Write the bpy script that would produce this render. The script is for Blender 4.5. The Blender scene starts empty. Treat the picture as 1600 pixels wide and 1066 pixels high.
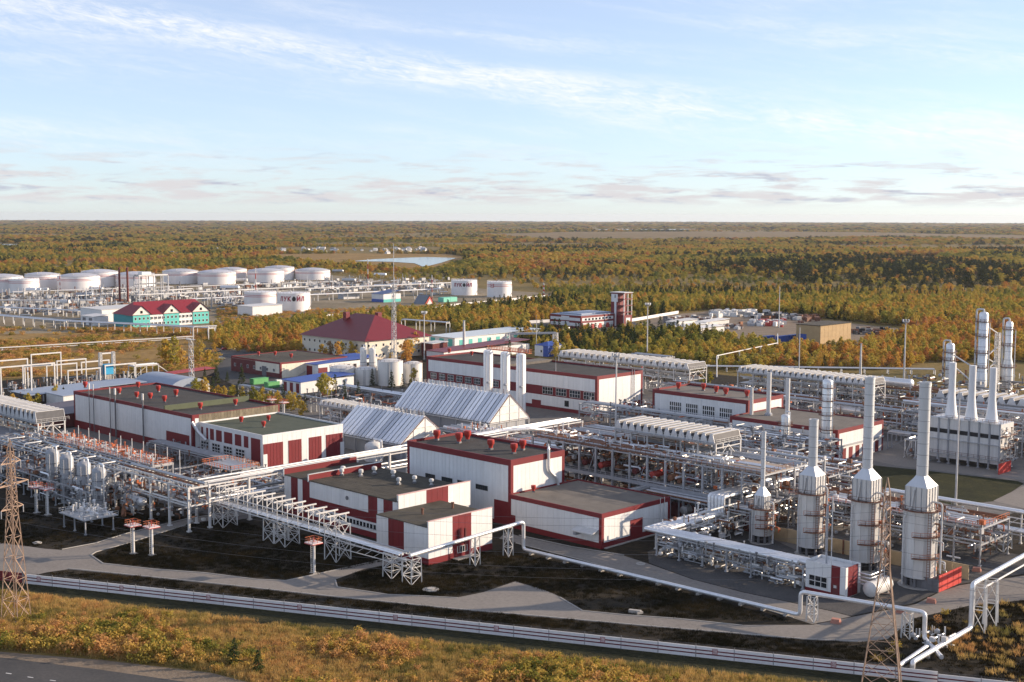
import bpy, math, random
from mathutils import Vector, Matrix, noise
R = math.radians
rng = random.Random(7)
S = bpy.context.scene
COL = S.collection

# ------------------------------------------------------------------ camera
CAM_A = R(45.6); CAM_F = 2000.0; CAM_H = 85.0; CAM_ROLL = R(0.17)
CAM_P = math.atan((533 - 336) / CAM_F)
cam_r = Vector((math.sin(CAM_A), math.cos(CAM_A), 0)); cam_h = Vector((-math.cos(CAM_A), math.sin(CAM_A), 0)); UP = Vector((0, 0, 1))
cam_f = cam_h * math.cos(CAM_P) - UP * math.sin(CAM_P); cam_u0 = cam_h * math.sin(CAM_P) + UP * math.cos(CAM_P)
cam_x = cam_r * math.cos(CAM_ROLL) + cam_u0 * math.sin(CAM_ROLL); cam_u = cam_u0 * math.cos(CAM_ROLL) - cam_r * math.sin(CAM_ROLL)
cd = bpy.data.cameras.new('camera'); cam = bpy.data.objects.new('camera', cd); COL.objects.link(cam); S.camera = cam
cd.sensor_width = 36; cd.lens = 36 * CAM_F / 1600; cd.clip_start = 1; cd.clip_end = 80000
m = Matrix.Identity(4)
for i in range(3):
    m[i][0] = cam_x[i]; m[i][1] = cam_u[i]; m[i][2] = -cam_f[i]
m[2][3] = CAM_H; cam.matrix_world = m
S.render.resolution_x = 1024; S.render.resolution_y = 682

# ------------------------------------------------------------------ sun and sky
SUN_AZ = cam_r * 0.98 + cam_h * 0.2; SUN_EL = R(15.5)
sun_dir = (SUN_AZ.normalized() * math.cos(SUN_EL) + UP * math.sin(SUN_EL)).normalized()
sd = bpy.data.lights.new('sun', 'SUN'); sd.energy = 4.2; sd.angle = R(0.55); sd.color = (1, 0.80, 0.60)
so = bpy.data.objects.new('sun', sd); COL.objects.link(so); so.rotation_euler = (-sun_dir).to_track_quat('-Z', 'Y').to_euler(); so.location = (0, 0, 400)
W = bpy.data.worlds.new('World'); S.world = W; W.use_nodes = True
wn = W.node_tree.nodes; wl = W.node_tree.links; wn.clear()
def N(t, **k):
    n = wn.new(t)
    for a, b in k.items(): setattr(n, a, b)
    return n
def MA(op, a, b=None, c=None, clamp=False):
    n = N('ShaderNodeMath', operation=op, use_clamp=clamp)
    for i, v in enumerate((a, b, c)):
        if v is None: continue
        if isinstance(v, (int, float)): n.inputs[i].default_value = v
        else: wl.new(v, n.inputs[i])
    return n.outputs[0]
sky = N('ShaderNodeTexSky', sky_type='NISHITA', sun_disc=False, sun_elevation=SUN_EL, sun_rotation=math.atan2(sun_dir.x, sun_dir.y),
        altitude=100, air_density=0.75, dust_density=0.3, ozone_density=3.5)
# thin cirrus and small low clouds, laid out by compass direction and height
tc = N('ShaderNodeTexCoord'); sx = N('ShaderNodeSeparateXYZ'); wl.new(tc.outputs['Generated'], sx.inputs[0])
a0 = math.atan2(cam_h.y, cam_h.x)
az = MA('ARCTAN2', sx.outputs[1], sx.outputs[0]); el = MA('ARCSINE', sx.outputs[2])
rel = MA('SUBTRACT', a0, az)                      # to the right of north-west looking direction
rel = MA('WRAP', rel, math.pi, -math.pi)
def noise_at(xo, yo, sc, det, rough=0.6, dist=0.0):
    cx = N('ShaderNodeCombineXYZ'); wl.new(xo, cx.inputs[0]); wl.new(yo, cx.inputs[1])
    t = N('ShaderNodeTexNoise'); t.inputs['Scale'].default_value = sc; t.inputs['Detail'].default_value = det
    t.inputs['Roughness'].default_value = rough; t.inputs['Distortion'].default_value = dist
    wl.new(cx.outputs[0], t.inputs['Vector']); return t.outputs['Fac']
def ramp(v, lo, hi):
    n = N('ShaderNodeMapRange', clamp=True); n.interpolation_type = 'SMOOTHSTEP'
    wl.new(v, n.inputs[0]); n.inputs[1].default_value = lo; n.inputs[2].default_value = hi; return n.outputs[0]
deg = MA('MULTIPLY', el, 180 / math.pi); rdeg = MA('MULTIPLY', rel, 180 / math.pi)
# cirrus: long streaks that slope down to the right
slope = MA('MULTIPLY_ADD', rdeg, 0.1216, deg)
n1 = noise_at(MA('MULTIPLY', rdeg, 0.16), MA('MULTIPLY', slope, 1.25), 1.0, 9, 0.68, 0.5)
n2 = noise_at(MA('MULTIPLY', rdeg, 0.045), MA('MULTIPLY', slope, 0.62), 1.0, 3, 0.5)
n3 = noise_at(MA('MULTIPLY_ADD', rdeg, 0.9, MA('MULTIPLY', deg, 0.6)), MA('MULTIPLY', slope, 3.4), 1.0, 8, 0.7, 1.2)
n4 = noise_at(MA('MULTIPLY_ADD', rdeg, 0.11, 5.0), MA('MULTIPLY_ADD', slope, 0.2, 3.0), 1.0, 4, 0.55)
band = MA('SUBTRACT', 1.0, ramp(MA('ABSOLUTE', MA('SUBTRACT', slope, MA('MULTIPLY_ADD', n4, 2.0, 4.75))), 0.0, 1.25))
cir = MA('MULTIPLY', ramp(MA('MULTIPLY_ADD', n3, 0.35, MA('MULTIPLY', n1, 0.75)), 0.42, 0.78), ramp(n2, 0.36, 0.68))
cir = MA('ADD', MA('MULTIPLY', cir, 0.6), MA('MULTIPLY', MA('MULTIPLY', band, ramp(MA('MULTIPLY_ADD', n3, 0.5, MA('MULTIPLY', n1, 0.55)), 0.36, 0.74)), 1.0), clamp=True)
cir = MA('MULTIPLY', cir, ramp(deg, 1.0, 3.2))
# small flat low clouds
n5 = noise_at(MA('MULTIPLY', rdeg, 0.30), MA('MULTIPLY', deg, 2.6), 1.0, 7, 0.62, 0.3)
low = MA('MULTIPLY', ramp(MA('MULTIPLY_ADD', MA('SUBTRACT', 1.0, ramp(deg, 0.5, 1.9)), 0.10, n5), 0.47, 0.66), MA('MULTIPLY', ramp(deg, 0.25, 0.8), MA('SUBTRACT', 1.0, ramp(deg, 1.5, 3.4))))
n6 = noise_at(MA('MULTIPLY', rdeg, 0.5), MA('MULTIPLY_ADD', deg, 3.0, 0.35), 1.0, 7, 0.62, 0.3)
lowlit = MA('SUBTRACT', 1.0, ramp(n6, 0.5, 0.66))
def mixc(f, c1, c2, ff=None):
    n = N('ShaderNodeMix', data_type='RGBA')
    if isinstance(f, float): n.inputs[0].default_value = f
    else: wl.new(f, n.inputs[0])
    for s_, c in ((6, c1), (7, c2)):
        if isinstance(c, tuple): n.inputs[s_].default_value = c
        else: wl.new(c, n.inputs[s_])
    return n.outputs[2]
SKY_WHITE = (4.1, 4.1, 4.15, 1)
hsv = N('ShaderNodeHueSaturation'); hsv.inputs['Saturation'].default_value = 0.85; hsv.inputs['Value'].default_value = 0.9; wl.new(sky.outputs[0], hsv.inputs['Color'])
veiled = mixc(0.36, hsv.outputs[0], (2.85, 2.9, 3.4, 1))      # thin even veil of high cloud over the whole sky
lit = mixc(MA('MULTIPLY', cir, 0.85), veiled, SKY_WHITE)
lowcol = mixc(MA('MULTIPLY', lowlit, 0.75), (2.0, 2.05, 2.5, 1), (3.2, 3.0, 2.95, 1))
fin = mixc(MA('MULTIPLY', low, 0.9), lit, lowcol)
bg = N('ShaderNodeBackground'); bg.inputs[1].default_value = 0.14; wl.new(fin, bg.inputs[0])
wo = N('ShaderNodeOutputWorld'); wl.new(bg.outputs[0], wo.inputs[0])
S.render.engine = 'CYCLES'
V = S.view_settings; V.view_transform = 'Standard'; V.look = 'None'; V.exposure = 0.9; V.gamma = 1.0; V.use_curve_mapping = False

# ------------------------------------------------------------------ helpers
REARTH = 7.4e6
def P(px, py, z=0.0):
    """photo pixel (1600 px wide) -> world point at height z"""
    d = cam_f * CAM_F + cam_x * (px - 800) - cam_u * (py - 533)
    t = (z - CAM_H) / d.z
    return Vector((d.x * t, d.y * t, z))
def Q(p):
    v = Vector(p) - Vector((0, 0, CAM_H)); k = v.dot(cam_f)
    if k < 1: return (-9999, 9999)
    return (800 + CAM_F * v.dot(cam_x) / k, 533 - CAM_F * v.dot(cam_u) / k)
def gz(x, y): return -(x * x + y * y) / (2 * REARTH)

MATS = {}
def mat(name, col, rough=0.7, metal=0.0, var=0.12, scale=0.6, rnd=0.05, bump=0.0, bscale=4.0, col2=None, streak=0.0, spec=0.35):
    if name in MATS: return MATS[name]
    m = bpy.data.materials.new(name); m.use_nodes = True; nt = m.node_tree; b = nt.nodes['Principled BSDF']
    b.inputs['Roughness'].default_value = rough; b.inputs['Metallic'].default_value = metal
    b.inputs['Specular IOR Level'].default_value = spec
    tcn = nt.nodes.new('ShaderNodeTexCoord'); gm = nt.nodes.new('ShaderNodeNewGeometry')
    t = nt.nodes.new('ShaderNodeTexNoise'); t.inputs['Scale'].default_value = scale; t.inputs['Detail'].default_value = 7; t.inputs['Roughness'].default_value = 0.62
    nt.links.new(gm.outputs['Position'], t.inputs['Vector'])
    fac = t.outputs['Fac']
    if streak > 0:   # rain streaks: noise stretched along z
        mp = nt.nodes.new('ShaderNodeMapping'); mp.inputs['Scale'].default_value = (1.6, 1.6, 0.07)
        nt.links.new(gm.outputs['Position'], mp.inputs[0])
        t2 = nt.nodes.new('ShaderNodeTexNoise'); t2.inputs['Scale'].default_value = 1.0; t2.inputs['Detail'].default_value = 5
        nt.links.new(mp.outputs[0], t2.inputs['Vector'])
        mx = nt.nodes.new('ShaderNodeMix'); mx.inputs[0].default_value = streak
        nt.links.new(fac, mx.inputs[2]); nt.links.new(t2.outputs['Fac'], mx.inputs[3]); fac = mx.outputs[0]
    oi = nt.nodes.new('ShaderNodeObjectInfo')
    r1 = nt.nodes.new('ShaderNodeMapRange'); nt.links.new(fac, r1.inputs[0]); r1.inputs[1].default_value = 0.25; r1.inputs[2].default_value = 0.75
    mixn = nt.nodes.new('ShaderNodeMix'); mixn.data_type = 'RGBA'
    c2 = col2 if col2 else tuple(min(1, c * (1 + var)) for c in col); c1 = tuple(c * (1 - var) for c in col) if not col2 else col
    mixn.inputs[6].default_value = (*c1, 1); mixn.inputs[7].default_value = (*c2, 1); nt.links.new(r1.outputs[0], mixn.inputs[0])
    hs = nt.nodes.new('ShaderNodeHueSaturation'); nt.links.new(mixn.outputs[2], hs.inputs['Color'])
    r2 = nt.nodes.new('ShaderNodeMapRange'); nt.links.new(oi.outputs['Random'], r2.inputs[0]); r2.inputs[3].default_value = 1 - rnd; r2.inputs[4].default_value = 1 + rnd
    nt.links.new(r2.outputs[0], hs.inputs['Value']); nt.links.new(hs.outputs[0], b.inputs['Base Color'])
    if bump > 0:
        t3 = nt.nodes.new('ShaderNodeTexNoise'); t3.inputs['Scale'].default_value = bscale; t3.inputs['Detail'].default_value = 5
        nt.links.new(gm.outputs['Position'], t3.inputs['Vector'])
        bp = nt.nodes.new('ShaderNodeBump'); bp.inputs['Strength'].default_value = bump; bp.inputs['Distance'].default_value = 0.3
        nt.links.new(t3.outputs['Fac'], bp.inputs['Height']); nt.links.new(bp.outputs[0], b.inputs['Normal'])
    MATS[name] = m; return m
WHITE = mat('white_panel', (.69, .69, .68), .55, var=.12, rnd=.03, streak=.6)
CREAM = mat('cream_wall', (.70, .64, .52), .8, var=.08)
RED = mat('dark_red_panel', (.165, .013, .018), .5, var=.10, rnd=.06, streak=.4)
VRED = mat('vent_red', (.40, .045, .035), .5, var=.15)
ROOFD = mat('roof_felt_dark', (.030, .029, .028), .95, col2=(.062, .058, .052), scale=.22, bump=.25)
ROOFB = mat('roof_felt_brown', (.038, .034, .026), .95, col2=(.085, .075, .056), scale=.3, bump=.3)
ROOFG = mat('roof_felt_green', (.048, .060, .042), .95, col2=(.080, .092, .064), scale=.2, bump=.2)
ROOFC = mat('roof_concrete', (.115, .103, .09), .95, col2=(.19, .17, .145), scale=.25, bump=.15)
STEEL = mat('grey_steel', (.36, .37, .39), .5, .25, var=.15, rnd=.10)
DSTEEL = mat('dark_steel', (.17, .17, .18), .6, .2, var=.2, rnd=.12)
WSTEEL = mat('white_steel', (.58, .57, .55), .5, .0, var=.16, rnd=.06)
SILVER = mat('aluminium_cladding', (.74, .745, .75), .34, .5, var=.10, rnd=.08, scale=1.2, bump=.06, bscale=2)
STACK = mat('stack_paint', (.62, .64, .66), .42, .45, var=.06, streak=.5)
GALV = mat('galvanised', (.40, .41, .42), .45, .55, var=.22, rnd=.15, scale=1.5)
RUST = mat('rusty_steel', (.22, .10, .055), .8, .1, var=.35, rnd=.2, scale=2)
BROWN = mat('brown_rail', (.17, .075, .045), .7, var=.25)
ORANGE = mat('orange_rail', (.46, .125, .045), .6, var=.2)
CONC = mat('concrete', (.36, .34, .31), .9, var=.18, bump=.1)
GLASS = mat('window_glass', (.02, .025, .03), .08, var=.2, rnd=.3, spec=.6)
BLACK = mat('black_paint', (.018, .018, .02), .6)
BLUE = mat('blue_roof', (.035, .085, .33), .5, var=.15)
TEAL = mat('teal_wall', (.10, .46, .42), .7, var=.1)
RROOF = mat('red_metal_roof', (.155, .016, .022), .45, var=.12, scale=.4)
BRICK = mat('red_brick_wall', (.13, .03, .03), .8, var=.2)
TAN = mat('tan_brick', (.36, .25, .13), .85, col2=(.44, .32, .17), scale=.5)
GREENP = mat('green_paint', (.10, .34, .12), .6, var=.15)
LBLUE = mat('light_blue_roof', (.27, .32, .40), .5, var=.08)
CYAN = mat('bright_blue_box', (.03, .30, .52), .5)
PRED = mat('pylon_primer', (.36, .25, .18), .6, .1, var=.25, rnd=.12, scale=1.5)

class MB:
    """collects boxes, beams, tubes in world metres; build() makes ONE mesh object"""
    def __init__(s): s.v = []; s.f = []
    def add(s, vs, fs):
        o = len(s.v); s.v += [tuple(v) for v in vs]; s.f += [tuple(i + o for i in f) for f in fs]; return s
    def box(s, x0, x1, y0, y1, z0, z1):
        return s.add([(x0,y0,z0),(x1,y0,z0),(x1,y1,z0),(x0,y1,z0),(x0,y0,z1),(x1,y0,z1),(x1,y1,z1),(x0,y1,z1)],
                     [(0,3,2,1),(4,5,6,7),(0,1,5,4),(1,2,6,5),(2,3,7,6),(3,0,4,7)])
    def obox(s, c, ang, lx, ly, z0, z1):
        ca, sa = math.cos(ang), math.sin(ang); vs = []
        for z in (z0, z1):
            for a, b in ((-1,-1),(1,-1),(1,1),(-1,1)):
                x, y = a*lx/2, b*ly/2; vs.append((c[0]+x*ca-y*sa, c[1]+x*sa+y*ca, z))
        return s.add(vs, [(0,3,2,1),(4,5,6,7),(0,1,5,4),(1,2,6,5),(2,3,7,6),(3,0,4,7)])
    def beam(s, p, q, w, h=None):
        h = h or w; p = Vector(p); q = Vector(q); d = (q - p)
        if d.length < 1e-6: return s
        d.normalize(); a = d.cross(UP)
        if a.length < 1e-3: a = Vector((1, 0, 0))
        a.normalize(); b = a.cross(d); vs = []
        for e in (p, q):
            for i, j in ((-1,-1),(1,-1),(1,1),(-1,1)): vs.append(e + a*(i*w/2) + b*(j*h/2))
        return s.add(vs, [(0,1,2,3),(7,6,5,4),(0,4,5,1),(1,5,6,2),(2,6,7,3),(3,7,4,0)])
    def tube(s, pts, r, n=8, r2=None):
        pts = [Vector(p) for p in pts]; k = len(pts); vs = []; a = None
        for i, p in enumerate(pts):
            d = (pts[min(i+1, k-1)] - pts[max(i-1, 0)]).normalized()
            if a is None:
                a = d.cross(UP)
                if a.length < 1e-3: a = Vector((1, 0, 0))
            a = (a - d*a.dot(d)).normalized(); b = d.cross(a)
            rr = r if r2 is None else r + (r2-r)*i/(k-1)
            for j in range(n):
                t = 2*math.pi*j/n; vs.append(p + a*math.cos(t)*rr + b*math.sin(t)*rr)
        fs = []
        for i in range(k-1):
            for j in range(n):
                fs.append((i*n+j, i*n+(j+1)%n, (i+1)*n+(j+1)%n, (i+1)*n+j))
        fs += [tuple(range(n))[::-1], tuple((k-1)*n+j for j in range(n))]
        return s.add(vs, fs)
    def lathe(s, c, prof, n=16, rot=0.0):
        """prof = [(r, z)...] from the bottom up, about a vertical axis at c"""
        vs = []; fs = []; k = len(prof)
        for r, z in prof:
            for j in range(n):
                t = rot + 2*math.pi*j/n; vs.append((c[0]+r*math.cos(t), c[1]+r*math.sin(t), (c[2] if len(c) > 2 else 0)+z))
        for i in range(k-1):
            for j in range(n): fs.append((i*n+j, i*n+(j+1)%n, (i+1)*n+(j+1)%n, (i+1)*n+j))
        fs += [tuple(range(n))[::-1], tuple((k-1)*n+j for j in range(n))]
        return s.add(vs, fs)
    def hcyl(s, p, q, r, n=14, cap=0.35):
        """horizontal vessel with dished ends"""
        p = Vector(p); q = Vector(q); d = (q-p).normalized(); pts = []; a = d.cross(UP).normalized(); b = d.cross(a); vs = []; fs = []
        prof = [(-cap*r*1.0, .35), (-cap*r*.6, .75), (0, 1)]; L = (q-p).length
        ring = [(o, k) for o, k in prof] + [(L-o, k) for o, k in prof[::-1]]
        for o, k in ring:
            for j in range(n):
                t = 2*math.pi*j/n; vs.append(p + d*o + (a*math.cos(t)+b*math.sin(t))*r*k)
        for i in range(len(ring)-1):
            for j in range(n): fs.append((i*n+j, i*n+(j+1)%n, (i+1)*n+(j+1)%n, (i+1)*n+j))
        fs += [tuple(range(n))[::-1], tuple((len(ring)-1)*n+j for j in range(n))]
        return s.add(vs, fs)
    def prism(s, poly, z0, z1):
        n = len(poly)
        return s.add([(x, y, z0) for x, y in poly]+[(x, y, z1) for x, y in poly],
                     [tuple(range(n))[::-1], tuple(range(n, 2*n))]+[(i, (i+1)%n, n+(i+1)%n, n+i) for i in range(n)])
    def mesh(s, name, mt, off=(0,0,0), smooth=False):
        me = bpy.data.meshes.new(name)
        me.from_pydata([(v[0]-off[0], v[1]-off[1], v[2]-off[2]) for v in s.v], [], s.f); me.materials.append(mt)
        if smooth:
            me.polygons.foreach_set('use_smooth', [True]*len(me.polygons))
            me.set_sharp_from_angle(angle=R(40))
        me.update(); return me
    def build(s, name, mt, parent=None, smooth=False, kind=None, label=None):
        off = ORG.get(parent.name, (0,0,0)) if parent else (0,0,0)
        o = bpy.data.objects.new(name, s.mesh(name, mt, off, smooth)); COL.objects.link(o)
        if parent: o.parent = parent; ORG[o.name] = off
        if kind: o['kind'] = kind
        if label: o['label'] = label
        return o
ORG = {}
def thing(name, label, cat, loc=(0,0,0), group=None):
    o = bpy.data.objects.new(name, None); COL.objects.link(o); o.location = loc; o.empty_display_size = .5
    o['label'] = label; o['category'] = cat; ORG[o.name] = tuple(loc)
    if group: o['group'] = group
    return o
def top(name, mb, mt, label, cat, loc=(0,0,0), group=None, smooth=False):
    """a thing that is one mesh"""
    o = bpy.data.objects.new(name, mb.mesh(name, mt, loc, smooth)); COL.objects.link(o); o.location = loc
    o['label'] = label; o['category'] = cat
    if group: o['group'] = group
    return o
def struct(name, mb, mt, kind='structure'):
    o = mb.build(name, mt); o['kind'] = kind; return o
def inst(me, name, parent, loc=(0,0,0), rz=0.0, scale=None):
    """a child that shares mesh data; loc in the world"""
    off = ORG.get(parent.name, (0,0,0)) if parent else (0,0,0)
    o = bpy.data.objects.new(name, me); COL.objects.link(o); o.parent = parent
    o.location = (loc[0]-off[0], loc[1]-off[1], loc[2]-off[2]); o.rotation_euler = (0, 0, rz)
    if scale: o.scale = scale
    ORG[o.name] = off
    return o
def copy_tree(o, parent=None, loc=None, rz=None, sc=None, label=None, group=None):
    c = o.copy(); COL.objects.link(c); c.parent = parent
    if loc is not None: c.location = loc
    if rz is not None: c.rotation_euler = (0, 0, rz)
    if sc is not None: c.scale = sc if hasattr(sc, '__len__') else (sc, sc, sc)
    if label: c['label'] = label
    if group: c['group'] = group
    for ch in list(o.children): copy_tree(ch, c)
    return c
def rail(mb, pts, h=1.1, w=.06, step=2.2):
    """handrail with posts, top rail and middle rail along a polyline"""
    for a, b in zip(pts, pts[1:]):
        a = Vector(a); b = Vector(b); L = (b-a).length; n = max(1, round(L/step))
        for i in range(n+1):
            p = a.lerp(b, i/n); mb.beam(p, p+UP*h, w)
        mb.beam(a+UP*h, b+UP*h, w); mb.beam(a+UP*h*.5, b+UP*h*.5, w*.8)
def ladder(mb, p, h, w=.5, ang=0.0, t=.05, step=.6):
    p = Vector(p); d = Vector((math.cos(ang), math.sin(ang), 0))*w/2
    mb.beam(p-d, p-d+UP*h, t); mb.beam(p+d, p+d+UP*h, t); z = step
    while z < h: mb.beam(p-d+UP*z, p+d+UP*z, t*.8); z += step
def elbow(pts, r=.8, k=3):
    """rounds the corners of a polyline"""
    out = [Vector(pts[0])]
    for i in range(1, len(pts)-1):
        a, b, c = Vector(pts[i-1]), Vector(pts[i]), Vector(pts[i+1]); u = (a-b); v = (c-b)
        rr = min(r, u.length*.45, v.length*.45); p0 = b+u.normalized()*rr; p2 = b+v.normalized()*rr
        for j in range(k+1):
            t = j/k; out.append(p0.lerp(b, t).lerp(b.lerp(p2, t), t))
    out.append(Vector(pts[-1])); return out

# ------------------------------------------------------------------ ground, roads, water
def groundmat(name, stops, sc1, sc2, rough=.95, bump=.5, bsc=1.2, mixf=.5):
    m = bpy.data.materials.new(name); m.use_nodes = True; nt = m.node_tree; b = nt.nodes['Principled BSDF']; b.inputs['Roughness'].default_value = rough
    b.inputs['Specular IOR Level'].default_value = .15
    g = nt.nodes.new('ShaderNodeNewGeometry'); ts = []
    for s_, d_ in ((sc1, 6), (sc2, 8)):
        t = nt.nodes.new('ShaderNodeTexNoise'); t.inputs['Scale'].default_value = s_; t.inputs['Detail'].default_value = d_; t.inputs['Roughness'].default_value = .65
        nt.links.new(g.outputs['Position'], t.inputs['Vector']); ts.append(t)
    mx = nt.nodes.new('ShaderNodeMix'); mx.inputs[0].default_value = mixf
    nt.links.new(ts[0].outputs['Fac'], mx.inputs[2]); nt.links.new(ts[1].outputs['Fac'], mx.inputs[3])
    cr = nt.nodes.new('ShaderNodeValToRGB'); e = cr.color_ramp.elements
    e[0].position = stops[0][0]; e[0].color = (*stops[0][1], 1); e[1].position = stops[-1][0]; e[1].color = (*stops[-1][1], 1)
    for p_, c_ in stops[1:-1]:
        k = e.new(p_); k.color = (*c_, 1)
    nt.links.new(mx.outputs[0], cr.inputs[0]); nt.links.new(cr.outputs[0], b.inputs['Base Color'])
    if bump:
        t = nt.nodes.new('ShaderNodeTexNoise'); t.inputs['Scale'].default_value = bsc; t.inputs['Detail'].default_value = 8; t.inputs['Roughness'].default_value = .7
        nt.links.new(g.outputs['Position'], t.inputs['Vector'])
        bp = nt.nodes.new('ShaderNodeBump'); bp.inputs['Strength'].default_value = bump; bp.inputs['Distance'].default_value = .5
        nt.links.new(t.outputs['Fac'], bp.inputs['Height']); nt.links.new(bp.outputs[0], b.inputs['Normal'])
    return m
G_OUT = groundmat('meadow_and_marsh', [(.30, (.06, .06, .02)), (.44, (.12, .095, .03)), (.55, (.20, .14, .045)), (.68, (.26, .19, .07))], .012, .25, bump=.6)
G_SOIL = groundmat('plant_soil', [(.32, (.008, .008, .0065)), (.44, (.015, .013, .010)), (.56, (.036, .028, .017)), (.70, (.085, .060, .034))], .035, .5, bump=.5, bsc=2.0)
G_LAWN = groundmat('lawn', [(.32, (.012, .014, .006)), (.5, (.026, .029, .010)), (.7, (.065, .058, .02))], .12, 1.0, bump=.5, bsc=3)
G_ROAD = groundmat('concrete_road', [(.30, (.15, .135, .12)), (.5, (.22, .20, .178)), (.72, (.28, .255, .225))], .035, 1.1, rough=.85, bump=.08, mixf=.55)
G_YARD = groundmat('concrete_yard', [(.30, (.10, .098, .095)), (.5, (.16, .15, .14)), (.72, (.23, .21, .19))], .05, .7, rough=.9, bump=.15)
G_GRAV = groundmat('dark_gravel', [(.30, (.055, .055, .056)), (.5, (.085, .083, .082)), (.72, (.14, .13, .12))], .15, 2.5, bump=.5, bsc=5)
G_ASPH = groundmat('asphalt', [(.30, (.05, .05, .052)), (.5, (.075, .073, .07)), (.72, (.11, .10, .095))], .08, 1.5, rough=.85, bump=.1)
G_DIRT = groundmat('sandy_verge', [(.30, (.12, .095, .07)), (.5, (.21, .165, .12)), (.72, (.28, .22, .155))], .1, .9, bump=.4)
G_TANK = groundmat('tank_farm_ground', [(.30, (.10, .085, .05)), (.5, (.21, .17, .11)), (.72, (.33, .29, .23))], .02, .2, bump=.2)
G_MEAD = groundmat('golden_meadow', [(.30, (.085, .070, .022)), (.45, (.20, .125, .04)), (.58, (.30, .19, .065)), (.74, (.36, .25, .10))], .02, .25, bump=.5, bsc=.8)
G_VERG_SHADE = groundmat('shadow_dark_grass', [(.32, (.014, .016, .008)), (.5, (.030, .030, .013)), (.72, (.07, .06, .022))], .1, .8, bump=.6)  # dark green grass, its colour deepened to carry the fence shadow
WATER = mat('water', (.02, .035, .05), .12, var=.1, bump=.05, bscale=.5, spec=.5)

gb = MB(); rings = [0] + [60*1.155**i for i in range(43)]; NS = 160
for r_ in rings:
    for j in range(NS):
        t = 2*math.pi*j/NS; x, y = r_*math.cos(t), r_*math.sin(t); gb.v.append((x, y, gz(x, y)-.02))
for i in range(len(rings)-1):
    for j in range(NS): gb.f.append((i*NS+j, (i+1)*NS+j, (i+1)*NS+(j+1)%NS, i*NS+(j+1)%NS))
struct('ground', gb, G_OUT)

def sheet(name, poly, z, m_, world=False):
    b = MB(); pts = [(p[0], p[1]) for p in poly] if world else [tuple(P(*p)[:2]) for p in poly]
    ar = sum(pts[i][0]*pts[(i+1) % len(pts)][1]-pts[(i+1) % len(pts)][0]*pts[i][1] for i in range(len(pts)))
    if ar < 0: pts = pts[::-1]
    b.v = [(x, y, z) for x, y in pts]; b.f = [tuple(range(len(pts)))]
    return struct(name, b, m_)
FA = Vector((-281.9, 127.7, 0)); FB = Vector((-105.0, 215.5, 0)); FD = (FB-FA).normalized(); FN = Vector((FD.y, -FD.x, 0))
FW = FA - FD*150; FE = FB + FD*200
sheet('plant_soil_ground', [FW, FE, (80, 600), (-470, 560), (-640, 480), (-640, 130)], .03, G_SOIL, True)
sheet('painted_shadow_verge', [FW+FN*.3, FW+FN*9, FE+FN*9, FE+FN*.3], .04, G_VERG_SHADE, True)  # grass strip with the fence's cast shadow painted into its colour
sheet('meadow', [(-400, 512), (330, 512), (352, 560), (330, 590), (240, 582), (0, 592), (-400, 605)], .05, G_MEAD)
sheet('process_yard', [(-480, 180), (-300, 196), (-300, 225), (-205, 290), (-190, 330), (-150, 345), (-150, 520), (-470, 520)], .05, G_YARD, True)
sheet('car_park', [(318, 545), (350, 541), (460, 560), (640, 575), (660, 605), (420, 628), (330, 585)], .08, G_ASPH)
sheet('road', [(-60, 846), (0, 848), (70, 858), (97, 860), (150, 850), (198, 835), (292, 812), (400, 796), (470, 778), (478, 784), (400, 802), (290, 820),
               (204, 847), (150, 862), (142, 868), (161, 880), (241, 889), (322, 895), (400, 905), (447, 907), (530, 889), (608, 872), (640, 866), (660, 872), (568, 890), (524, 906),
               (527, 917), (608, 929), (662, 931), (715, 934), (755, 926), (805, 909), (850, 922), (875, 933), (910, 954), (980, 961), (1055, 966), (1160, 977), (1269, 977), (1330, 965),
               (1430, 945), (1470, 925), (1500, 915), (1600, 900), (1800, 878), (1800, 905), (1600, 938), (1514, 947), (1427, 967), (1387, 999), (1341, 1004), (1255, 1000),
               (1160, 992), (1028, 981), (894, 969), (760, 957), (702, 952), (595, 941), (487, 930), (380, 918), (295, 909), (188, 898), (107, 890), (72, 895), (30, 905), (0, 900), (-60, 890)], .07, G_ROAD)
sheet('inner_road', [(790, 832), (811, 838), (894, 856), (975, 869), (1015, 882), (1082, 906), (1160, 926), (1226, 940), (1300, 956), (1330, 964), (1269, 976), (1160, 941), (1055, 914), (975, 893), (894, 871), (806, 848), (780, 842)], .074, G_ROAD)
sheet('gravel_pad', [(1012, 862), (1060, 846), (1110, 800), (1260, 790), (1480, 850), (1600, 868), (1600, 897), (1500, 913), (1470, 923), (1428, 943), (1330, 963), (1300, 955), (1226, 939), (1160, 925), (1082, 905), (1014, 880)], .066, G_GRAV)
sheet('concrete_apron', [(1110, 799), (1150, 790), (1290, 772), (1420, 800), (1330, 850), (1262, 868)], .078, G_YARD)
sheet('lawn', [(1350, 726), (1440, 735), (1500, 742), (1590, 752), (1600, 756), (1560, 783), (1490, 790), (1400, 770), (1330, 750)], .07, G_LAWN)
sheet('service_road', [(1340, 715), (1400, 728), (1500, 740), (1600, 751), (1700, 762), (1700, 740), (1600, 735), (1500, 728), (1440, 722), (1400, 690), (1350, 690), (1320, 700)], .082, G_ROAD)
sheet('side_road', [(1552, 783), (1610, 755), (1700, 770), (1640, 800), (1600, 795)], .086, G_ROAD)
sheet('highway', [(-500, 1000), (-100, 1018), (0, 1028), (150, 1046), (330, 1072), (500, 1120), (300, 1300), (-800, 1200)], .075, G_ASPH)
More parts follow.
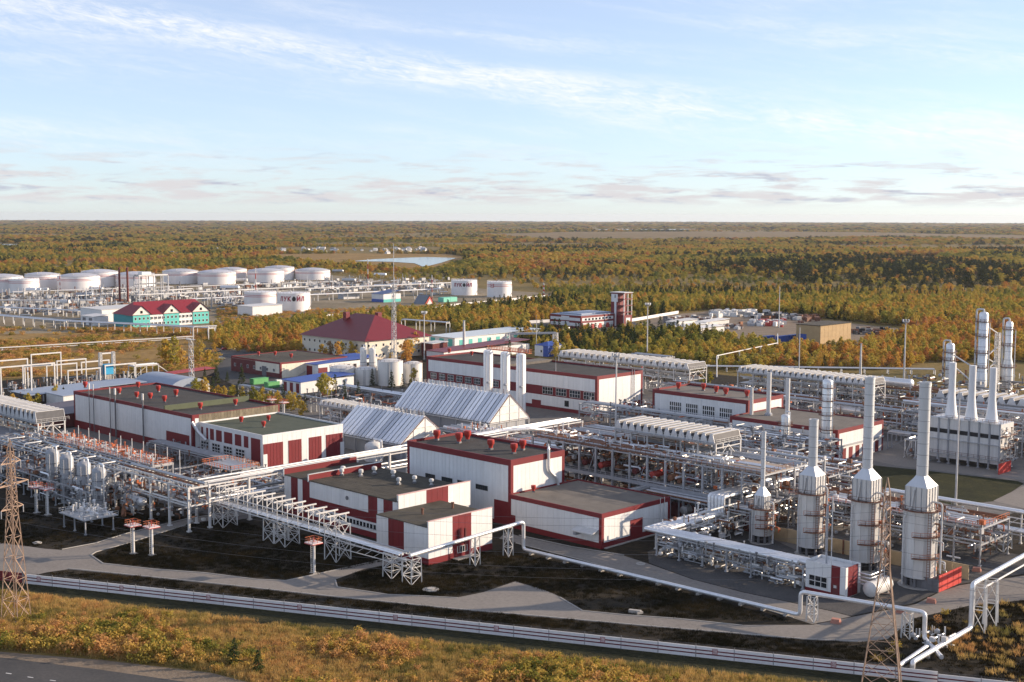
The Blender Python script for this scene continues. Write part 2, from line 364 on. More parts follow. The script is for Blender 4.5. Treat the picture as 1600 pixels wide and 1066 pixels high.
sheet('highway_verge', [(-500, 985), (-100, 1004), (0, 1019), (160, 1032), (330, 1052), (420, 1075), (560, 1125), (500, 1122), (330, 1074), (150, 1048), (0, 1030), (-100, 1020), (-500, 1002)], .06, G_DIRT)
mk = mat('road_paint', (.68, .67, .64), .7)
for x_, y_ in ((13, 1053), (47, 1059), (82, 1064), (-22, 1048)):
    a = P(x_-4, y_-.6); b = P(x_+5, y_+.7); d = (b-a).normalized(); n_ = Vector((-d.y, d.x, 0))*.12
    mb = MB(); mb.v = [(*(a-n_)[:2], .085), (*(b-n_)[:2], .085), (*(b+n_)[:2], .085), (*(a+n_)[:2], .085)]; mb.f = [(0, 1, 2, 3)]
    struct('lane_dash', mb, mk)
def kerb(pts):
    mb = MB(); w = [P(*p) for p in pts]
    for a, b in zip(w, w[1:]): mb.beam((a.x, a.y, .11), (b.x, b.y, .11), .28, .16)
    struct('kerb', mb, CONC)
kerb([(97, 859), (150, 849), (198, 834), (292, 811), (400, 795)]); kerb([(290, 821), (204, 848), (150, 863), (142, 868), (161, 881), (241, 890), (322, 896), (400, 906), (447, 908), (530, 890), (608, 873)])
kerb([(524, 907), (527, 918), (608, 930), (662, 932), (715, 935)]); kerb([(875, 934), (910, 955), (980, 962), (1055, 967), (1160, 978)])
kerb([(107, 889), (188, 897), (295, 908), (380, 917), (487, 929), (595, 940), (702, 951), (760, 956), (894, 968), (1028, 980), (1160, 991), (1255, 999), (1341, 1003)])
kerb([(811, 837), (894, 855), (975, 868)]); kerb([(806, 849), (894, 872), (975, 894), (1055, 915), (1160, 942), (1240, 966)])
# manhole covers and concrete pads in the grass
for x_, y_, s_ in ((673, 922, 1.9), (58, 849, 1.2), (1306, 973, 1.0), (1001, 882, 1.2)):
    c = P(x_, y_); top('concrete_pad', MB().lathe((c.x, c.y, 0), [(s_, 0), (s_, .22), (s_*.5, .24), (s_*.5, .42), (s_*.45, .45)], 14), CONC,
        'low round concrete manhole pad beside the perimeter road', 'manhole', (c.x, c.y, 0), 'concrete manhole pads')
c = P(992, 958); top('concrete_block', MB().obox((c.x, c.y), .4, 2.6, .9, 0, .7).obox((c.x+1.1, c.y+.2), 1.2, 1.4, .7, 0, .55), CONC, 'pinkish broken concrete block lying beside the perimeter road', 'block', (c.x, c.y, 0))

# ------------------------------------------------------------------ buildings
def face_pt(bd, face, u, out):
    x0, x1, y0, y1 = bd
    return {'S': (x0+u, y0-out), 'N': (x0+u, y1+out), 'E': (x1+out, y0+u), 'W': (x0-out, y0+u)}[face]
def fbox(mb, bd, face, u0, u1, z0, z1, o0, o1):
    a = face_pt(bd, face, u0, o0); b = face_pt(bd, face, u1, o1)
    return mb.box(min(a[0], b[0]), max(a[0], b[0]), min(a[1], b[1]), max(a[1], b[1]), z0, z1)
def slab(t, bd, face, u0, u1, z0, z1, mt, name, o=.08, o0=-.05, parent=None, label=None):
    return fbox(MB(), bd, face, u0, u1, z0, z1, o0, o).build(name, mt, parent or t, label=label)
def window(t, bd, face, u0, u1, z0, z1, nx=3, nz=2, fm=None, fw=.14):
    fm = fm or WSTEEL; f = MB()
    for i in range(nx+1):
        u = u0+(u1-u0)*i/nx; fbox(f, bd, face, u-fw/2, u+fw/2, z0, z1, -.02, .12)
    for i in range(nz+1):
        z = z0+(z1-z0)*i/nz; fbox(f, bd, face, u0+.001, u1-.001, z-fw/2, z+fw/2, -.02, .118)
    w = f.build('window', fm, t)
    fbox(MB(), bd, face, u0, u1, z0, z1, -.04, .06).build('pane', GLASS, w); return w
def panels(t, bd, face, u0, u1, z0, z1, pw, mt, name='wall_panel', gap=.06, o=0.0):
    n = max(1, round((u1-u0)/pw)); w = (u1-u0)/n; me = None
    for i in range(n):
        a = u0+i*w+gap/2
        if me is None:
            mb = fbox(MB(), bd, face, a, a+w-gap, z0, z1, -.14, o); ob = mb.build(name, mt, t); me = ob.data; a00 = a
        else:
            ob = bpy.data.objects.new(name, me); COL.objects.link(ob); ob.parent = t; d = a-a00
            ob.location = (d, 0, 0) if face in 'SN' else (0, d, 0)
def building(name, label, bd, h, fascia=1.5, plinth=1.2, corner=.8, pw=2.0, roof=ROOFD, wall=WHITE, trim=RED, parapet=.7, faces='SENW', cat='building', skip=(), proof=None):
    x0, x1, y0, y1 = bd; t = thing(name, label, cat, ((x0+x1)/2, (y0+y1)/2, 0))
    MB().box(x0+.13, x1-.13, y0+.13, y1-.13, 0, h-parapet-.15).build('wall_core', CONC, t)
    MB().box(x0+.3, x1-.3, y0+.3, y1-.3, h-parapet-.14, h-parapet).build('roof', roof, t)
    for fc in 'SENW':
        L = (x1-x0) if fc in 'SN' else (y1-y0)
        if plinth > 0: slab(t, bd, fc, 0, L, 0, plinth, trim, 'plinth', .05, -.12)
        if fascia > 0: fbox(MB(), bd, fc, -.06 if fc in 'SN' else .301, L+.06 if fc in 'SN' else L-.301, h-fascia, h, -.3, .06).build('fascia', trim, t)
        if fc not in skip: panels(t, bd, fc, corner, L-corner, plinth+.02, h-fascia-.02, pw, wall)
    if corner > 0:
        for cx, sx_ in ((x0, 1), (x1, -1)):
            for cy, sy_ in ((y0, 1), (y1, -1)):
                MB().box(min(cx-sx_*.04, cx+sx_*corner), max(cx-sx_*.04, cx+sx_*corner), min(cy-sy_*.04, cy+sy_*corner), max(cy-sy_*.04, cy+sy_*corner), plinth+.01, h-fascia-.01).build('corner_trim', trim, t)
    return t
VENT_BIG = MB().lathe((0, 0, 0), [(.5, 0), (.5, .5), (.55, .9), (.72, 1.3), (.92, 1.55), (.94, 2.45), (.86, 2.5), (.86, 2.62), (.5, 2.66)], 14).mesh('roof_vent', VRED, smooth=True)
VENT_WH = MB().lathe((0, 0, 0), [(.45, 0), (.45, .5), (.35, .52), (.35, .9), (.65, 1.15), (.65, 1.75), (.4, 1.95)], 10).mesh('roof_vent', WSTEEL, smooth=True)
CURB = MB().box(-.5, .5, -.5, .5, 0, .45).mesh('vent_curb', DSTEEL)
def vents(t, pix, z, me=VENT_BIG, sc=1.0):
    for px, py in pix:
        p = P(px, py, z); k = sc*rng.uniform(.93, 1.06)
        v = inst(me, 'roof_vent', t, (p.x, p.y, z), rng.uniform(0, 3), (k, k, k)); 
        inst(CURB, 'vent_curb', v, ORG[v.name], 0)

# compressor hall with low annex
bF = (-284.2, -241.2, 246, 267.8); hF = 18.4
F = building('compressor_hall', 'tall white compressor hall with dark red trim and six large red roof vents', bF, hF, 1.7, 1.0, 1.0, 1.6)
vents(F, [(682.5, 688), (717, 692.6), (730.5, 689), (766.8, 702.6), (803, 709), (816.6, 703.5)], hF-.7, sc=1.2)
for u0, u1 in ((8, 12.2), (15, 19.6), (21.7, 26), (29.2, 34)):
    w = slab(F, bF, 'S', u0, u1, 8.4, 9.8, BLACK, 'ribbon_window', .05)
    for i in range(5):
        k = (u1-u0)/5; slab(F, bF, 'S', u0+k*i+.12, u0+k*(i+1)-.12, 8.55, 9.65, GLASS, 'pane', .09, .0, parent=w)
slab(F, bF, 'S', 36.6, 42, 0, 6.6, RED, 'loading_door', .09)
MB().tube(elbow([(-240.6, 260.5, 19.6), (-240.6, 260.5, 13.6), (-240.6, 264.3, 10.6), (-240.6, 264.6, 8.7)], 1.2), .42, 10).build('exhaust_duct', SILVER, F, True)
MB().lathe((-240.6, 260.5, 19.6), [(.42, 0), (.15, .8), (.08, 1.6)], 10).build('duct_cowl', SILVER, F, True)
bFa = (-241.0, -207.7, 245, 273.4)
Fa = building('low_annex', 'long low white annex with grey concrete roof beside the compressor hall', bFa, 9.2, 1.2, 1.5, .9, 2.0, ROOFC, parapet=.35)
slab(Fa, bFa, 'S', 1.0, 2.6, 1.5, 3.6, RED, 'door', .08)
slab(Fa, bFa, 'E', 11.5, 16.6, 1.0, 5.6, RED, 'door', .08)
MB().add([(-215.6, 245, 5.0), (-208.6, 245, 5.0), (-208.6, 242.2, 4.2), (-215.6, 242.2, 4.2), (-215.6, 245, 4.75), (-208.6, 245, 4.75), (-208.6, 242.2, 3.9), (-215.6, 242.2, 3.9)],
         [(3, 2, 1, 0), (4, 5, 6, 7), (0, 1, 5, 4), (1, 2, 6, 5), (2, 3, 7, 6), (3, 0, 4, 7)]).build('canopy', WSTEEL, Fa)
MB().box(-215.2, -214.2, 242.4, 244.9, 3.0, 3.8).build('wall_unit', STEEL, Fa)
MB().box(-208.5, -207.0, 246, 272, 0, .25).build('step', CONC, Fa)
vents(Fa, [(833.5, 769)], 8.85, sc=.75)
for yy in (262.3, 264.1): MB().tube([(-207.45, yy+6.6, .3), (-207.45, yy+6.6, 9.6)], .09, 6).build('downpipe', WSTEEL, Fa)

# front building with striped walls
bM = (-297.2, -247.7, 211, 236.6); hM = 11.4
FM = thing('striped_hall', 'white hall with dark red stripes, brown felt roof and small white roof vents', 'building', (-272, 224, 0))
MB().box(bM[0]+.13, bM[1]-.13, bM[2]+.13, bM[3]-.13, 0, hM-.2).build('wall_core', CONC, FM)
MB().box(bM[0]+.1, bM[1]-.3, bM[2]-.25, bM[3]+.1, hM-.19, hM+.05).build('roof', ROOFB, FM)
for i in range(26):   # felt strips laid along the roof
    y_ = bM[2]+.2+i*.97; MB().box(bM[0]+11.5, bM[1]-.4, y_, y_+.9, hM+.051, hM+.075+.012*(i % 3)).build('roofing_strip', ROOFB, FM)
segs = [(0, 3.2, WHITE), (3.2, 6.4, RED), (6.4, 8.6, WHITE), (8.6, 11.9, RED), (37.5, 41.3, RED), (41.3, 43.8, WHITE), (43.8, 47.5, RED), (47.5, 49.5, WHITE)]
for a, b, m_ in segs: panels(FM, bM, 'S', a, b, 4.22 if a == 37.5 else 1.6, hM-.2, 1.65, m_)
panels(FM, bM, 'S', 11.9, 37.5, 6.6, hM-.2, 2.0, WHITE); panels(FM, bM, 'S', 11.9, 37.5, 4.22, 6.58, 2.0, RED); panels(FM, bM, 'S', 11.9, 41.3, 1.6, 4.2, 2.0, WHITE)
for fc, L in (('E', 25.6), ('N', 49.5), ('W', 25.6)): panels(FM, bM, fc, 0, L, 1.6, hM-.2, 2.0, WHITE)
for fc, L in (('S', 49.5), ('E', 25.6), ('N', 49.5), ('W', 25.6)): slab(FM, bM, fc, 0, L, 0, 1.58, RED, 'plinth', .06, -.12)
u = 17.0
while u < 47: slab(FM, bM, 'S', u, u+.95, 2.55, 3.65, GLASS, 'window', .05); slab(FM, bM, 'S', u-.12, u+1.07, 2.4, 2.53, DSTEEL, 'sill', .12); u += 1.42
MB().tube([(-268.5, 210.8, 9.1), (-268.5, 211.05, 9.1)], .55, 14).build('round_vent', DSTEEL, FM)
for xx, zz, m_ in ((-297.2, 13.1, RED), (-285.6, 13.0, RED)):
    MB().box(xx, xx+.5, bM[2]-.3, bM[3]+.2, hM+.05, zz).build('parapet', m_, FM); MB().box(xx-.1, xx+.6, bM[2]-.4, bM[3]+.3, zz+.005, zz+.12).build('coping', WSTEEL, FM)
    MB().box(xx+.02, xx+.48, bM[2]-.45, bM[2]-.32, hM-.4, zz-.03).build('parapet_end', WHITE, FM)
for a, b, m_ in ((0, 9.6, WHITE), (9.6, 17.4, RED), (17.4, 25.6, WHITE)):   # gable screen wall
    panels(FM, (bM[0], bM[1]+.35, bM[2], bM[3]), 'E', a, b, 6.5, 13.0, 2.0, m_, 'gable_panel')
MB().box(bM[1]-.25, bM[1]+.2, bM[2]+.02, bM[3]-.02, hM+.06, 12.98).build('gable_wall', WHITE, FM); MB().box(bM[1]-.35, bM[1]+.45, bM[2]-.1, bM[3]+.1, 13.02, 13.14).build('coping', mat('pink_coping', (.62, .40, .36), .6), FM)
vents(FM, [(534, 743), (536, 740), (564, 745), (585, 741), (614.5, 746.5), (623, 757.5), (647.7, 754.8), (674, 759.5)], hM+.1, VENT_WH, 1.1)
bX = (-247.3, -227.6, 203.6, 225.4)
FX = thing('striped_entrance_block', 'low white entrance block with broad red stripe, joined to the striped hall', 'building', (-237, 214, 0))
MB().box(bX[0], bX[1]-.13, bX[2]+.13, bX[3]-.13, 0, 9.3).build('wall_core', CONC, FX)
MB().box(bX[0]+.05, bX[1]-.4, bX[2]-.2, bX[3]+.2, 9.31, 9.5).build('roof', ROOFB, FX)
for a, b, m_ in ((0, 4.6, WHITE), (4.6, 10.6, RED), (10.6, 19.7, WHITE)): panels(FX, bX, 'S', a, b, 1.6, 9.3, 2.0, m_)
panels(FX, bX, 'N', 0, 19.7, 1.6, 9.3, 2, WHITE)
for a, b, m_ in ((0, 8, WHITE), (8, 14.4, RED), (14.4, 21.8, WHITE)): panels(FX, bX, 'E', a, b, 1.6, 10.8, 2.0, m_)
MB().box(bX[1]-.4, bX[1]-.15, bX[2]+.02, bX[3]-.02, 9.32, 10.79).build('parapet', WHITE, FX); MB().box(bX[1]-.5, bX[1]+.12, bX[2]-.1, bX[3]+.1, 10.82, 10.94).build('coping', MATS['pink_coping'], FX)
for fc, L in (('S', 19.7), ('E', 21.8), ('N', 19.7)): slab(FX, bX, fc, 0, L, 0, 1.58, RED, 'plinth', .06, -.12)
slab(FX, bX, 'E', 9.8, 10.2, 1.6, 7.2, BRICK, 'mullion', .2); slab(FX, bX, 'E', 12.2, 12.6, 1.6, 7.2, BRICK, 'mullion', .2)
window(FX, bX, 'E', 9.6, 12.9, 1.3, 2.9, 4, 1); MB().box(bX[1]+.06, bX[1]+2.2, 211.5, 219, 0, .3).build('step', CONC, FX)
for dx, dy in ((4.5, 8), (5, 18)): MB().lathe((bX[0]+dx+4, bX[2]+dy, 9.5), [(.3, 0), (.3, 1.2), (.45, 1.3), (.45, 1.6)], 8).build('roof_pipe', BROWN, FX)

# hall B with four red gates
bB = (-391.8, -353.0, 242.2, 275.8)
B = building('gate_hall', 'white hall with four tall red gates on its sunny end and green roof', bB, 11.9, .55, .35, 0, 2.0, ROOFG, trim=WHITE, parapet=.5)
for a, b in ((0.2, 8.1), (10.3, 15.7), (18.8, 24.2), (26.1, 33.4)):
    g = slab(B, bB, 'E', a, b, 0.1, 8.8, RED, 'gate', .08); n = max(3, round((b-a)/1.35)); k = (b-a)/n
    for i in range(n): slab(B, bB, 'E', a+k*i+.06, a+k*(i+1)-.06, .15, 8.7, RED, 'gate_leaf', .13, .02, parent=g)
slab(B, bB, 'E', -.1, 1.5, 0, 5.4, WHITE, 'pilaster', .4); slab(B, bB, 'E', 32.2, 33.7, 0, 5.6, WHITE, 'pilaster', .4)
for a, b in ((1.4, 2.5), (4.6, 5.8), (7.0, 9.4), (10.8, 14.3), (15.8, 20.8), (22.4, 26.2), (27.8, 30.4)): slab(B, bB, 'S', a, b, 6.5, 10.4, RED, 'red_panel', .06)
slab(B, bB, 'S', 32, 37.4, .4, 10.3, RED, 'red_panel', .06)
for a, b in ((1.2, 6.0), (8.2, 13.2), (15.4, 20.6), (22.8, 28.2)): window(B, bB, 'S', a, b, 2.1, 5.5, 3, 3, fw=.3)
vents(B, [(377, 661), (412, 668), (419.7, 658)], 11.4, sc=.85)
MB().tube(elbow([(-391.2, 238.9, 12.4), (-390, 240.4, 9), (-386, 241.4, 6.2)], 1), .55, 10).build('exhaust_duct', SILVER, B, True)
# big hall A
bA = (-479.6, -391.9, 239.6, 276.5); hA = 14.6
A_ = building('long_hall', 'very long white hall with dark red edge trim and dark flat roof', bA, hA, 1.3, 3.0, 1.0, 3.0, ROOFD)
slab(A_, bA, 'S', 70, 85.5, 3.0, 7.0, RED, 'red_wall', .07)
for u in (14.0, 17.5, 30.5, 34.5, 55.0):  # dark shaft and white top: shade and sunlight put into the colours
    MB().tube([(bA[0]+u, 238.9, 0), (bA[0]+u, 238.9, hA+2.0)], .28 if u in (34.5, 55.0) else .16, 8).build('flue_pipe_shade_dark', DSTEEL, A_)
    MB().tube([(bA[0]+u, 238.9, hA+2.0), (bA[0]+u, 238.9, hA+4.4)], .42 if u in (14., 34.5, 55.0) else .2, 8).build('flue_cap_sun_white', WSTEEL, A_)
vents(A_, [(133.3, 606.5), (186.3, 616), (215.8, 606.5), (247.4, 612.7), (213.8, 622.3), (235, 624.4), (257, 629), (275, 619.5), (313, 640), (368, 634)], hA-.7, sc=1.0)
MB().box(-411.6, -411.0, 240, 276.1, hA-.68, hA+1.3).build('firewall', mat('olive_parapet', (.085, .10, .06), .8), A_)
panels(A_, bA, 'E', 2.6, 36.4, 11.95, 14.45, 1.3, mat('weathered_boards', (.19, .16, .11), .85, var=.3, rnd=.25), 'clapboard', .09, .1)
# hall G
bG = (-458, -350, 409, 439.6); hG = 17.2
G_ = building('turbine_hall', 'long white hall with red band of windows, behind the three white silos', bG, hG, 1.5, 1.6, 1.2, 3.0, ROOFD)
slab(G_, bG, 'S', 1.2, 106.8, 6.2, 10.2, RED, 'window_band', .05)
for i in range(4): window(G_, bG, 'S', 76.5+i*8, 82.5+i*8, 6.8, 9.9, 4, 2)
for i in range(9): window(G_, bG, 'S', 3+i*6, 7+i*6, 6.9, 9.6, 4, 2)
slab(G_, bG, 'S', 89.5, 92, 2.4, 5.0, BLACK, 'door', .06); slab(G_, bG, 'S', 70, 75.5, 0, 3.6, RED, 'door', .07)
slab(G_, bG, 'E', 17.5, 22.5, 0, 4.2, RED, 'door', .07); slab(G_, bG, 'E', 24.5, 29, 0, 4.2, RED, 'door', .07); slab(G_, bG, 'E', 9.5, 13, 2, 4, DSTEEL, 'window', .07)
vents(G_, [(737, 556), (702, 552)], hG-.7, sc=.9)
bm = MB()
for i in range(8): bm.box(bG[0]+46+i*.01, bG[0]+54, 410+i*3.7, 413.6+i*3.7, hG-.69, hG+.4)
bm.build('roof_ridge', ROOFC, G_)
for yy in (432, 433.6): MB().tube([(-349.7, yy, 0), (-349.7, yy, hG+1)], .14, 6).build('wall_pipe', STEEL, G_)
# hall H with annex
bH = (-316.4, -270.8, 404, 428); hH = 15.6
H_ = building('pump_hall', 'white hall with four square multi-pane windows and five red roof vents', bH, hH, 1.5, 0, 1.1, 2.5, ROOFC)
for i in range(4): window(H_, bH, 'S', 8.6+i*8, 14.4+i*8, 6.2, 11.6, 6, 3, DSTEEL if False else WHITE, .28)
vents(H_, [(1060, 609), (1099, 610.5), (1119, 614.5), (1134, 618), (1167, 621)], hH-.7, sc=1.1)
bHa = (-270.6, -225.8, 392, 424)
Ha = building('pump_hall_annex', 'low white annex with red fascia joined to the hall with square windows', bHa, 11.2, 1.4, 0, 1.0, 2.5, ROOFC, parapet=.4)
slab(Ha, bHa, 'E', 0, 32, 5.0, 5.5, STEEL, 'gutter', .5)
for i in range(6): slab(Ha, bHa, 'E', 3.2+i*4.6, 5.8+i*4.6, 0, 4.2, RED, 'dock_door', .07)
MB().tube([(-268, 402, 10.8), (-268, 402, 21)], .7, 10, .55).build('flue', WSTEEL, Ha)

# ------------------------------------------------------------------ process plant: generic makers
SMALL = [GALV]*5 + [SILVER]*2 + [WSTEEL]*2 + [STEEL]*4 + [DSTEEL]*6 + [RUST]*3 + [BROWN] + [ORANGE]
def clutter(parent, x0, x1, y0, y1, z0, z1, n, seed, mats=None, sz=1.0, vert=.25):
    """many small pipes, valves and cabinets too small to pick apart"""
    r = random.Random(seed); mats = mats or SMALL; bs = {}
    for i in range(n):
        mt = r.choice(mats); b = bs.setdefault(mt.name, (MB(), mt))[0]
        x, y, z = r.uniform(x0, x1), r.uniform(y0, y1), r.uniform(z0, z1); k = r.random()
        if k < vert:
            h = r.uniform(1.0, 3.2)*sz; rr = r.uniform(.08, .22)*sz; zt = min(z1+1.5, z+h); b.tube([(x, y, z), (x, y, zt)], rr, 6)
            if r.random() < .5: b.lathe((x, y, zt), [(rr*2.0, 0), (rr*2.0, .25*sz), (rr*.5, .3*sz)], 6)
        elif k < vert+.42:
            L = r.uniform(1.5, 5)*sz; ax = r.random() < .5; rr = r.uniform(.09, .26)*sz; q = (min(x+L, x1+1), y, z) if ax else (x, min(y+L, y1+1), z)
            pts = [(x, y, z), q]
            if r.random() < .5: pts.append((q[0], q[1], max(z0, z-r.uniform(.6, 2.2))))
            b.tube(elbow(pts, .4, 2), rr, 6)
        elif k < vert+.55:
            s = r.uniform(.25, .6)*sz; b.lathe((x, y, z), [(s*.6, 0), (s, s*.4), (s, s*1.2), (s*.4, s*1.7)], 7)
        else:
            sx_, sy_, sz_ = (r.uniform(.3, 1.2)*sz for _ in range(3)); b.box(x, x+sx_, y, y+sy_, z, z+sz_*.8)
    for b, mt in bs.values(): b.build('small_piping', mt, parent, kind='stuff')
def columns(parent, pts, h, w=.38, mt=STEEL, z0=0.0, foot=True):
    me = MB().box(-w/2, w/2, -w/2, w/2, 0, h); 
    if foot: me.box(-w, w, -w, w, 0, .35)
    me = me.mesh('column', mt)
    for x, y in pts: inst(me, 'column', parent, (x, y, z0))
def rack(name, label, axis, a0, a1, b0, b1, levels, bay=6.0, npipe=5, pr=(.16, .38), cm=STEEL, seed=1, group=None, cat='pipe rack', w=.36, over=0.0, brace=True, pmats=None, cross=True):
    """steel pipe rack: columns, cross beams, side beams and single pipes on every level"""
    r = random.Random(seed); n = max(1, round((a1-a0)/bay)); X = axis == 'x'
    t = thing(name, label, cat, ((a0+a1)/2, (b0+b1)/2, 0) if X else ((b0+b1)/2, (a0+a1)/2, 0), group)
    pt = (lambda a, b, z: (a, b, z)) if X else (lambda a, b, z: (b, a, z))
    As = [a0+(a1-a0)*i/n for i in range(n+1)]
    columns(t, [pt(a, b, 0)[:2] for a in As for b in (b0, b1)], max(levels)+.1, w, cm)
    for li, z in enumerate(levels):
        if cross:
            for a in As: MB().beam(pt(a, b0-.3, z-.2), pt(a, b1+.3, z-.2), .3, .4).build('cross_beam', cm, t)
        for b in (b0, b1): MB().beam(pt(a0, b, z-.25+.003*li), pt(a1, b, z-.25+.003*li), .24, .36).build('side_beam', cm, t)
        k = npipe if isinstance(npipe, int) else npipe[li]
        for i in range(k):
            b = b0+(b1-b0)*(i+.5+r.uniform(-.2, .2))/k; rr = r.uniform(*pr); mt = r.choice(pmats or [SILVER, GALV, GALV, WSTEEL, STEEL, RUST])
            s0 = a0-over if r.random() < .8 else r.choice(As[:-1]); s1 = a1+over if r.random() < .8 else r.choice(As[1:])
            if s1 <= s0: s0, s1 = a0, a1
            MB().tube([pt(s0, b, z+rr), pt(s1, b, z+rr)], rr, 8).build('pipe', mt, t, True)
    if brace:
        for i in range(0, n, 3):
            for b in (b0, b1):
                z1 = max(levels)-.5; MB().beam(pt(As[i], b, .3), pt(As[i+1], b, z1), .14).build('brace', cm, t)
    return t
def aircooler(label, x0, x1, y0, y1, zd, n, hh=3.2, seed=1, bays=6, under=True, group='air cooler banks', tm=None):
    t = thing('air_cooler_bank', label, 'air cooler', ((x0+x1)/2, (y0+y1)/2, 0), group)
    xs = [x0+(x1-x0)*i/bays for i in range(bays+1)]
    columns(t, [(x, y) for x in xs for y in (y0+.4, y1-.4)], zd-.4, .42, WSTEEL)
    MB().box(x0, x1, y0, y1, zd-.45, zd-.12).build('deck', GALV, t)
    for y in (y0-.02, y1+.02): MB().beam((x0, y, zd-.3), (x1, y, zd-.3), .25, .75).build('side_beam', STEEL, t)
    rb = MB(); rail(rb, [(x0, y0-.9, zd), (x1+.9, y0-.9, zd), (x1+.9, y1+.9, zd)], 1.1, .07, 2.0); rb.build('railing', WSTEEL, t)
    MB().box(x0, x1+1, y0-1.0, y0-.15, zd-.16, zd-.04).build('walkway', GALV, t)
    p = (x1-x0)/n; a = p*.47; b = p*.17; w = y1-y0
    HP = mat('cooler_hood', (.60, .60, .60), .5, .15, var=.15, rnd=.12, streak=.4)
    mh = MB().add([(-a*.9, .15, 0), (a*.9, .15, 0), (a*.9, w-.15, 0), (-a*.9, w-.15, 0), (-b, .3, hh), (b, .3, hh), (b, w-.3, hh), (-b, w-.3, hh)],
                  [(0, 3, 2, 1), (4, 5, 6, 7), (0, 1, 5, 4), (1, 2, 6, 5), (2, 3, 7, 6), (3, 0, 4, 7)]).mesh('shade_dark_core', mat('shade_dark_core', (.10, .10, .105), .7, .2, var=.2))  # dark colour puts the deep shade of the hood gaps onto the sloping sides
    def plate(y_): return MB().add([(-a, y_, 0), (a, y_, 0), (b*1.1, y_, hh), (-b*1.1, y_, hh), (-a, y_+.13, 0), (a, y_+.13, 0), (b*1.1, y_+.13, hh), (-b*1.1, y_+.13, hh)], [(0, 1, 2, 3), (7, 6, 5, 4), (0, 4, 5, 1), (1, 5, 6, 2), (2, 6, 7, 3), (3, 7, 4, 0)]).mesh('hood_plate', HP)
    mp = [plate(0), plate(w-.13)]; mc = MB().box(-b*1.25, b*1.25, .05, w-.05, hh+.003, hh+.2).mesh('hood_cap', WSTEEL)
    for i in range(n):
        h_ = inst(mh, 'shade_dark_core', t, (x0+p*(i+.5), y0, zd), 0); inst(mc, 'hood_cap', h_, ORG[h_.name], 0)
        for q_ in mp: inst(q_, 'hood_plate', h_, ORG[h_.name], 0)
    for x in xs:
        MB().beam((x, y0+.4, zd-1.6), (x, y1-.4, zd-1.6), .25).build('cross_beam', WSTEEL, t)
    MB().beam((x1, y0+.4, zd-6), (x1, (y0+y1)/2, zd-1), .2).build('brace', WSTEEL, t); MB().beam((x1, y1-.4, zd-6), (x1, (y0+y1)/2, zd-1), .2).build('brace', WSTEEL, t)
    if under:
        for k, (yy, zz, rr) in enumerate(((y0+1.5, zd-2.4, .35), (y0+4, zd-3.4, .28), (y1-2, zd-2.6, .35), (y1-4, zd-5, .25))):
            MB().tube([(x0+.5, yy, zz), (x1-.5, yy, zz)], rr, 8).build('header_pipe', SILVER if k % 2 else WSTEEL, t, True)
        MB().box(x0+.3, x1-.3, y0+.9, y1-.9, zd-5.5, zd-5.3).build('lower_deck', GALV, t)
        clutter(t, x0, x1-1, y0, y1-1, 1, zd-2, int((x1-x0)*4.5), seed, sz=1.1)
    return t
def vessel(label, x, y, r, z0, z1, mt=SILVER, bands=3, group=None, plats=(), name='vertical_vessel', cat='vessel', skirt=True, n=16):
    t = thing(name, label, cat, (x, y, 0), group)
    MB().lathe((x, y, 0), [(r, z0), (r, z1), (r*.92, z1+r*.28), (r*.6, z1+r*.5), (r*.15, z1+r*.58)], n).build('shell', mt, t, True)
    if z0 > .3:
        if skirt: MB().lathe((x, y, 0), [(r*.98, 0), (r*.98, z0-.01)], n).build('skirt', STEEL, t, True)
        else: columns(t, [(x+r*.7*i, y+r*.7*j) for i in (-1, 1) for j in (-1, 1)], z0+.2, .35)
    for i in range(bands):
        z = z0+(z1-z0)*(i+1)/(bands+1); MB().lathe((x, y, 0), [(r+.01, z), (r+.10, z+.03), (r+.10, z+.22), (r+.01, z+.25)], n).build('band', DSTEEL, t)
    MB().tube(elbow([(x, y, z1+r*.5), (x, y, z1+r*.5+1.2), (x+r*1.25, y, z1+r*.5+1.2), (x+r*1.25, y, z0)], .6), max(.12, r*.13), 8).build('overhead_pipe', SILVER, t, True)
    for z in plats:
        MB().lathe((x, y, 0), [(r+.02, z), (r+1.1, z), (r+1.1, z+.14), (r+.02, z+.14)], n).build('platform', BROWN, t)
        rb = MB(); pts = [(x+(r+1.05)*math.cos(2*math.pi*i/12), y+(r+1.05)*math.sin(2*math.pi*i/12), z+.14) for i in range(13)]; rail(rb, pts, 1.1, .06, 9); rb.build('railing', BROWN, t)
    lb = MB(); ladder(lb, (x+(r+.5)*.6, y-(r+.5)*.8, .2), z1-.2, .6, .6, .07, .7); lb.build('ladder', WSTEEL, t)
    return t
def drum(label, p, q, r, mt=SILVER, group=None, legs=True, cat='drum'):
    p = Vector(p); q = Vector(q); t = thing('horizontal_drum', label, cat, (p.x, p.y, p.z-r if legs else p.z), group)
    MB().hcyl(p, q, r, 16).build('shell', mt, t, True)
    for f in (.2, .8):
        c = p.lerp(q, f); d = (q-p).normalized(); MB().obox((c.x, c.y), math.atan2(d.y, d.x), .4, r*1.5, max(0, p.z-r-1.2), p.z-r*.55).build('saddle', CONC, t)
    for f in (.3, .6): 
        c = p.lerp(q, f); MB().lathe((c.x, c.y, c.z+r*.95), [(r*.18, 0), (r*.18, .5), (r*.26, .52), (r*.26, .65)], 8).build('nozzle', STEEL, t)
    return t
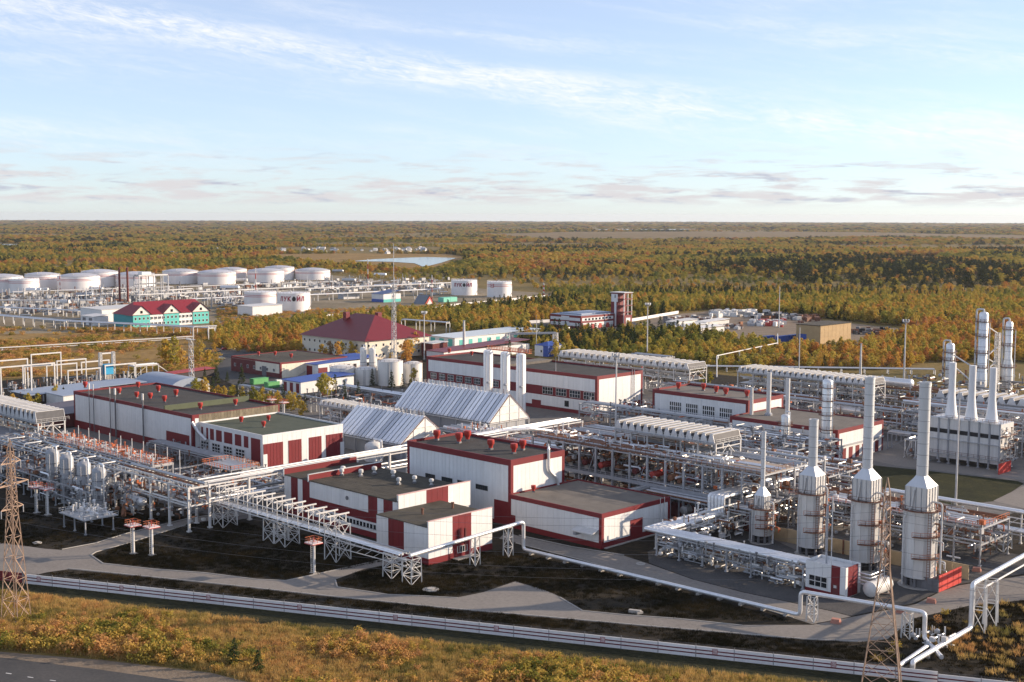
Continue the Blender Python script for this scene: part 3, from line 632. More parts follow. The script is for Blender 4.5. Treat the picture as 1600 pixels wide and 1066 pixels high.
def lattice(t, x, y, w0, w1, z0, z1, nseg, leg=.18, br=.09, mt=STEEL, ang=0.0, each=False, brn='bracing'):
    """four tapered legs with X bracing"""
    cs = [(1, 1), (-1, 1), (-1, -1), (1, -1)]; ca, sa = math.cos(ang), math.sin(ang)
    def pt(i, z):
        f = (z-z0)/(z1-z0); w = (w0+(w1-w0)*f)/2; a, b = cs[i % 4][0]*w, cs[i % 4][1]*w; return Vector((x+a*ca-b*sa, y+a*sa+b*ca, z))
    for i in range(4): MB().beam(pt(i, z0), pt(i, z1), leg).build('leg', mt, t)
    bb = MB()
    for k in range(nseg):
        za, zb = z0+(z1-z0)*k/nseg, z0+(z1-z0)*(k+1)/nseg
        for i in range(4):
            prs = [(pt(i, za), pt(i+1, zb)), (pt(i+1, za), pt(i, zb))] if each != 'single' else [(pt(i, za), pt(i+1, zb)) if (k+i) % 2 else (pt(i+1, za), pt(i, zb))]
            prs.append((pt(i, zb), pt(i+1, zb)))
            for a, b in prs:
                if each is True: MB().beam(a, b, br).build('brace', mt, t)
                else: bb.beam(a, b, br)
    if each is not True: bb.build(brn, mt, t)

# ------------------------------------------------------------------ left process unit
aircooler('air cooler bank with ridged hoods beside the long hall and left process unit', -496, -424, 198, 208.5, 13, 21, 3.4, 3, 8, group=None)
t = rack('process_structure', 'tangled left process unit with orange railings below the long white hall', 'x', -420, -337, 178, 199, [5.5, 10.6], 6.4, [6, 9], (.12, .30), seed=11, cat='process unit', pmats=[GALV, STEEL, DSTEEL, GALV, SILVER])
columns(t, [(-420+5.2*i, 169.5) for i in range(18)], 7.2, .3, STEEL)
for z_ in (3.6, 7): MB().beam((-420, 169.5, z_), (-331, 169.5, z_), .22, .3).build('side_beam', STEEL, t); MB().box(-420, -370, 169.8, 177, z_+.02, z_+.14).build('deck', DSTEEL, t)
clutter(t, -420, -332, 168.5, 177, .4, 8, 430, 27, [GALV, STEEL, DSTEEL, DSTEEL, GALV, SILVER, RUST, WSTEEL], 1.2)
rb = MB(); rail(rb, [(-420, 169.4, 7.2), (-370, 169.4, 7.2)], 1.1, .08); rb.build('front_railing', BROWN, t)
MB().box(-402, -337, 192.5, 199.4, 10.62, 10.8).build('deck', mat('pale_deck', (.55, .50, .46), .8, var=.2), t)
MB().box(-420, -340, 177.5, 192, 5.6, 5.75).build('deck', DSTEEL, t); MB().box(-470, -405, 180, 196, 9, 9.15).build('deck', DSTEEL, t); MB().box(-470, -420, 178, 197, 4.6, 4.75).build('deck', DSTEEL, t)
clutter(t, -418, -338, 186, 199, .6, 10, 420, 23, [DSTEEL, STEEL, GALV, RUST], 1.7); clutter(t, -366, -322, 176.5, 181, .6, 8, 200, 24, [DSTEEL, STEEL, GALV, GALV, RUST], 1.2)
rb = MB(); rail(rb, [(-402, 192.5, 10.8), (-337, 192.5, 10.8), (-337, 199.4, 10.8), (-402, 199.4, 10.8)], 1.2, .1, 1.6); rb.build('railing', ORANGE, t)
for x_ in range(-400, -336, 7): MB().tube([(x_, 192.4, 6), (x_, 192.4, 14.6)], .14, 6).build('light_pole', WSTEEL, t); MB().tube([(x_+3, 199.6, 6), (x_+3, 199.6, 15)], .12, 6).build('light_pole', WSTEEL, t)
clutter(t, -418, -340, 177, 199, .6, 10, 620, 21, sz=1.3); clutter(t, -402, -338, 193, 199, 10.9, 11.9, 150, 22, [ORANGE, WSTEEL, GALV, ORANGE], .9)
clutter(t, -470, -418, 176, 197, .6, 9, 300, 25, sz=1.4); clutter(t, -345, -300, 182, 200, .6, 8, 200, 26, sz=1.2)
MB().tube(elbow([(-345, 184, 8), (-337, 184, 5.5), (-325, 176, .5)], .5), .7, 4).build('stair', RUST, t)
for x_ in range(-416, -344, 12): MB().tube(elbow([(x_, 186, 11.6), (x_+9, 186, 11.6), (x_+9, 180, 11.6), (x_+9, 180, 6)], .8), .22, 8).build('pipe_loop', GALV, t, True)
for i, (vx, vh) in enumerate(((-364, 15.5), (-355, 15), (-344.5, 14.5), (-335.5, 14))):
    vessel('upright grey vessel in the row of four at the left process unit', vx, 174.5, 2.0, 1.0, vh-2, mat('vessel_grey', (.34, .35, .37), .5, .3, var=.15, streak=.5), 3, 'row of four grey vessels', skirt=True)
t = rack('covered_pipe_rack', 'grey covered pipe rack along the foot of the gate hall', 'x', -402, -346, 228, 235.5, [4.6], 8, 6, (.2, .4), STEEL, 131, pmats=[GALV, STEEL, DSTEEL]); MB().box(-402, -346, 227.8, 233, 5.5, 5.7).build('cover', mat('dull_cover', (.24, .24, .25), .7, var=.2), t); clutter(t, -402, -346, 226, 237, .4, 4.5, 170, 132, [DSTEEL, GALV, STEEL, RUST], 1.2)
t = rack('covered_pipe_rack', 'pipe rack with an orange railed platform between the left unit and gate hall', 'x', -346, -306, 201, 226, [4.5, 7], 8, [6, 4], (.18, .36), STEEL, 133, pmats=[GALV, STEEL, SILVER, DSTEEL]); clutter(t, -346, -306, 201, 225, .4, 7, 330, 134, sz=1.2); MB().box(-342, -326, 212, 222, 8, 8.2).build('platform', GALV, t); columns(t, [(x_, y_) for x_ in (-341.5, -326.5) for y_ in (212.5, 221.5)], 8, .3)
rb = MB(); rail(rb, [(-342, 222, 8.2), (-342, 212, 8.2), (-326, 212, 8.2), (-326, 222, 8.2), (-342, 222, 8.2)], 1.2, .11, 1.4); rb.build('railing', ORANGE, t)
drum('silver drum lying on the left process unit beside the four grey vessels', (-328, 180, 4.5), (-321, 180, 4.5), 1.3, SILVER)
t = thing('valve_platform', 'low steel table of valves on thin legs in the dark grass', 'platform', (-320, 163, 0))
columns(t, [(-326, 159), (-314, 159), (-326, 167), (-314, 167), (-320, 159), (-320, 167)], 4, .3); MB().box(-327, -313, 158, 168, 4, 4.25).build('deck', GALV, t)
rb = MB(); rail(rb, [(-327, 168, 4.25), (-327, 158, 4.25), (-313, 158, 4.25), (-313, 168, 4.25)], 1.1, .07); rb.build('railing', WSTEEL, t); clutter(t, -326, -314, 159, 167, 4.3, 5.2, 60, 5, [GALV, WSTEEL, SILVER])
# fire-monitor towers: white mast, ladder and red top platform
def monitor_tower(px, py, h, lab):
    p = P(px, py); t = thing('monitor_tower', lab, 'tower', (p.x, p.y, 0), 'fire monitor towers')
    MB().tube([(p.x, p.y, 0), (p.x, p.y, h)], .32, 8).build('mast', WSTEEL, t, True)
    lb = MB(); ladder(lb, (p.x-1.0, p.y+.2, 0), h+1, .6, .75, .09, .5); lb.build('ladder', WSTEEL, t)
    MB().box(p.x-1.7, p.x+1.5, p.y-1.5, p.y+1.5, h, h+.18).build('platform', mat('pinkish_deck', (.66, .56, .54), .7), t)
    MB().box(p.x-1.75, p.x+1.55, p.y-1.56, p.y+1.56, h-.16, h-.01).build('platform_edge', VRED, t)
    rb = MB(); rail(rb, [(p.x-1.6, p.y-1.4, h+.18), (p.x+1.4, p.y-1.4, h+.18), (p.x+1.4, p.y+1.4, h+.18), (p.x-1.6, p.y+1.4, h+.18), (p.x-1.6, p.y-1.4, h+.18)], 1.1, .07, 1.5); rb.build('railing', ORANGE, t)
    MB().tube(elbow([(p.x, p.y, h+.2), (p.x, p.y, h+1.3), (p.x+.8, p.y-.6, h+1.7)], .3), .12, 6).build('nozzle', VRED, t); MB().box(p.x-.8, p.x+.8, p.y-.8, p.y+.8, 0, .25).build('footing', CONC, t)
for px_, py_, h_, l_ in ((58, 802, 7.6, 'below the four grey vessels'), (75, 805, 7.6, 'below the four grey vessels'), (209, 866, 7.4, 'in the grass at the road junction'), (238, 868, 7.3, 'in the grass at the road junction'), (491, 896, 7.4, 'standing alone in front of the striped hall'),
                         (425, 650, 7, 'on the yard behind the gate hall'), (444, 655, 7, 'on the yard behind the gate hall')):
    monitor_tower(px_, py_, h_, 'white ladder mast with small red-edged platform '+l_)

# ------------------------------------------------------------------ pipe bridges in front
t = rack('pipe_bridge', 'white steel pipe bridge turning the corner beside the left process unit', 'x', -337, -297.5, 180.2, 186.6, [7.2, 12], 10, [4, 3], (.22, .45), WSTEEL, 31, cat='pipe bridge', w=.55, brace=False)
clutter(t, -336, -299, 181, 186, 7.4, 9.5, 110, 32); rb = MB(); rail(rb, [(-337, 180, 12.1), (-298, 180, 12.1)], 1.0, .07); rb.build('railing', WSTEEL, t)
t = rack('pipe_bridge', 'long pipe bridge with bright silver pipes passing behind the striped hall', 'y', 186.8, 340, -304.5, -297.8, [7.4, 12], 12.7, [4, 4], (.22, .38), WSTEEL, 33, cat='pipe bridge', w=.55, brace=False, over=0)
for i in range(1, 12): MB().beam((-304.5, 186.8+12.7*i, 7.3), (-304.5, 186.8+12.7*(i+.5) if i < 11 else 336, 11.7), .18).build('brace', WSTEEL, t)
# truss gallery with T-shaped arms
t = thing('pipe_truss', 'white lattice pipe truss with row of T-shaped arms along the striped hall', 'pipe bridge', (-275, 191, 0))
X0, X1, Y0, Y1 = -305.0, -247.0, 188.8, 193.6; nb = 13; dx = (X1-X0)/nb
for y in (Y0, Y1):
    for z in (6.2, 9.2): MB().beam((X0, y, z), (X1, y, z), .22).build('chord', WSTEEL, t)
    for i in range(nb):
        MB().beam((X0+dx*i, y, 6.2), (X0+dx*(i+1), y, 9.2), .13).build('diagonal', WSTEEL, t); MB().beam((X0+dx*i, y, 6.2), (X0+dx*i, y, 9.2), .13).build('post', WSTEEL, t)
arm = MB().box(-.16, .16, -3.4, 3.4, 2.0, 2.35).box(-.11, .11, -2.5, -2.28, 0, 2).box(-.11, .11, 2.28, 2.5, 0, 2).beam((0, -2.4, .2), (0, 0, 2.0), .12).beam((0, 2.4, .2), (0, 0, 2.0), .12).mesh('arm', WSTEEL)
for i in range(1, nb+1): inst(arm, 'arm', t, (X0+dx*i, 191.2, 9.25))
for y, rr, m_ in ((189.6, .22, SILVER), (190.6, .34, SILVER), (191.7, .18, WSTEEL), (192.7, .22, GALV)): MB().tube([(X0-2, y, 6.6), (X1, y, 6.6), (-222, y, 6.4)], rr, 8).build('pipe', m_, t, True)
for x, hh in ((-297, 6.2), (-273.5, 6.2), (-268.5, 6.2), (-247.3, 9.2)):
    lattice(t, x, 191.2, 4.6, 4.4, 0, hh, 2, .24, .10, WSTEEL)
for y in (189.2, 193.2):
    MB().beam((X1, y, 5.9), (-219, y, 5.7), .2).build('chord', WSTEEL, t); MB().beam((X1, y, 3.9), (-219, y, 4.4), .16).build('chord', WSTEEL, t)
    for i in range(9): 
        a = X1+28/9*i; MB().beam((a, y, 4.0), (a+28/9, y, 5.8), .1).build('diagonal', WSTEEL, t)
for x in (-226.5, -219.5): lattice(t, x, 191.2, 3.2, 3.0, 0, 5.9, 3, .22, .11, WSTEEL, 0, 'single')
# pipe running on past the entrance block, down to the ground and along it
t = thing('ground_pipeline', 'long silver pipeline dropping to the ground and running along the inner road', 'pipeline', (-221, 210, 0))
path = [(-219.5, 190.6, 6.5), (-219.5, 228.5, 8.0), (-219.5, 228.5, .9), (-141, 231.4, .9), (-141, 231.4, 6.0), (-115.6, 236.6, 6.0), (-115.6, 236.6, .7), (-108, 228.5, .7)]
MB().tube(elbow(path, 1.0, 4), .46, 10).build('pipe', SILVER, t, True); MB().tube(elbow([(-220.6, 191.5, 6.2), (-220.6, 227.4, 7.6)], 1), .22, 8).build('pipe', SILVER, t, True)
for x, y, h in ((-220, 212, 7.0), (-220, 223.5, 7.4), (-138.5, 232, 5.4), (-119, 236, 5.2)): lattice(t, x, y, 1.8, 1.6, 0, h, 3, .2, .09, WSTEEL, .1, 'single')
for i in range(14): 
    f = (i+.5)/14; MB().box(-219.5+78*f-.35, -219.5+78*f+.35, 227.8+2.9*f, 229.2+2.9*f, 0, .5).build('sleeper', CONC, t)
# pair of big pipes at the corner of the fence
t = thing('rising_pipeline', 'pair of bright silver pipes rising from the ground over the side road', 'pipeline', (-95, 245, 0))
a = P(1426, 1036, 1); b = P(1517, 981, 1); c = P(1600, 868, 10.2); b2 = Vector((b.x, b.y, 10.2)); dd = (c-b2).normalized()
MB().tube(elbow([(a.x, a.y, -.2), (a.x, a.y, 1.2), b, b2, b2+dd*95], 1.0, 4), .5, 12).build('pipe', SILVER, t, True)
MB().tube(elbow([P(1405, 1040, .9), P(1448, 1010, .9)], 1.0, 3), .42, 10).build('pipe', SILVER, t, True)
sd_ = Vector((dd.y, -dd.x, 0))
MB().tube([b2+sd_*1.5+dd*2-UP*1.0, b2+sd_*1.5+dd*95-UP*1.0], .2, 8).build('pipe', WSTEEL, t, True)
for k in (2.2, 8.5, 34, 60): 
    c = b2+dd*k+sd_*.8; lattice(t, c.x, c.y, 2.6, 2.2, 0, 9.4, 2, .26, .13, WSTEEL, .3, 'single')
for k in (.25, .55, .85): 
    c = a.lerp(b, k); MB().box(c.x-.3, c.x+.3, c.y-.3, c.y+.3, 0, .6).build('sleeper', CONC, t)
clutter(t, -118, -111, 233, 240, .3, 1.6, 26, 77, [GALV, WSTEEL, SILVER])

# ------------------------------------------------------------------ central process structure
t = rack('central_structure', 'large central steel structure of two open floors full of exchangers and pipes', 'x', -270, -186, 285, 316, [8.6, 16.6], 6.46, [8, 12], (.18, .42), STEEL, 41, cat='process unit', w=.55)
columns(t, [(-270+6.46*i, 300.5) for i in range(14)], 16.7, .5)
MB().box(-270, -222, 285.3, 315.5, 16.62, 16.8).build('deck', RUST, t); MB().box(-270, -186, 285.5, 315.5, 8.62, 8.75).build('deck', DSTEEL, t); MB().box(-205, -186, 286, 300, 16.62, 16.8).build('deck', mat('sandy_deck', (.36, .29, .23), .85, var=.2), t)
rb = MB(); rail(rb, [(-270, 316, 16.8), (-270, 284.8, 16.8), (-186, 284.8, 16.8), (-186, 300, 16.8)], 1.2, .09, 1.8); rb.build('railing', BROWN, t)
rb = MB(); rail(rb, [(-270, 284.6, 8.7), (-186, 284.6, 8.7)], 1.2, .08, 2.0); rb.build('railing', STEEL, t)
MB().beam((-270, 284.6, 8.4), (-186, 284.6, 8.4), .5, 1.0).build('edge_girder', STEEL, t)
clutter(t, -269, -188, 285.5, 314, .4, 8, 620, 42, sz=1.5); clutter(t, -269, -188, 285.5, 314, 8.8, 15.4, 620, 43, sz=1.5); clutter(t, -269, -200, 286, 298, 16.9, 18, 170, 44, [GALV, SILVER, WSTEEL, RUST], 1.0)
for i in range(9):
    x = -266+i*6.46; drum('red horizontal exchanger on the middle floor of the central structure', (x+3, 286.5, 11), (x+3, 293, 11), .95, [VRED, RUST, BRICK][i % 3], 'red exchangers in the central structure', False, 'exchanger')
    if i % 2 == 0: drum('silver horizontal vessel on the ground floor of the central structure', (x+3, 284.5, 3), (x+3, 292, 3), 1.25, [WSTEEL, SILVER][i % 4 // 2], 'silver vessels under the central structure')
drum('large white-ended vessel lying behind the compressor hall end wall', (-250, 277.5, 4), (-239.5, 277.5, 4), 1.7, WSTEEL)
aircooler('white air cooler bank on top of the central steel structure', -247, -210, 297, 310, 20.6, 14, 2.3, 45, 6, under=False, group=None)
t = rack('upper_pipe_rack', 'low pipe rack with orange railings between the silver tent coolers and central structure', 'x', -330, -272, 300, 312, [6, 10], 7, [5, 7], (.2, .5), STEEL, 47)
clutter(t, -330, -272, 300, 311, .5, 9, 260, 48, sz=1.3); clutter(t, -322, -300, 302, 311, 10.2, 11.4, 90, 49, [ORANGE, WSTEEL, SILVER], 1.0)
rb = MB(); rail(rb, [(-325, 300, 10.2), (-290, 300, 10.2), (-290, 312, 10.2)], 1.2, .1, 1.6); rb.build('railing', ORANGE, t)
t = thing('bypass_pipe', 'wide silver pipe crossing behind the roof of the compressor hall', 'pipe', (-297, 290, 0)); MB().tube(elbow([(-300, 262, 12.8), (-300, 300, 12.8), (-296, 312, 12.8), (-296, 330, 9)], 2), .6, 10).build('pipe', SILVER, t, True); columns(t, [(-300, 280), (-300, 298)], 12.3, .4)
t = rack('link_bridge', 'grey pipe bridge linking the low annex roof to the central structure', 'y', 272, 285, -226, -222.5, [7.5], 6.5, 5, (.2, .4), STEEL, 51, cat='pipe bridge', over=1)
t = rack('link_bridge', 'grey pipe bridge on lattice legs along the front of the central structure', 'x', -221, -186, 279.5, 283.5, [7.5], 8.5, 6, (.2, .4), STEEL, 52, cat='pipe bridge', over=1)
for x_ in (-227, -213, -199): top('red_barrier_wall', MB().box(x_, x_+13.2, 287, 287.3, 0, 4.2).box(x_-.15, x_+.15, 286.8, 287.5, 0, 4.4), BRICK, 'dark red panel wall under the central steel structure', 'wall', (x_, 287, 0), 'red panel walls under the structure')
# yard between the halls: smaller racks
t = rack('yard_pipe_rack', 'pipe rack crossing the yard in front of the long hall with the window band', 'x', -345, -262, 392, 400, [4.5, 8], 8, [4, 5], (.18, .4), STEEL, 53); clutter(t, -345, -262, 390, 402, .4, 8, 240, 54, sz=1.2)
t = rack('yard_pipe_rack', 'pipe rack full of fittings beside the hall with square windows', 'x', -262, -222, 360, 388, [5, 9], 7, [6, 7], (.18, .4), STEEL, 55); clutter(t, -262, -222, 360, 388, .4, 10, 420, 56, sz=1.3)
t = rack('yard_pipe_rack', 'low pipe rack with brown railings right of the central structure', 'x', -225, -187, 318, 345, [6, 11], 7, [6, 8], (.18, .45), STEEL, 57); clutter(t, -225, -187, 318, 345, .4, 12, 420, 58, sz=1.3); MB().box(-215, -190, 320, 334, 11.05, 11.2).build('deck', mat('white_deck', (.62, .60, .57), .7, var=.15), t)
rb = MB(); rail(rb, [(-225, 318, 11.2), (-187, 318, 11.2), (-187, 345, 11.2)], 1.2, .09, 1.8); rb.build('railing', BROWN, t)
vessel('tall slim silver column with brown platforms beside the pump hall annex', -226.8, 386, 1.75, 2, 28.5, SILVER, 5, None, (6, 12, 17, 22, 26.5), 'process_column', 'column')
vessel('short silver column with brown platforms in front of the pump hall annex', -240, 381, 1.5, 1.5, 15.5, SILVER, 2, None, (6.5, 12.5), 'process_column', 'column')

# ------------------------------------------------------------------ silver ducts and fired heaters
t = rack('insulated_pipe_rack', 'rack carrying a flat row of shiny insulated pipes around the fired heaters', 'x', -194, -152, 250.3, 254.3, [3.2, 5.6], 7, [4, 0], (.15, .3), STEEL, 61)
for i, y in enumerate((250.6, 251.7, 252.8, 253.9)): MB().tube([(-198+i*1.0, y, 6.15), (-151.5-(i == 0)*2, y, 6.15)], .56, 10).build('pipe', SILVER, t, True)
clutter(t, -193, -153, 249, 256, .3, 5, 330, 62, [GALV, GALV, WSTEEL, SILVER, DSTEEL, STEEL], 1.1)
t = rack('insulated_pipe_rack', 'stepped rack of five shiny insulated pipes climbing towards the central structure', 'y', 255, 312, -198, -193, [3.2, 5.6], 7, [4, 0], (.15, .3), WSTEEL, 63)
for i, x in enumerate((-198, -196.9, -195.8, -194.7, -193.6)): MB().tube(elbow([(x, 250.6, 6.16), (x, 278, 6.16), (x, 278, 10.6), (x, 312, 10.6)], .7), .54, 10).build('pipe', SILVER, t, True)
columns(t, [(x, y) for x in (-198, -193) for y in (280, 290, 300, 310)], 10, .35, WSTEEL); clutter(t, -198, -188, 256, 308, .3, 8, 240, 64, [GALV, WSTEEL, SILVER, RUST], 1.2)
for zz in (3.5, 5.2, 8.6): MB().tube(elbow([(-192, 262, zz), (-192, 300, zz)], 1), .22, 8).build('pipe', WSTEEL, t, True)
def heater(x, y, w, z0, ring, boxt, cone, topz, sd_, bs, label, seed, n=12, stripe=True):
    t = thing('fired_heater', label, 'heater', (x, y, 0), 'fired heaters with tall stacks')
    r = w/2
    for i in range(8):
        a = math.pi/4*i+.2; MB().box(x+r*.86*math.cos(a)-.25, x+r*.86*math.cos(a)+.25, y+r*.86*math.sin(a)-.25, y+r*.86*math.sin(a)+.25, 0, z0).build('foot', DSTEEL, t)
    MB().lathe((x, y, 0), [(r*1.06, z0), (r*1.06, z0+.3), (r, z0+.31), (r, ring)], n, .13).build('furnace_shell', mat('heater_cladding', (.66, .655, .64), .42, .4, var=.14, streak=.7, scale=.8), t)
    MB().lathe((x, y, 0), [(r*.7, .05), (r*.75, z0-.02)], n).build('burner_box', BLACK, t)
    for i in range(n):
        a = .13+2*math.pi*i/n; MB().beam((x+(r+.05)*math.cos(a), y+(r+.05)*math.sin(a), z0+.35), (x+(r+.05)*math.cos(a), y+(r+.05)*math.sin(a), ring-.1), .16).build('stiffener', MATS['heater_cladding'], t)
    for zi, z in enumerate((ring, z0+(ring-z0)*.62, z0+(ring-z0)*.3)):
        a0_, a1_ = (0, 16) if zi == 0 else (-3, 3)
        pts = [(x+(r+1.1)*math.cos(2*math.pi*k/16-.3), y+(r+1.1)*math.sin(2*math.pi*k/16-.3), z+.15) for k in range(a0_, a1_+1)]
        pb = MB()
        for k in range(a0_, a1_):
            c, d = 2*math.pi*k/16-.3, 2*math.pi*(k+1)/16-.3
            q = [(x+k_*math.cos(e), y+k_*math.sin(e)) for k_, e in ((r+.02, c), (r+1.15, c), (r+1.15, d), (r+.02, d))]; pb.prism(q, z, z+.14)
        pb.build('platform', BROWN, t); rb = MB(); rail(rb, pts, 1.1, .07, 9); rb.build('railing', ORANGE if zi else BROWN, t)
    h = bs/2; MB().box(x-h, x+h, y-h, y+h, ring+.15, boxt).build('convection_box', MATS['heater_cladding'], t)
    for i in range(5):
        u = -h+bs*i/4; MB().beam((x+u, y-h-.06, ring+.2), (x+u, y-h-.06, boxt), .14).beam((x+h+.06, y+u, ring+.2), (x+h+.06, y+u, boxt), .14).build('box_stiffener', STEEL, t)
    sr = sd_/2; m_ = 16; vs = []; fs = []
    for i in range(m_):
        a = 2*math.pi*i/m_; c, s_ = math.cos(a), math.sin(a); k = h*1.02/max(abs(c), abs(s_)); vs.append((x+k*c, y+k*s_, boxt))
    for i in range(m_):
        a = 2*math.pi*i/m_; vs.append((x+sr*math.cos(a), y+sr*math.sin(a), cone))
    for i in range(m_): fs.append((i, (i+1) % m_, m_+(i+1) % m_, m_+i))
    MB().add(vs, fs).build('transition_cone', STACK, t, True)
    st = MB().lathe((x, y, 0), [(sr, cone), (sr, topz-.5), (sr*1.06, topz-.48), (sr*1.06, topz), (sr*.85, topz), (sr*.85, topz-1.2)], 20).build('stack', STACK, t, True)
    k = cone+2.2
    while k < topz-1: MB().lathe((x, y, 0), [(sr+.005, k), (sr+.05, k+.02), (sr+.05, k+.12), (sr+.005, k+.14)], 20).build('stack_ring', STEEL, st); k += 2.6
    MB().lathe((x, y, 0), [(sr*.84, topz-.6), (sr*.84, topz-.55)], 16).build('stack_mouth', BLACK, st)
    lb = MB(); ladder(lb, (x+(r+.6)*.8, y-(r+.6)*.6, z0), ring-z0, .7, .9, .09, .6); lb.build('ladder', RUST, t)
    MB().tube(elbow([(x-r*.6, y-r*.95, .5), (x-r*.6, y-r*.95, ring-2), (x-r*.2, y-r*.8, ring+1), (x-r*.1, y-h-.2, boxt-.6)], .6), .2, 8).build('feed_pipe', WSTEEL, t, True)
    MB().tube(elbow([(x+r*1.35, y, .3), (x+r*1.35, y, ring+2), (x+h, y, ring+2)], .8), .24, 8).build('riser', WSTEEL, t, True)
    clutter(t, x+r*.7, x+r+1.3, y-1.5, y+1.5, 3, ring, 26, seed, [ORANGE, RUST, GALV, WSTEEL], .9)
    MB().lathe((x, y, 0), [(r*1.25, 0), (r*1.25, .2)], 14).build('footing', CONC, t)
heater(-182.7, 280, 5.0, 2.2, 9.2, 12.6, 14.8, 29.4, 1.15, 3.0, 'smallest fired heater with very thin stack among the insulated pipes', 71, 14)
heater(-167.5, 279, 6.4, 2.2, 15.8, 20.4, 22.6, 34.4, 2.3, 4.7, 'fired heater with a medium-height stack between thin and tallest ones', 72)
heater(-150.8, 276, 6.8, 2.4, 17.2, 22.4, 24.8, 46.8, 2.4, 4.9, 'fired heater with tall silver stack rising behind the lattice pylon', 73)
heater(-135.2, 272.8, 7.6, 2.4, 18.0, 23.4, 25.8, 47.4, 2.65, 5.3, 'fired heater with tall silver stack beside the bright red panel fence', 74)
t = thing('heater_wall', 'tan concrete panel wall standing behind the fired heaters', 'wall', (-160, 284, 0))
for i in range(14):
    x_ = -186+4.1*i; MB().box(x_, x_+4.0, 284.6, 284.85, 0, 3.6).build('wall_panel', mat('tan_concrete', (.40, .31, .19), .9, var=.15, rnd=.1), t)
    if i % 3 == 0: MB().box(x_-.2, x_+.15, 284.3, 285.1, 0, 3.7).build('post', BROWN, t)
t = thing('panel_fence', 'bright red corrugated panel fence at the corner by the last heater', 'fence', (-129, 276, 0))
for i in range(8): MB().box(-129.2+.04*(i % 2), -129.0+.04*(i % 2), 270.4+1.4*i, 271.75+1.4*i, 0, 3.9).build('panel', mat('bright_red', (.52, .045, .035), .55, rnd=.06), t)
for i in range(5): MB().box(-136+1.4*i, -134.65+1.4*i, 270.1, 270.3, 0, 3.0).build('panel', DSTEEL, t)
for i, (x_, y_) in enumerate(((-205, 352), (-186, 330), (-172, 332))): top('red_barrier_wall', MB().box(x_, x_+14, y_, y_+.3, 0, 4.6).box(x_+6.8, x_+7.2, y_-.15, y_+.45, 0, 4.8), BRICK, 'dark red panel wall between the pipe racks behind the heaters', 'wall', (x_, y_, 0), 'red walls behind the heaters')
# pump house
bp = (-151.6, -141.4, 250.6, 257.2)
ph = thing('pump_house', 'small white pump house with red stripe and wide dark window', 'building', (-146.5, 254, 0))
MB().box(bp[0]+.1, bp[1]-.1, bp[2]+.1, bp[3]-.1, 0, 6.2).build('wall_core', CONC, ph)
for a, b, m_ in ((0, 6.6, WHITE), (6.6, 8.8, RED), (8.8, 10.2, WHITE)): panels(ph, bp, 'S', a, b, .9 if m_ is WHITE else .3, 7.1, 2.2, m_, o=.02)
for a, b, m_ in ((0, 1.0, WHITE), (1.0, 5.4, RED), (5.4, 6.6, WHITE)): panels(ph, bp, 'E', a, b, .3, 7.1, 2.2, m_, o=.02)
for f_, L in (('N', 10.2), ('W', 6.6)): panels(ph, bp, f_, 0, L, .3, 7.1, 2.2, WHITE)
slab(ph, bp, 'S', 0, 6.6, 0, .88, RED, 'plinth', .03, -.12); window(ph, bp, 'S', 1.0, 5.6, 1.5, 4.0, 3, 2, WSTEEL, .16)
slab(ph, bp, 'S', 6.9, 8.5, .1, 3.0, BRICK, 'door', .06); slab(ph, bp, 'S', 7.3, 8.0, 2.1, 2.7, WSTEEL, 'door_sign', .1)
MB().box(bp[0]+.3, bp[1]-.3, bp[2]+.3, bp[3]-.3, 6.25, 6.4).build('roof', WSTEEL, ph); MB().tube([(-148, 253.5, 6.4), (-148, 253.5, 20)], .22, 8).build('vent_mast', STEEL, ph); MB().tube([(-146.6, 253.2, 6.4), (-146.6, 253.2, 22)], .12, 8).build('vent_mast', WSTEEL, ph)
drum('white horizontal tank standing on gravel beside the pump house', (-137.8, 255.0, 2.1), (-137.8, 262.5, 2.1), 1.75, WSTEEL)
for i, z in enumerate((4.2, 5.0, 5.8, 6.6)):
    t = thing('side_pipe', 'short silver pipes leaving the sunny side of the pump house', 'pipe', (-141, 256, 0), 'pipes at the pump house'); MB().tube(elbow([(-141.3, 256.3, z-1.6), (-138.5, 256.3, z-1.6), (-138.5, 262, z-1.6)], .4), .16, 8).build('pipe', SILVER, t, True)
for px_, py_ in ((1455, 942), (1408, 958), (1526, 893), (1306, 974)):
    c = P(px_, py_); top('hydrant_box', MB().obox((c.x, c.y), .3, 2.0, 1.5, 0, .5).obox((c.x, c.y), .3, 1.7, 1.2, .5, 1.0), mat('pink_brick', (.42, .20, .15), .9), 'small reddish hatch box on the ground near the heaters', 'hatch', (c.x, c.y, 0), 'small hatch boxes')
# pipe bridge to the right of the heaters
t = thing('pipe_truss', 'grey truss with silver pipes on lattice towers beyond the last heater', 'pipe bridge', (-135, 318, 0))
for y, z, rr in ((326, 8.6, .55), (327.5, 8.5, .4), (316, 5.8, .35), (317.2, 5.8, .35), (318.4, 5.8, .35), (319.4, 5.7, .25)): MB().tube([(-172, y, z), (-60, y, z)], rr, 10).build('pipe', SILVER, t, True)
for z in (5.2, 8.2):
    for y in (315, 320): MB().beam((-160, y, z), (-60, y, z), .22).build('chord', WSTEEL, t)
for i in range(26):
    for y in (315, 320): MB().beam((-160+4*i, y, 5.2), (-156+4*i, y, 8.2), .12).build('diagonal', WSTEEL, t)
for x in (-154, -136, -112, -88): lattice(t, x, 317.5, 5, 4.8, 0, 5.2, 2, .26, .14, WSTEEL)
columns(t, [(x, 326.6) for x in range(-170, -60, 12)], 8, .35, WSTEEL); MB().box(-160, -150, 313.5, 315, 5.3, 5.5).build('walkway', GALV, t)
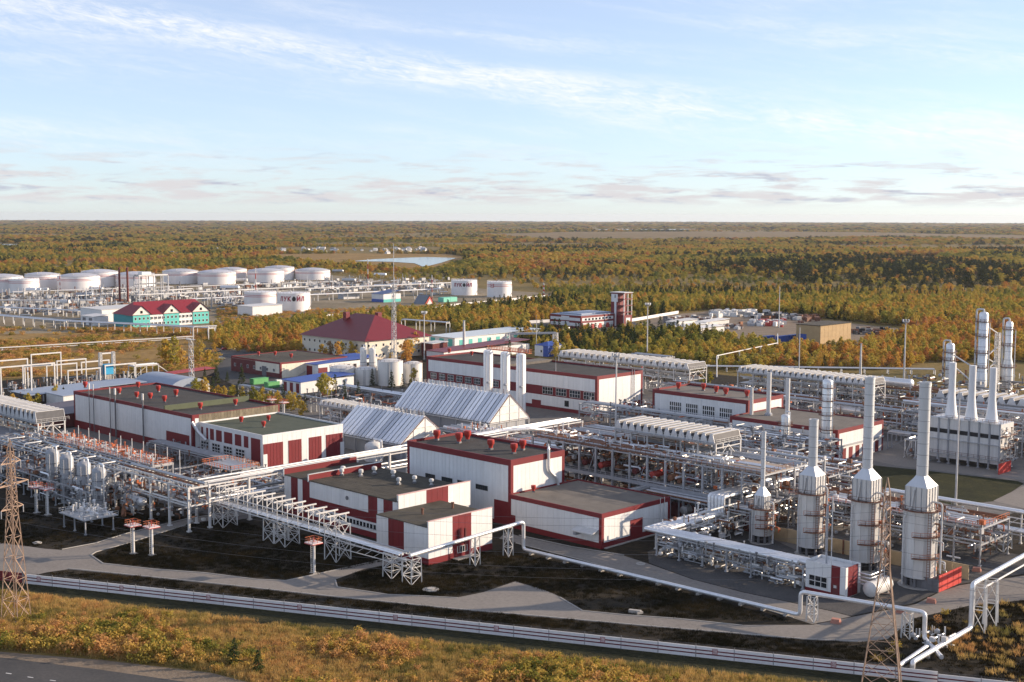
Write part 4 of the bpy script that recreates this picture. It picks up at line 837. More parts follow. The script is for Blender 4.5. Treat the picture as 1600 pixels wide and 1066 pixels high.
rb = MB(); rail(rb, [(-161, 313.4, 5.5), (-148, 313.4, 5.5)], 1.2, .1); rb.build('railing', ORANGE, t)
t = rack('heater_pipe_rack', 'white-topped pipe rack full of valves behind the fired heaters', 'x', -186, -132, 298, 314, [5.5, 9.5], 7, [6, 8], (.16, .4), STEEL, 81); clutter(t, -186, -132, 298, 313, .3, 10.5, 480, 82, sz=1.2); MB().box(-176, -158, 299, 312, 9.6, 9.75).build('deck', MATS['white_deck'], t)
rb = MB(); rail(rb, [(-186, 298, 9.7), (-132, 298, 9.7), (-132, 314, 9.7)], 1.2, .09); rb.build('railing', ORANGE, t)
# box heater with three stacks
t = thing('box_heater', 'big grey box furnace with vertical ribs and three flared white stacks', 'heater', (-192, 421, 0))
x0, x1, y0, y1 = -204.5, -179.2, 416.5, 427; MB().box(x0, x1, y0, y1, 2, 15.6).build('furnace_shell', MATS['heater_cladding'], t)
columns(t, [(x0+.4+(x1-x0-.8)*i/7, y) for i in range(8) for y in (y0+.4, y1-.4)], 2.1, .5)
for i in range(8):
    x = x0+(x1-x0)*i/7; MB().box(x-.28, x+.28, y0-.4, y0-.005, 1.2, 15.8).build('rib', STEEL, t)
    if i < 7:
        MB().box(x+.4, x+3.2, y0-.12, y0-.004, 10.6, 12.0).build('vent_opening', BLACK, t); MB().box(x+.3, x+3.3, y0-.14, y0-.006, 3, 10.4).build('cladding_panel', MATS['heater_cladding'], t); MB().box(x+.3, x+3.3, y0-.14, y0-.006, 12.2, 15.3).build('cladding_panel', MATS['heater_cladding'], t)
for z in (3.4, 8.5, 15.9): MB().box(x0-.2, x1+.6, y0-1.2, y0-.42, z, z+.12).build('walkway', GALV, t)
rb = MB(); rail(rb, [(x0, y0-1.1, 3.5), (x1, y0-1.1, 3.5)], 1.1, .08); rb.build('front_railing', BROWN, t); rb = MB(); rail(rb, [(x0, y0+.1, 15.7), (x1, y0+.1, 15.7), (x1, y1, 15.7)], 1.1, .08); rb.build('railing', BROWN, t)
for z in (3.5, 7.5, 11.5): MB().box(x1+.01, x1+1.6, y0, y1, z, z+.12).build('side_platform', BROWN, t)
[(lambda b_: (rail(b_, [(x1+1.5, y0, z_), (x1+1.5, y1, z_)], 1.1, .1), b_.build('side_railing', WSTEEL, t)))(MB()) for z_ in (3.6, 7.6, 11.6)]; clutter(t, x1, x1+2, y0, y1, 2, 14, 50, 83, [GALV, WSTEEL, RUST])
for x, tz in ((-199, 34.6), (-191.8, 34.2), (-184.6, 34.0)):
    MB().lathe((x, 421.5, 0), [(2.2, 15.7), (2.0, 17), (1.5, 20.5), (1.22, 23.5), (1.2, 26), (1.2, tz)], 20).build('stack', mat('stack_white', (.74, .74, .74), .45, .1, var=.05, streak=.5), t, True)
for i in range(6): MB().box(-176.6, -176.4, 410+1.6*i, 411.5+1.6*i, 0, 3.6).build('screen_panel', MATS['bright_red'], t)
t = rack('small_platform', 'small raised valve platform left of the box furnace', 'y', 416, 421, -213, -209, [6.8], 5, 2, (.2, .3), WSTEEL, 84); clutter(t, -213, -208, 415, 420, .3, 3, 30, 85)
# distillation columns
def tower(x, y, prof, label, plats, arm=True):
    t = thing('process_column', label, 'column', (x, y, 0)); r0 = prof[0][0]; zt = prof[-1][1]
    MB().lathe((x, y, 0), prof+[(prof[-1][0]*.8, zt+prof[-1][0]*.4), (prof[-1][0]*.3, zt+prof[-1][0]*.6)], 20).build('shell', SILVER, t, True)
    def rad(z):
        for (ra, za), (rb_, zb) in zip(prof, prof[1:]):
            if za <= z <= zb: return ra+(rb_-ra)*(z-za)/max(.01, zb-za)
        return prof[-1][0]
    for z in plats:
        r = rad(z); MB().lathe((x, y, 0), [(r+.02, z), (r+1.5, z), (r+1.5, z+.18), (r+.02, z+.18)], 16).build('platform', BROWN, t)
        rb = MB(); rail(rb, [(x+(r+1.4)*math.cos(2*math.pi*i/12), y+(r+1.4)*math.sin(2*math.pi*i/12), z+.18) for i in range(13)], 1.2, .12, 9); rb.build('railing', BROWN, t)
    r = prof[-1][0]; MB().tube(elbow([(x, y, zt+r*.5), (x, y, zt+2.4), (x-r-1.1, y-.5, zt+2.4), (x-r-1.1, y-.5, 6)], 1.2), .45, 10).build('overhead_pipe', WSTEEL, t, True)
    MB().tube([(x+r0+.9, y-.6, 4), (x+r0+.9, y-.6, zt*.9)], .28, 8).build('side_pipe', WSTEEL, t, True); lb = MB(); ladder(lb, (x-.3, y-r0-.5, .3), zt-1, .8, 0, .1, .8); lb.build('ladder', WSTEEL, t)
    for i in range(max(2, int(zt/4))): z = 3+i*4; MB().lathe((x, y, 0), [(rad(z)+.01, z), (rad(z)+.07, z+.02), (rad(z)+.07, z+.2), (rad(z)+.01, z+.22)], 20).build('band', STEEL, t)
    return t
tower(-287.8, 606, [(2.1, 0), (2.1, 21)], 'shortest silver distillation column, left of the tallest one', (9, 13.5, 17.5))
tower(-265, 592, [(2.5, 0), (2.5, 10), (2.2, 11), (2.2, 38.5)], 'tallest silver distillation column with four ring platforms', (13, 20, 28, 35))
tower(-262.7, 616, [(2.6, 0), (2.6, 12), (1.7, 16.5), (1.7, 33)], 'silver distillation column that narrows above a conical shoulder', (11.5, 22, 30))
t = thing('pipe_tower', 'white lattice ladder tower between the two tall distillation columns', 'tower', (-263, 604, 0)); lattice(t, -263, 604, 1.9, 1.9, 0, 29, 9, .3, .18, WSTEEL)
for z, dz in ((29, 4), (22, -4.5), (15, -4), (14, 4)): MB().beam((-265, 595, z+dz), (-263, 603.2, z), .5).build('tie_beam', WSTEEL, t)
t = thing('tie_beam', 'sloping white braces between the shortest and tallest distillation columns', 'brace', (-277, 600, 0)); MB().beam((-286, 604, 17), (-267, 594, 11), .5).build('brace', WSTEEL, t); MB().beam((-286, 604, 12), (-267, 594, 3), .5).build('brace', WSTEEL, t)
# air cooler banks and racks behind
aircooler('long white air cooler bank behind the hall with the window band', -436, -354, 479, 493, 14, 22, 2.3, 91, 9, group=None)
aircooler('long white air cooler bank behind the pump hall and its annex', -334, -267, 489, 502, 14, 24, 2.1, 92, 8, group=None)
aircooler('white air cooler bank behind the box furnace with three stacks', -231, -150, 475, 488, 14, 20, 2.4, 93, 8, group=None)
aircooler('small white air cooler bank behind the first silver tent cooler', -412, -371, 310, 318, 9, 14, 1.6, 94, 6, group=None)
for a, b, y0_, y1_, lab, sd2, lv in ((-345, -232, 446, 458, 'three-level pipe rack behind the pump hall and its annex', 95, [6, 11]), (-230, -110, 446, 460, 'three-level pipe rack passing behind the box furnace', 96, [6, 11, 15]),
                                (-345, -150, 468, 474, 'long low pipe rack in front of the rear air cooler banks', 97, [4, 8]), (-330, -205, 512, 524, 'rear pipe rack beside the distillation columns', 98, [5, 10]), (-200, -120, 500, 520, 'rear pipe rack right of the distillation columns', 99, [5, 11])):
    t = rack('pipe_rack', lab, 'x', a, b, y0_, y1_, lv, 9, [6]*len(lv), (.2, .5), STEEL, sd2); clutter(t, a, b, y0_, y1_, .5, max(lv), int((b-a)*3.6), sd2+100, sz=1.5)
drum('big silver horizontal duct lying on top of the rear pipe rack', (-282, 516, 12.5), (-262, 516, 12.5), 1.9, SILVER, None, False); drum('silver drum under the pipe rack behind the annex', (-262, 450, 9), (-247, 450, 9), 1.4, SILVER, None, False)
t = thing('process_yard_equipment', 'white pipes and small equipment in the yard beside the rear column', 'equipment', (-360, 440, 0)); clutter(t, -344, -322, 405, 475, .3, 7, 260, 120, sz=1.4); clutter(t, -352, -300, 497, 525, .3, 5, 120, 121, sz=1.4); clutter(t, -300, -240, 560, 625, .3, 7, 200, 122, sz=1.8)
t = rack('grey_pipe_bridge', 'sloping grey pipe bridge between the annex and the box furnace', 'x', -226, -200, 428, 431, [6], 9, 3, (.3, .5), STEEL, 123, cat='pipe bridge')

# ------------------------------------------------------------------ silver tent coolers and silos
PAN = [mat('cooler_panel_'+n_, c, .33, .2, var=.08, rnd=.08, streak=.3) for n_, c in (('light', (.82, .83, .85)), ('grey', (.52, .55, .60)), ('mid', (.70, .72, .76)))]
def tent(label, x0, x1, y0, y1, zb, zr, n, seed):
    r = random.Random(seed); t = thing('tent_cooler', label, 'cooler', ((x0+x1)/2, (y0+y1)/2, 0), None); yr = (y0+y1)/2; w = (x1-x0)/n
    MB().box(x0+.6, x1-.6, y0+1.2, y1-1.2, 0, zb-.6).build('lower_wall', mat('grey_cladding', (.33, .34, .36), .6, .2, var=.12, streak=.5), t)
    MB().box(x0, x1, y0, y1, zb-.6, zb-.2).build('deck', SILVER, t); MB().add([(x0+.2, y0+.9, zb), (x1-.2, y0+.9, zb), (x1-.2, y1-.9, zb), (x0+.2, y1-.9, zb), (x0+.2, yr, zr-.8), (x1-.2, yr, zr-.8)], [(0, 3, 2, 1), (0, 1, 5, 4), (2, 3, 4, 5), (1, 2, 5), (3, 0, 4)]).build('tent_core', mat('tent_core', (.22, .25, .30), .6, .2), t)
    for side, ya in ((0, y0), (1, y1)):
        for i in range(n):
            a = x0+w*i+.24; b = x0+w*(i+1)-.24; mt = r.choices(PAN, (5, 3, 3))[0]; up_ = r.uniform(0, .12)
            d = Vector((0, yr-ya, zr-zb)).normalized(); nrm = Vector((0, -d.z if side == 0 else d.z, abs(d.y)))*(.25+up_)
            q = [Vector((a, ya+.35*(1 if side == 0 else -1), zb)), Vector((b, ya+.35*(1 if side == 0 else -1), zb)), Vector((b, yr, zr)), Vector((a, yr, zr))]
            MB().add([v for v in q]+[v+nrm for v in q], [(0, 3, 2, 1), (4, 5, 6, 7), (0, 1, 5, 4), (1, 2, 6, 5), (2, 3, 7, 6), (3, 0, 4, 7)]).build('cooler_panel', mt, t)
    for x in (x0, x1-.25):
        MB().add([(x, y0+.3, zb), (x, y1-.3, zb), (x, yr, zr-.1), (x+.25, y0+.3, zb), (x+.25, y1-.3, zb), (x+.25, yr, zr-.1)], [(0, 2, 1), (3, 4, 5), (0, 1, 4, 3), (1, 2, 5, 4), (2, 0, 3, 5)]).build('gable', mat('gable_white', (.74, .71, .67), .6, var=.15), t)
    for i in range(5): f = i/4; y = y0+.5+(y1-y0-1)*f; MB().beam((x1+.08, y, zb-4), (x1+.08, y, zb+(zr-zb)*(1-abs(2*f-1))-.2), .14).build('gable_post', WSTEEL, t)
    for k in (.3, .6): MB().beam((x1+.1, y0+(yr-y0)*k, zb+(zr-zb)*k-.2), (x1+.1, y1-(y1-yr)*k, zb+(zr-zb)*k-.2), .16).build('gable_beam', WSTEEL, t)
    MB().beam((x1+.2, y0, zb), (x1+.2, yr, zr), .18).build('gable_rafter', BROWN, t); MB().beam((x1+.2, y1, zb), (x1+.2, yr, zr), .18).build('gable_rafter', BROWN, t)
    rb = MB(); rail(rb, [(x0, yr-.4, zr+.1), (x1, yr-.4, zr+.1)], 1.3, .1, 1.9); rail(rb, [(x0, y0-.3, zb-.2), (x1, y0-.3, zb-.2)], 1.0, .08, 1.9); rb.build('railing', WSTEEL, t)
    for i in range(n): x = x0+w*(i+.5); MB().tube([(x, yr, zr), (x, yr, zr+1.9)], .13, 6).build('vent_pipe', WSTEEL if i % 3 else BROWN, t)
    columns(t, [(x0+(x1-x0)*i/6, y) for i in range(7) for y in (y0+.3, y1-.3)], zb-.5, .35)
    return t
tent('smaller silver tent-shaped cooler with ribbed sloping panels behind the gate hall', -372, -334, 286, 309, 5.5, 14.2, 17, 131)
tent('larger silver tent-shaped cooler with ribbed sloping panels below the white silos', -397, -341, 336, 358, 6.5, 16.4, 26, 132)
t = vessel('low round white tank beside the smaller silver tent cooler', -340, 279, 3.2, .2, 5, WSTEEL, 0, None, (), 'small_tank', 'tank', n=24)
t = thing('silo_group_platform', 'orange railed platform bridging the tops of the three white silos', 'platform', (-384, 387, 26)); MB().box(-397, -371.5, 389.3, 391.5, 26.6, 26.85).build('deck', ORANGE, t); rb = MB(); rail(rb, [(-397, 389.3, 26.85), (-371.5, 389.3, 26.85), (-371.5, 391.5, 26.85), (-397, 391.5, 26.85), (-397, 389.3, 26.85)], 1.3, .14, 1.6); rb.build('railing', ORANGE, t)
for i, x in enumerate((-393.4, -383, -373.6)):
    t = thing('white_silo', 'tall white cylindrical silo in the row of three above the tent cooler', 'silo', (x, 387, 0), 'three white silos')
    MB().lathe((x, 387, 0), [(2.05, 0), (2.05, 26), (1.8, 26.5), (.8, 26.9)], 24).build('shell', mat('silo_white', (.78, .77, .75), .4, .05, var=.04, streak=.6), t, True)
    for z, w_ in ((18.2, 1.3), (19.6, .7), (21, 1.3)): MB().lathe((x, 387, 0), [(2.06, z), (2.09, z+.02), (2.09, z+.3), (2.06, z+.32)], 24).v and None
    for z, a_, L in ((21.2, -2.35, .5), (19.8, -2.5, .28), (18.4, -2.35, .5)):
        pb = MB(); n_ = 5; vs = []
        for k in range(n_+1):
            a = a_-L/2+L*k/n_; vs += [(x+2.09*math.cos(a), 387+2.09*math.sin(a), z), (x+2.09*math.cos(a), 387+2.09*math.sin(a), z+.4)]
        pb.add(vs, [(2*k, 2*k+2, 2*k+3, 2*k+1) for k in range(n_)]); pb.build('red_mark', VRED, t)
    MB().tube([(x+1.9, 386, 0), (x+1.9, 386, 26.5)], .2, 8).build('side_pipe', WSTEEL, t, True); MB().lathe((x+1.6, 385.3, 12.5), [(.5, 0), (.7, .4), (.5, .8)], 8).build('manhole', STEEL, t)
    lb = MB(); ladder(lb, (x+.9, 384.7, .3), 26, .7, 0, .1, .8); lb.build('ladder', WSTEEL, t)
for a, lab in ((0, 'rounded white pipe loops behind the small air cooler bank'), (1, 'rounded white pipe loops between the two silver tent coolers')):
    t = thing('pipe_loop', lab, 'pipe', (-400+25*a, 330, 0))
    for i in range(3): y = 322+i*4; MB().tube(elbow([(-402+20*a, y, .3), (-402+20*a, y, 6), (-402+20*a, y+9, 6), (-402+20*a, y+9, .3)], 1.2), .35, 8).build('pipe', WSTEEL, t, True)
for x_, y_, z0_, z1_, r_ in ((-262.5, 405, 10.8, 27, .85), (-250, 398, 10.8, 26.5, .8)):
    t = thing('roof_stack', 'slim white stack standing on the annex roof beside the pump hall', 'stack', (x_, y_, z0_), 'slim stacks on the annex roof'); MB().lathe((x_, y_, 0), [(r_, z0_), (r_, z1_), (r_*.8, z1_), (r_*.8, z1_-.5)], 14).build('flue', WSTEEL, t, True); MB().lathe((x_, y_, 0), [(r_*1.7, z0_), (r_*1.7, z0_+.6), (r_, z0_+1.2)], 14).build('base', STEEL, t)

# ------------------------------------------------------------------ perimeter fence
FENW = mat('fence_white', (.74, .73, .72), .8, var=.10, rnd=.07, streak=.5); FRED = mat('fence_red', (.13, .012, .022), .7, var=.2)
t = thing('perimeter_fence', 'long white concrete panel fence with two dark red stripes and square emblems', 'fence', (FA.x, FA.y, 0))
ang = math.atan2(FD.y, FD.x); PL = 7.4; HF = 2.25
pan = MB().box(.04, PL-.04, -.09, .09, .06, HF).mesh('panel', FENW); strp = MB().box(.04, PL-.04, -.13, -.092, 0, .22).mesh('stripe', FRED)
pst = MB().box(-.08, .08, -.12, .12, 0, HF+.03).box(-.025, .025, -.03, .03, HF+.03, HF+.45).mesh('post', mat('post_grey', (.30, .30, .30), .8))
emb = MB().box(-.5, .5, -.135, -.12, 0, 1.0).mesh('emblem', mat('emblem_red', (.30, .06, .07), .6))
emb2 = MB()
for a, b, c, d in ((-.36, .36, .82, .9), (-.36, .36, .1, .18), (-.36, -.28, .18, .82), (.28, .36, .18, .82), (-.16, -.08, .26, .74), (-.08, .02, .66, .74), (.02, .10, .26, .74), (.16, .22, .26, .74)): emb2.box(a, b, -.15, -.136, c, d)
emb2 = emb2.mesh('emblem_mark', FENW); brk = MB().box(-.03, .03, -.03, .03, HF, HF+.45).mesh('wire_bracket', DSTEEL)
def fence_run(t, start, n, e0=0, zoff=0.0):
    for i in range(n):
        p = start+FD*PL*i; zo = gz(p.x, p.y)
        q = inst(pan, 'panel', t, (p.x, p.y, zo), ang); inst(pst, 'post', t, (p.x, p.y, zo), ang)
        for z in (.72, 1.42):
            s_ = bpy.data.objects.new('stripe', strp); COL.objects.link(s_); s_.parent = q; s_.location = (0, 0, z)
        if (i-e0) % 3 == 0:
            for me, nm in ((emb, 'emblem'), (emb2, 'emblem_mark')):
                s_ = bpy.data.objects.new(nm, me); COL.objects.link(s_); s_.parent = q; s_.location = (PL/2, 0, 1.0)
        s_ = bpy.data.objects.new('wire_bracket', brk); COL.objects.link(s_); s_.parent = q; s_.location = (PL/2, 0, 0)
    wb = MB()
    for z in (HF+.2, HF+.42):
        wb.beam(start+UP*z, start+FD*PL*n+UP*z, .025)
    wb.build('barbed_wire', DSTEEL, t, kind='stuff')
fence_run(t, FA, 27); ORG[t.name] = (FA.x, FA.y, 0)
t = thing('perimeter_fence', 'short continuation of the white striped fence stepped outward past the silver pipes', 'fence', (FB.x, FB.y, 0)); fence_run(t, FA+FD*PL*27+FN*1.3, 12, 1)
t = thing('red_gate', 'dark red sheet-metal gate at the end of the white fence', 'gate', tuple(FA-FD*8))
for i in range(4):
    p = FA-FD*(2.1*(i+1)); MB().obox((p.x+FD.x*1.0, p.y+FD.y*1.0), ang, 2.0, .1, .1, 2.4).build('gate_leaf', mat('gate_red', (.17, .02, .025), .6), t)
MB().obox((FA.x-.5*FD.x, FA.y-.5*FD.y), ang, .5, .5, 0, 2.9).build('gate_post', DSTEEL, t)
p = FA-FD*9; MB().obox((p.x, p.y), ang, .5, .5, 0, 2.9).build('gate_post', DSTEEL, t)
t = thing('perimeter_fence', 'white striped fence continuing beyond the dark red gate', 'fence', tuple(FA-FD*9.2)); fence_run(t, FA-FD*(9.4+PL*8), 8, 1)

# ------------------------------------------------------------------ pylons and wires
def pylon(base, h, wb, label, each=True, rot=.46):
    x, y = base; t = thing('lattice_pylon', label, 'pylon', (x, y, 0), None); zw = h*.58
    lattice(t, x, y, wb, 1.7, 0, zw, 5, .19, .09, PRED, rot, each); lattice(t, x, y, 1.7, 1.0, zw, h*.93, 7, .15, .075, PRED, rot, each)
    for i in range(4):
        a = rot+math.pi/4+math.pi/2*i; MB().beam((x+.7*math.cos(a), y+.7*math.sin(a), h*.93), (x, y, h), .14).build('peak_strut', PRED, t)
    d = Vector((math.cos(rot+math.pi/2), math.sin(rot+math.pi/2), 0)); e = Vector((math.cos(rot), math.sin(rot), 0)); tips = []
    for z, L in ((h*.87, 3.0), (h*.75, 5.2), (h*.62, 3.4)):
        for s_ in (-1, 1):
            tip = Vector((x, y, z))+d*s_*L; tips.append(tip-UP*1.6)
            for k in (-.6, .6): MB().beam(Vector((x, y, z))+d*s_*.6+e*k, tip, .15).build('cross_arm', PRED, t)
            MB().beam(Vector((x, y, z+1.5))+d*s_*.5, tip, .12).build('arm_tie', PRED, t); MB().tube([tip, tip-UP*1.6], .11, 6).build('insulator', STEEL, t)
    for i in range(4): a = rot+math.pi/4+math.pi/2*i; MB().box(x+wb*.707*math.cos(a)-.5, x+wb*.707*math.cos(a)+.5, y+wb*.707*math.sin(a)-.5, y+wb*.707*math.sin(a)+.5, -.2, .4).build('footing', CONC, t)
    return tips
ta = pylon((-257.9, 114.5), 38.5, 4.2, 'rust-cream lattice power pylon beside the red gate and shrubs')
tb = pylon((-107.2, 203.5), 39.5, 7.2, 'wide-based lattice power pylon standing in front of the fired heaters')
for i, (a, b) in enumerate(zip(ta, tb)):
    for s, e in ((a, b), (a-(b-a)*.9, a), (b, b+(b-a)*.9)):
        pts = [s.lerp(e, k/14)-UP*(4*5.0*(k/14)*(1-k/14)) for k in range(15)]
        top('power_line', MB().tube(pts, .022, 4), DSTEEL, 'thin dark power line cable strung between the two lattice pylons', 'cable', tuple(s), 'power line cables')

# ------------------------------------------------------------------ masts
def pole_mast(px, py, topy, label, r=.42, head='ring', mt=None):
    p = P(px, py); lo, hi = 0, 120
    for _ in range(40):
        m_ = (lo+hi)/2
        if Q((p.x, p.y, m_))[1] > topy: lo = m_
        else: hi = m_
    h = lo; t = thing('light_mast', label, 'mast', (p.x, p.y, 0)); mt = mt or WSTEEL
    MB().tube([(p.x, p.y, 0), (p.x, p.y, h*.5), (p.x, p.y, h)], r, 10, r*.55).build('pole', mt, t, True); MB().lathe((p.x, p.y, 0), [(r*2, 0), (r*2, .5)], 8).build('base', CONC, t)
    if head == 'ring':
        MB().lathe((p.x, p.y, h-1.2), [(1.5, 0), (1.6, .1), (1.6, .35), (1.5, .4)], 12).build('lamp_ring', STEEL, t); lm = MB()
        for i in range(6): a = i*math.pi/3; lm.box(p.x+1.5*math.cos(a)-.32, p.x+1.5*math.cos(a)+.32, p.y+1.5*math.sin(a)-.32, p.y+1.5*math.sin(a)+.32, h-.75, h+.25)
        for i in range(6):
            a = i*math.pi/3; MB().box(p.x+1.5*math.cos(a)-.32, p.x+1.5*math.cos(a)+.32, p.y+1.5*math.sin(a)-.32, p.y+1.5*math.sin(a)+.32, h-.75, h+.25).build('lamp', STEEL, t)
            MB().beam((p.x, p.y, h-2.6), (p.x+1.5*math.cos(a), p.y+1.5*math.sin(a), h-1.1), .1).build('strut', STEEL, t)
    elif head == 'rod': MB().tube([(p.x, p.y, h), (p.x, p.y, h+3)], .07, 6).build('rod', STEEL, t)
    else: MB().lathe((p.x, p.y, h), [(r*.6, 0), (r*.75, .1), (r*.75, .4)], 10).build('cap', STEEL, t)
    return t
pole_mast(962, 672, 553, 'white floodlight mast in the yard before the long hall end wall')
pole_mast(1011, 562, 474, 'floodlight mast at the forest edge right of the fire station')
pole_mast(663, 562, 487, 'floodlight mast beside the big red hip roof')
pole_mast(1412, 602, 500, 'floodlight mast at the rear pipe rack near the distillation columns', .5)
pole_mast(1217, 512, 448, 'thin floodlight mast rising from the scrap yard', .4, 'rod'); pole_mast(1248, 590, 512, 'plain white lightning mast behind the rear air cooler bank', .35, 'rod')
pole_mast(1344, 592, 538, 'short thick white vent pipe behind the rear air cooler bank', .75, 'cap'); pole_mast(1493, 790, 622, 'tall thin lightning mast in front of the box furnace', .35, 'rod'); pole_mast(725, 556, 502, 'thick white boiler chimney behind the long hall roof', 1.1, 'cap')
pole_mast(868, 640, 568, 'thin grey lightning mast against the red window band', .25, 'rod', STEEL); pole_mast(838, 552, 500, 'thin white mast beside the blue cabin', .25, 'rod')
def lat_mast(px, py, h, w0, w1, label, mt=WSTEEL, nseg=10, plat=True):
    p = P(px, py); t = thing('lattice_mast', label, 'mast', (p.x, p.y, 0)); lattice(t, p.x, p.y, w0, w1, 0, h, nseg, .22, .12, mt, .2, 'single')
    if plat:
        MB().box(p.x-1.6, p.x+1.6, p.y-1.6, p.y+1.6, h, h+.2).build('platform', STEEL, t)
        for i in range(4): MB().box(p.x-1.5+i*.9, p.x-.9+i*.9, p.y-1.7, p.y-1.3, h+.25, h+1.1).build('lamp', WSTEEL, t)
    return t, p
lat_mast(300, 612, 25, 1.8, 1.4, 'white lattice floodlight mast beyond the long dark roof')
t, p = lat_mast(616, 577, 46, 2.4, 1.3, 'tall white lattice radio mast in front of the red hip roof', WSTEEL, 22, False)
MB().tube([(p.x, p.y, 46), (p.x, p.y, 69)], .16, 6).build('whip', WSTEEL, t); MB().box(p.x-1.2, p.x+1.2, p.y-1.2, p.y+1.2, 45.5, 45.7).build('platform', STEEL, t); MB().lathe((p.x+1, p.y-1, 40), [(.1, 0), (1, .3), (1, .6)], 10).build('dish', WSTEEL, t)

# ------------------------------------------------------------------ middle distance buildings
def hipped(name, label, bd, h, rise, wall, roofm, nx, ny, cat='building', rows=2, over=1.0, pitchfrac=.5):
    x0, x1, y0, y1 = bd; t = thing(name, label, cat, ((x0+x1)/2, (y0+y1)/2, 0)); MB().box(x0, x1, y0, y1, 0, h).build('wall', wall, t)
    o = over; w = min(x1-x0, y1-y0)/2; xm0, xm1 = (x0+w*pitchfrac*2, x1-w*pitchfrac*2); ym0 = ym1 = (y0+y1)/2
    if (y1-y0) > (x1-x0): xm0 = xm1 = (x0+x1)/2; ym0, ym1 = y0+w, y1-w
    MB().add([(x0-o, y0-o, h), (x1+o, y0-o, h), (x1+o, y1+o, h), (x0-o, y1+o, h), (xm0, ym0, h+rise), (xm1, ym1, h+rise)],
             [(0, 3, 2, 1), (0, 1, 5, 4), (2, 3, 4, 5), (1, 2, 5), (3, 0, 4)] if (x1-x0) >= (y1-y0) else [(0, 3, 2, 1), (1, 2, 5, 4), (3, 0, 4, 5), (0, 1, 4), (2, 3, 5)]).build('roof', roofm, t)
    b2_ = (x0, x1, y0, y1)
    for k in range(rows):
        z = h*(k+.35)/rows
        for i in range(nx): u = (x1-x0)*(i+.5)/nx; w_ = slab(t, b2_, 'S', u-.75, u+.75, z, z+1.7, WSTEEL, 'window', .06); slab(t, b2_, 'S', u-.6, u+.6, z+.15, z+1.55, GLASS, 'pane', .09, 0, parent=w_)
        for i in range(ny): u = (y1-y0)*(i+.5)/ny; w_ = slab(t, b2_, 'E', u-.75, u+.75, z, z+1.7, WSTEEL, 'window', .06); slab(t, b2_, 'E', u-.6, u+.6, z+.15, z+1.55, GLASS, 'pane', .09, 0, parent=w_)
    return t
t = hipped('office_building', 'cream two-storey office with big dark red hip roof', (-641, -580, 470, 520), 11.5, 13, CREAM, RROOF, 12, 9, rows=2, over=1.6, pitchfrac=.42)
for x_, y_ in ((-620, 488), (-604, 500)): MB().box(x_-1.5, x_+1.5, y_-1.5, y_+1.5, 14, 25.5).build('chimney', RROOF, t)
bb = (-594, -548.5, 388, 432)
t = building('workshop', 'low workshop with brown brick walls, cream gable and red trim', bb, 8.2, .9, 0, .9, 3, ROOFB, CREAM, RED, .3)
slab(t, bb, 'S', .5, 23, 0, 7.2, BRICK, 'brick_wall', .06); slab(t, bb, 'S', 23, 45, 0, 2.4, BRICK, 'brick_plinth', .07)
for i in range(7): window(t, bb, 'S', 3+i*6, 4.6+i*6, 3.0, 4.6, 2, 1)
slab(t, bb, 'S', 29, 33, 0, 5.2, DSTEEL, 'door', .12); MB().beam((-548, 399, .5), (-548, 412, 5.8), .25).build('stair_rail', STEEL, t); vents(t, [(404, 556), (430, 556), (455, 560)], 7.9, sc=.95)
def shed(name, label, bd, h, rise, wall, roofm, stripes=0, cat='shed', smat=None):
    x0, x1, y0, y1 = bd; t = thing(name, label, cat, ((x0+x1)/2, (y0+y1)/2, 0)); MB().box(x0, x1, y0, y1, 0, h).build('wall', wall, t); o = .5
    MB().add([(x0-o, y0-o, h-.1), (x1+o, y0-o, h-.1), (x1+o, y1+o, h+rise), (x0-o, y1+o, h+rise), (x0-o, y0-o, h+.15), (x1+o, y0-o, h+.15), (x1+o, y1+o, h+rise+.25), (x0-o, y1+o, h+rise+.25)],
             [(0, 3, 2, 1), (4, 5, 6, 7), (0, 1, 5, 4), (1, 2, 6, 5), (2, 3, 7, 6), (3, 0, 4, 7)]).build('roof', roofm, t)
    for i in range(stripes):
        L = x1-x0; slab(t, bd, 'S', L*(i+.25)/stripes, L*(i+.75)/stripes, .2, h*.85, smat or RED, 'door', .07)
    return t
shed('blue_roof_shed', 'white shed with blue lean-to roof and dark red doors beside small tanks', (-509, -494, 361, 393), 5.5, 1.2, WHITE, BLUE, 3)
t = shed('blue_roof_hall', 'long white hall with bright blue roof behind the small white tanks', (-560, -540, 404, 446), 6.6, 1.2, WHITE, BLUE, 2); slab(t, (-560, -540, 404, 446), 'E', 2, 8, .3, 4.6, RED, 'door', .07)
for i in range(6): slab(t, (-560, -540, 404, 446), 'E', 12+i*4.5, 14+i*4.5, 3, 5, GLASS, 'window', .06)
shed('dark_red_cabin', 'dark red brick cabin beside the end of the long hall with the window band', (-578, -568, 512, 524), 8, .4, BRICK, WSTEEL, 0); t = shed('red_roof_house', 'long low white house with dark red roof behind the silo hall', (-560, -545, 500, 572), 5.5, 2.6, WHITE, RROOF, 0, 'building')
t = shed('green_striped_hall', 'long white hall with green doors and pale roof behind the chimney', (-625, -600, 560, 640), 6, 1, WHITE, mat('pale_roof', (.55, .60, .62), .5), 3, 'building', TEAL)
for i in range(9): slab(t, (-625, -600, 560, 640), 'E', 4+i*8.4, 7.5+i*8.4, .3, 4.5, TEAL, 'door', .08)
t = hipped('blue_cabin', 'blue and white cabin with blue roof near the entrance arch', (-531, -520, 562, 577), 6.5, 2.2, WHITE, BLUE, 1, 1, rows=1, over=.4); slab(t, (-531, -520, 562, 577), 'S', 7, 11, 0, 6.4, BLUE, 'blue_wall', .06); slab(t, (-531, -520, 562, 577), 'E', 0, 5, 0, 6.4, BLUE, 'blue_wall', .06)
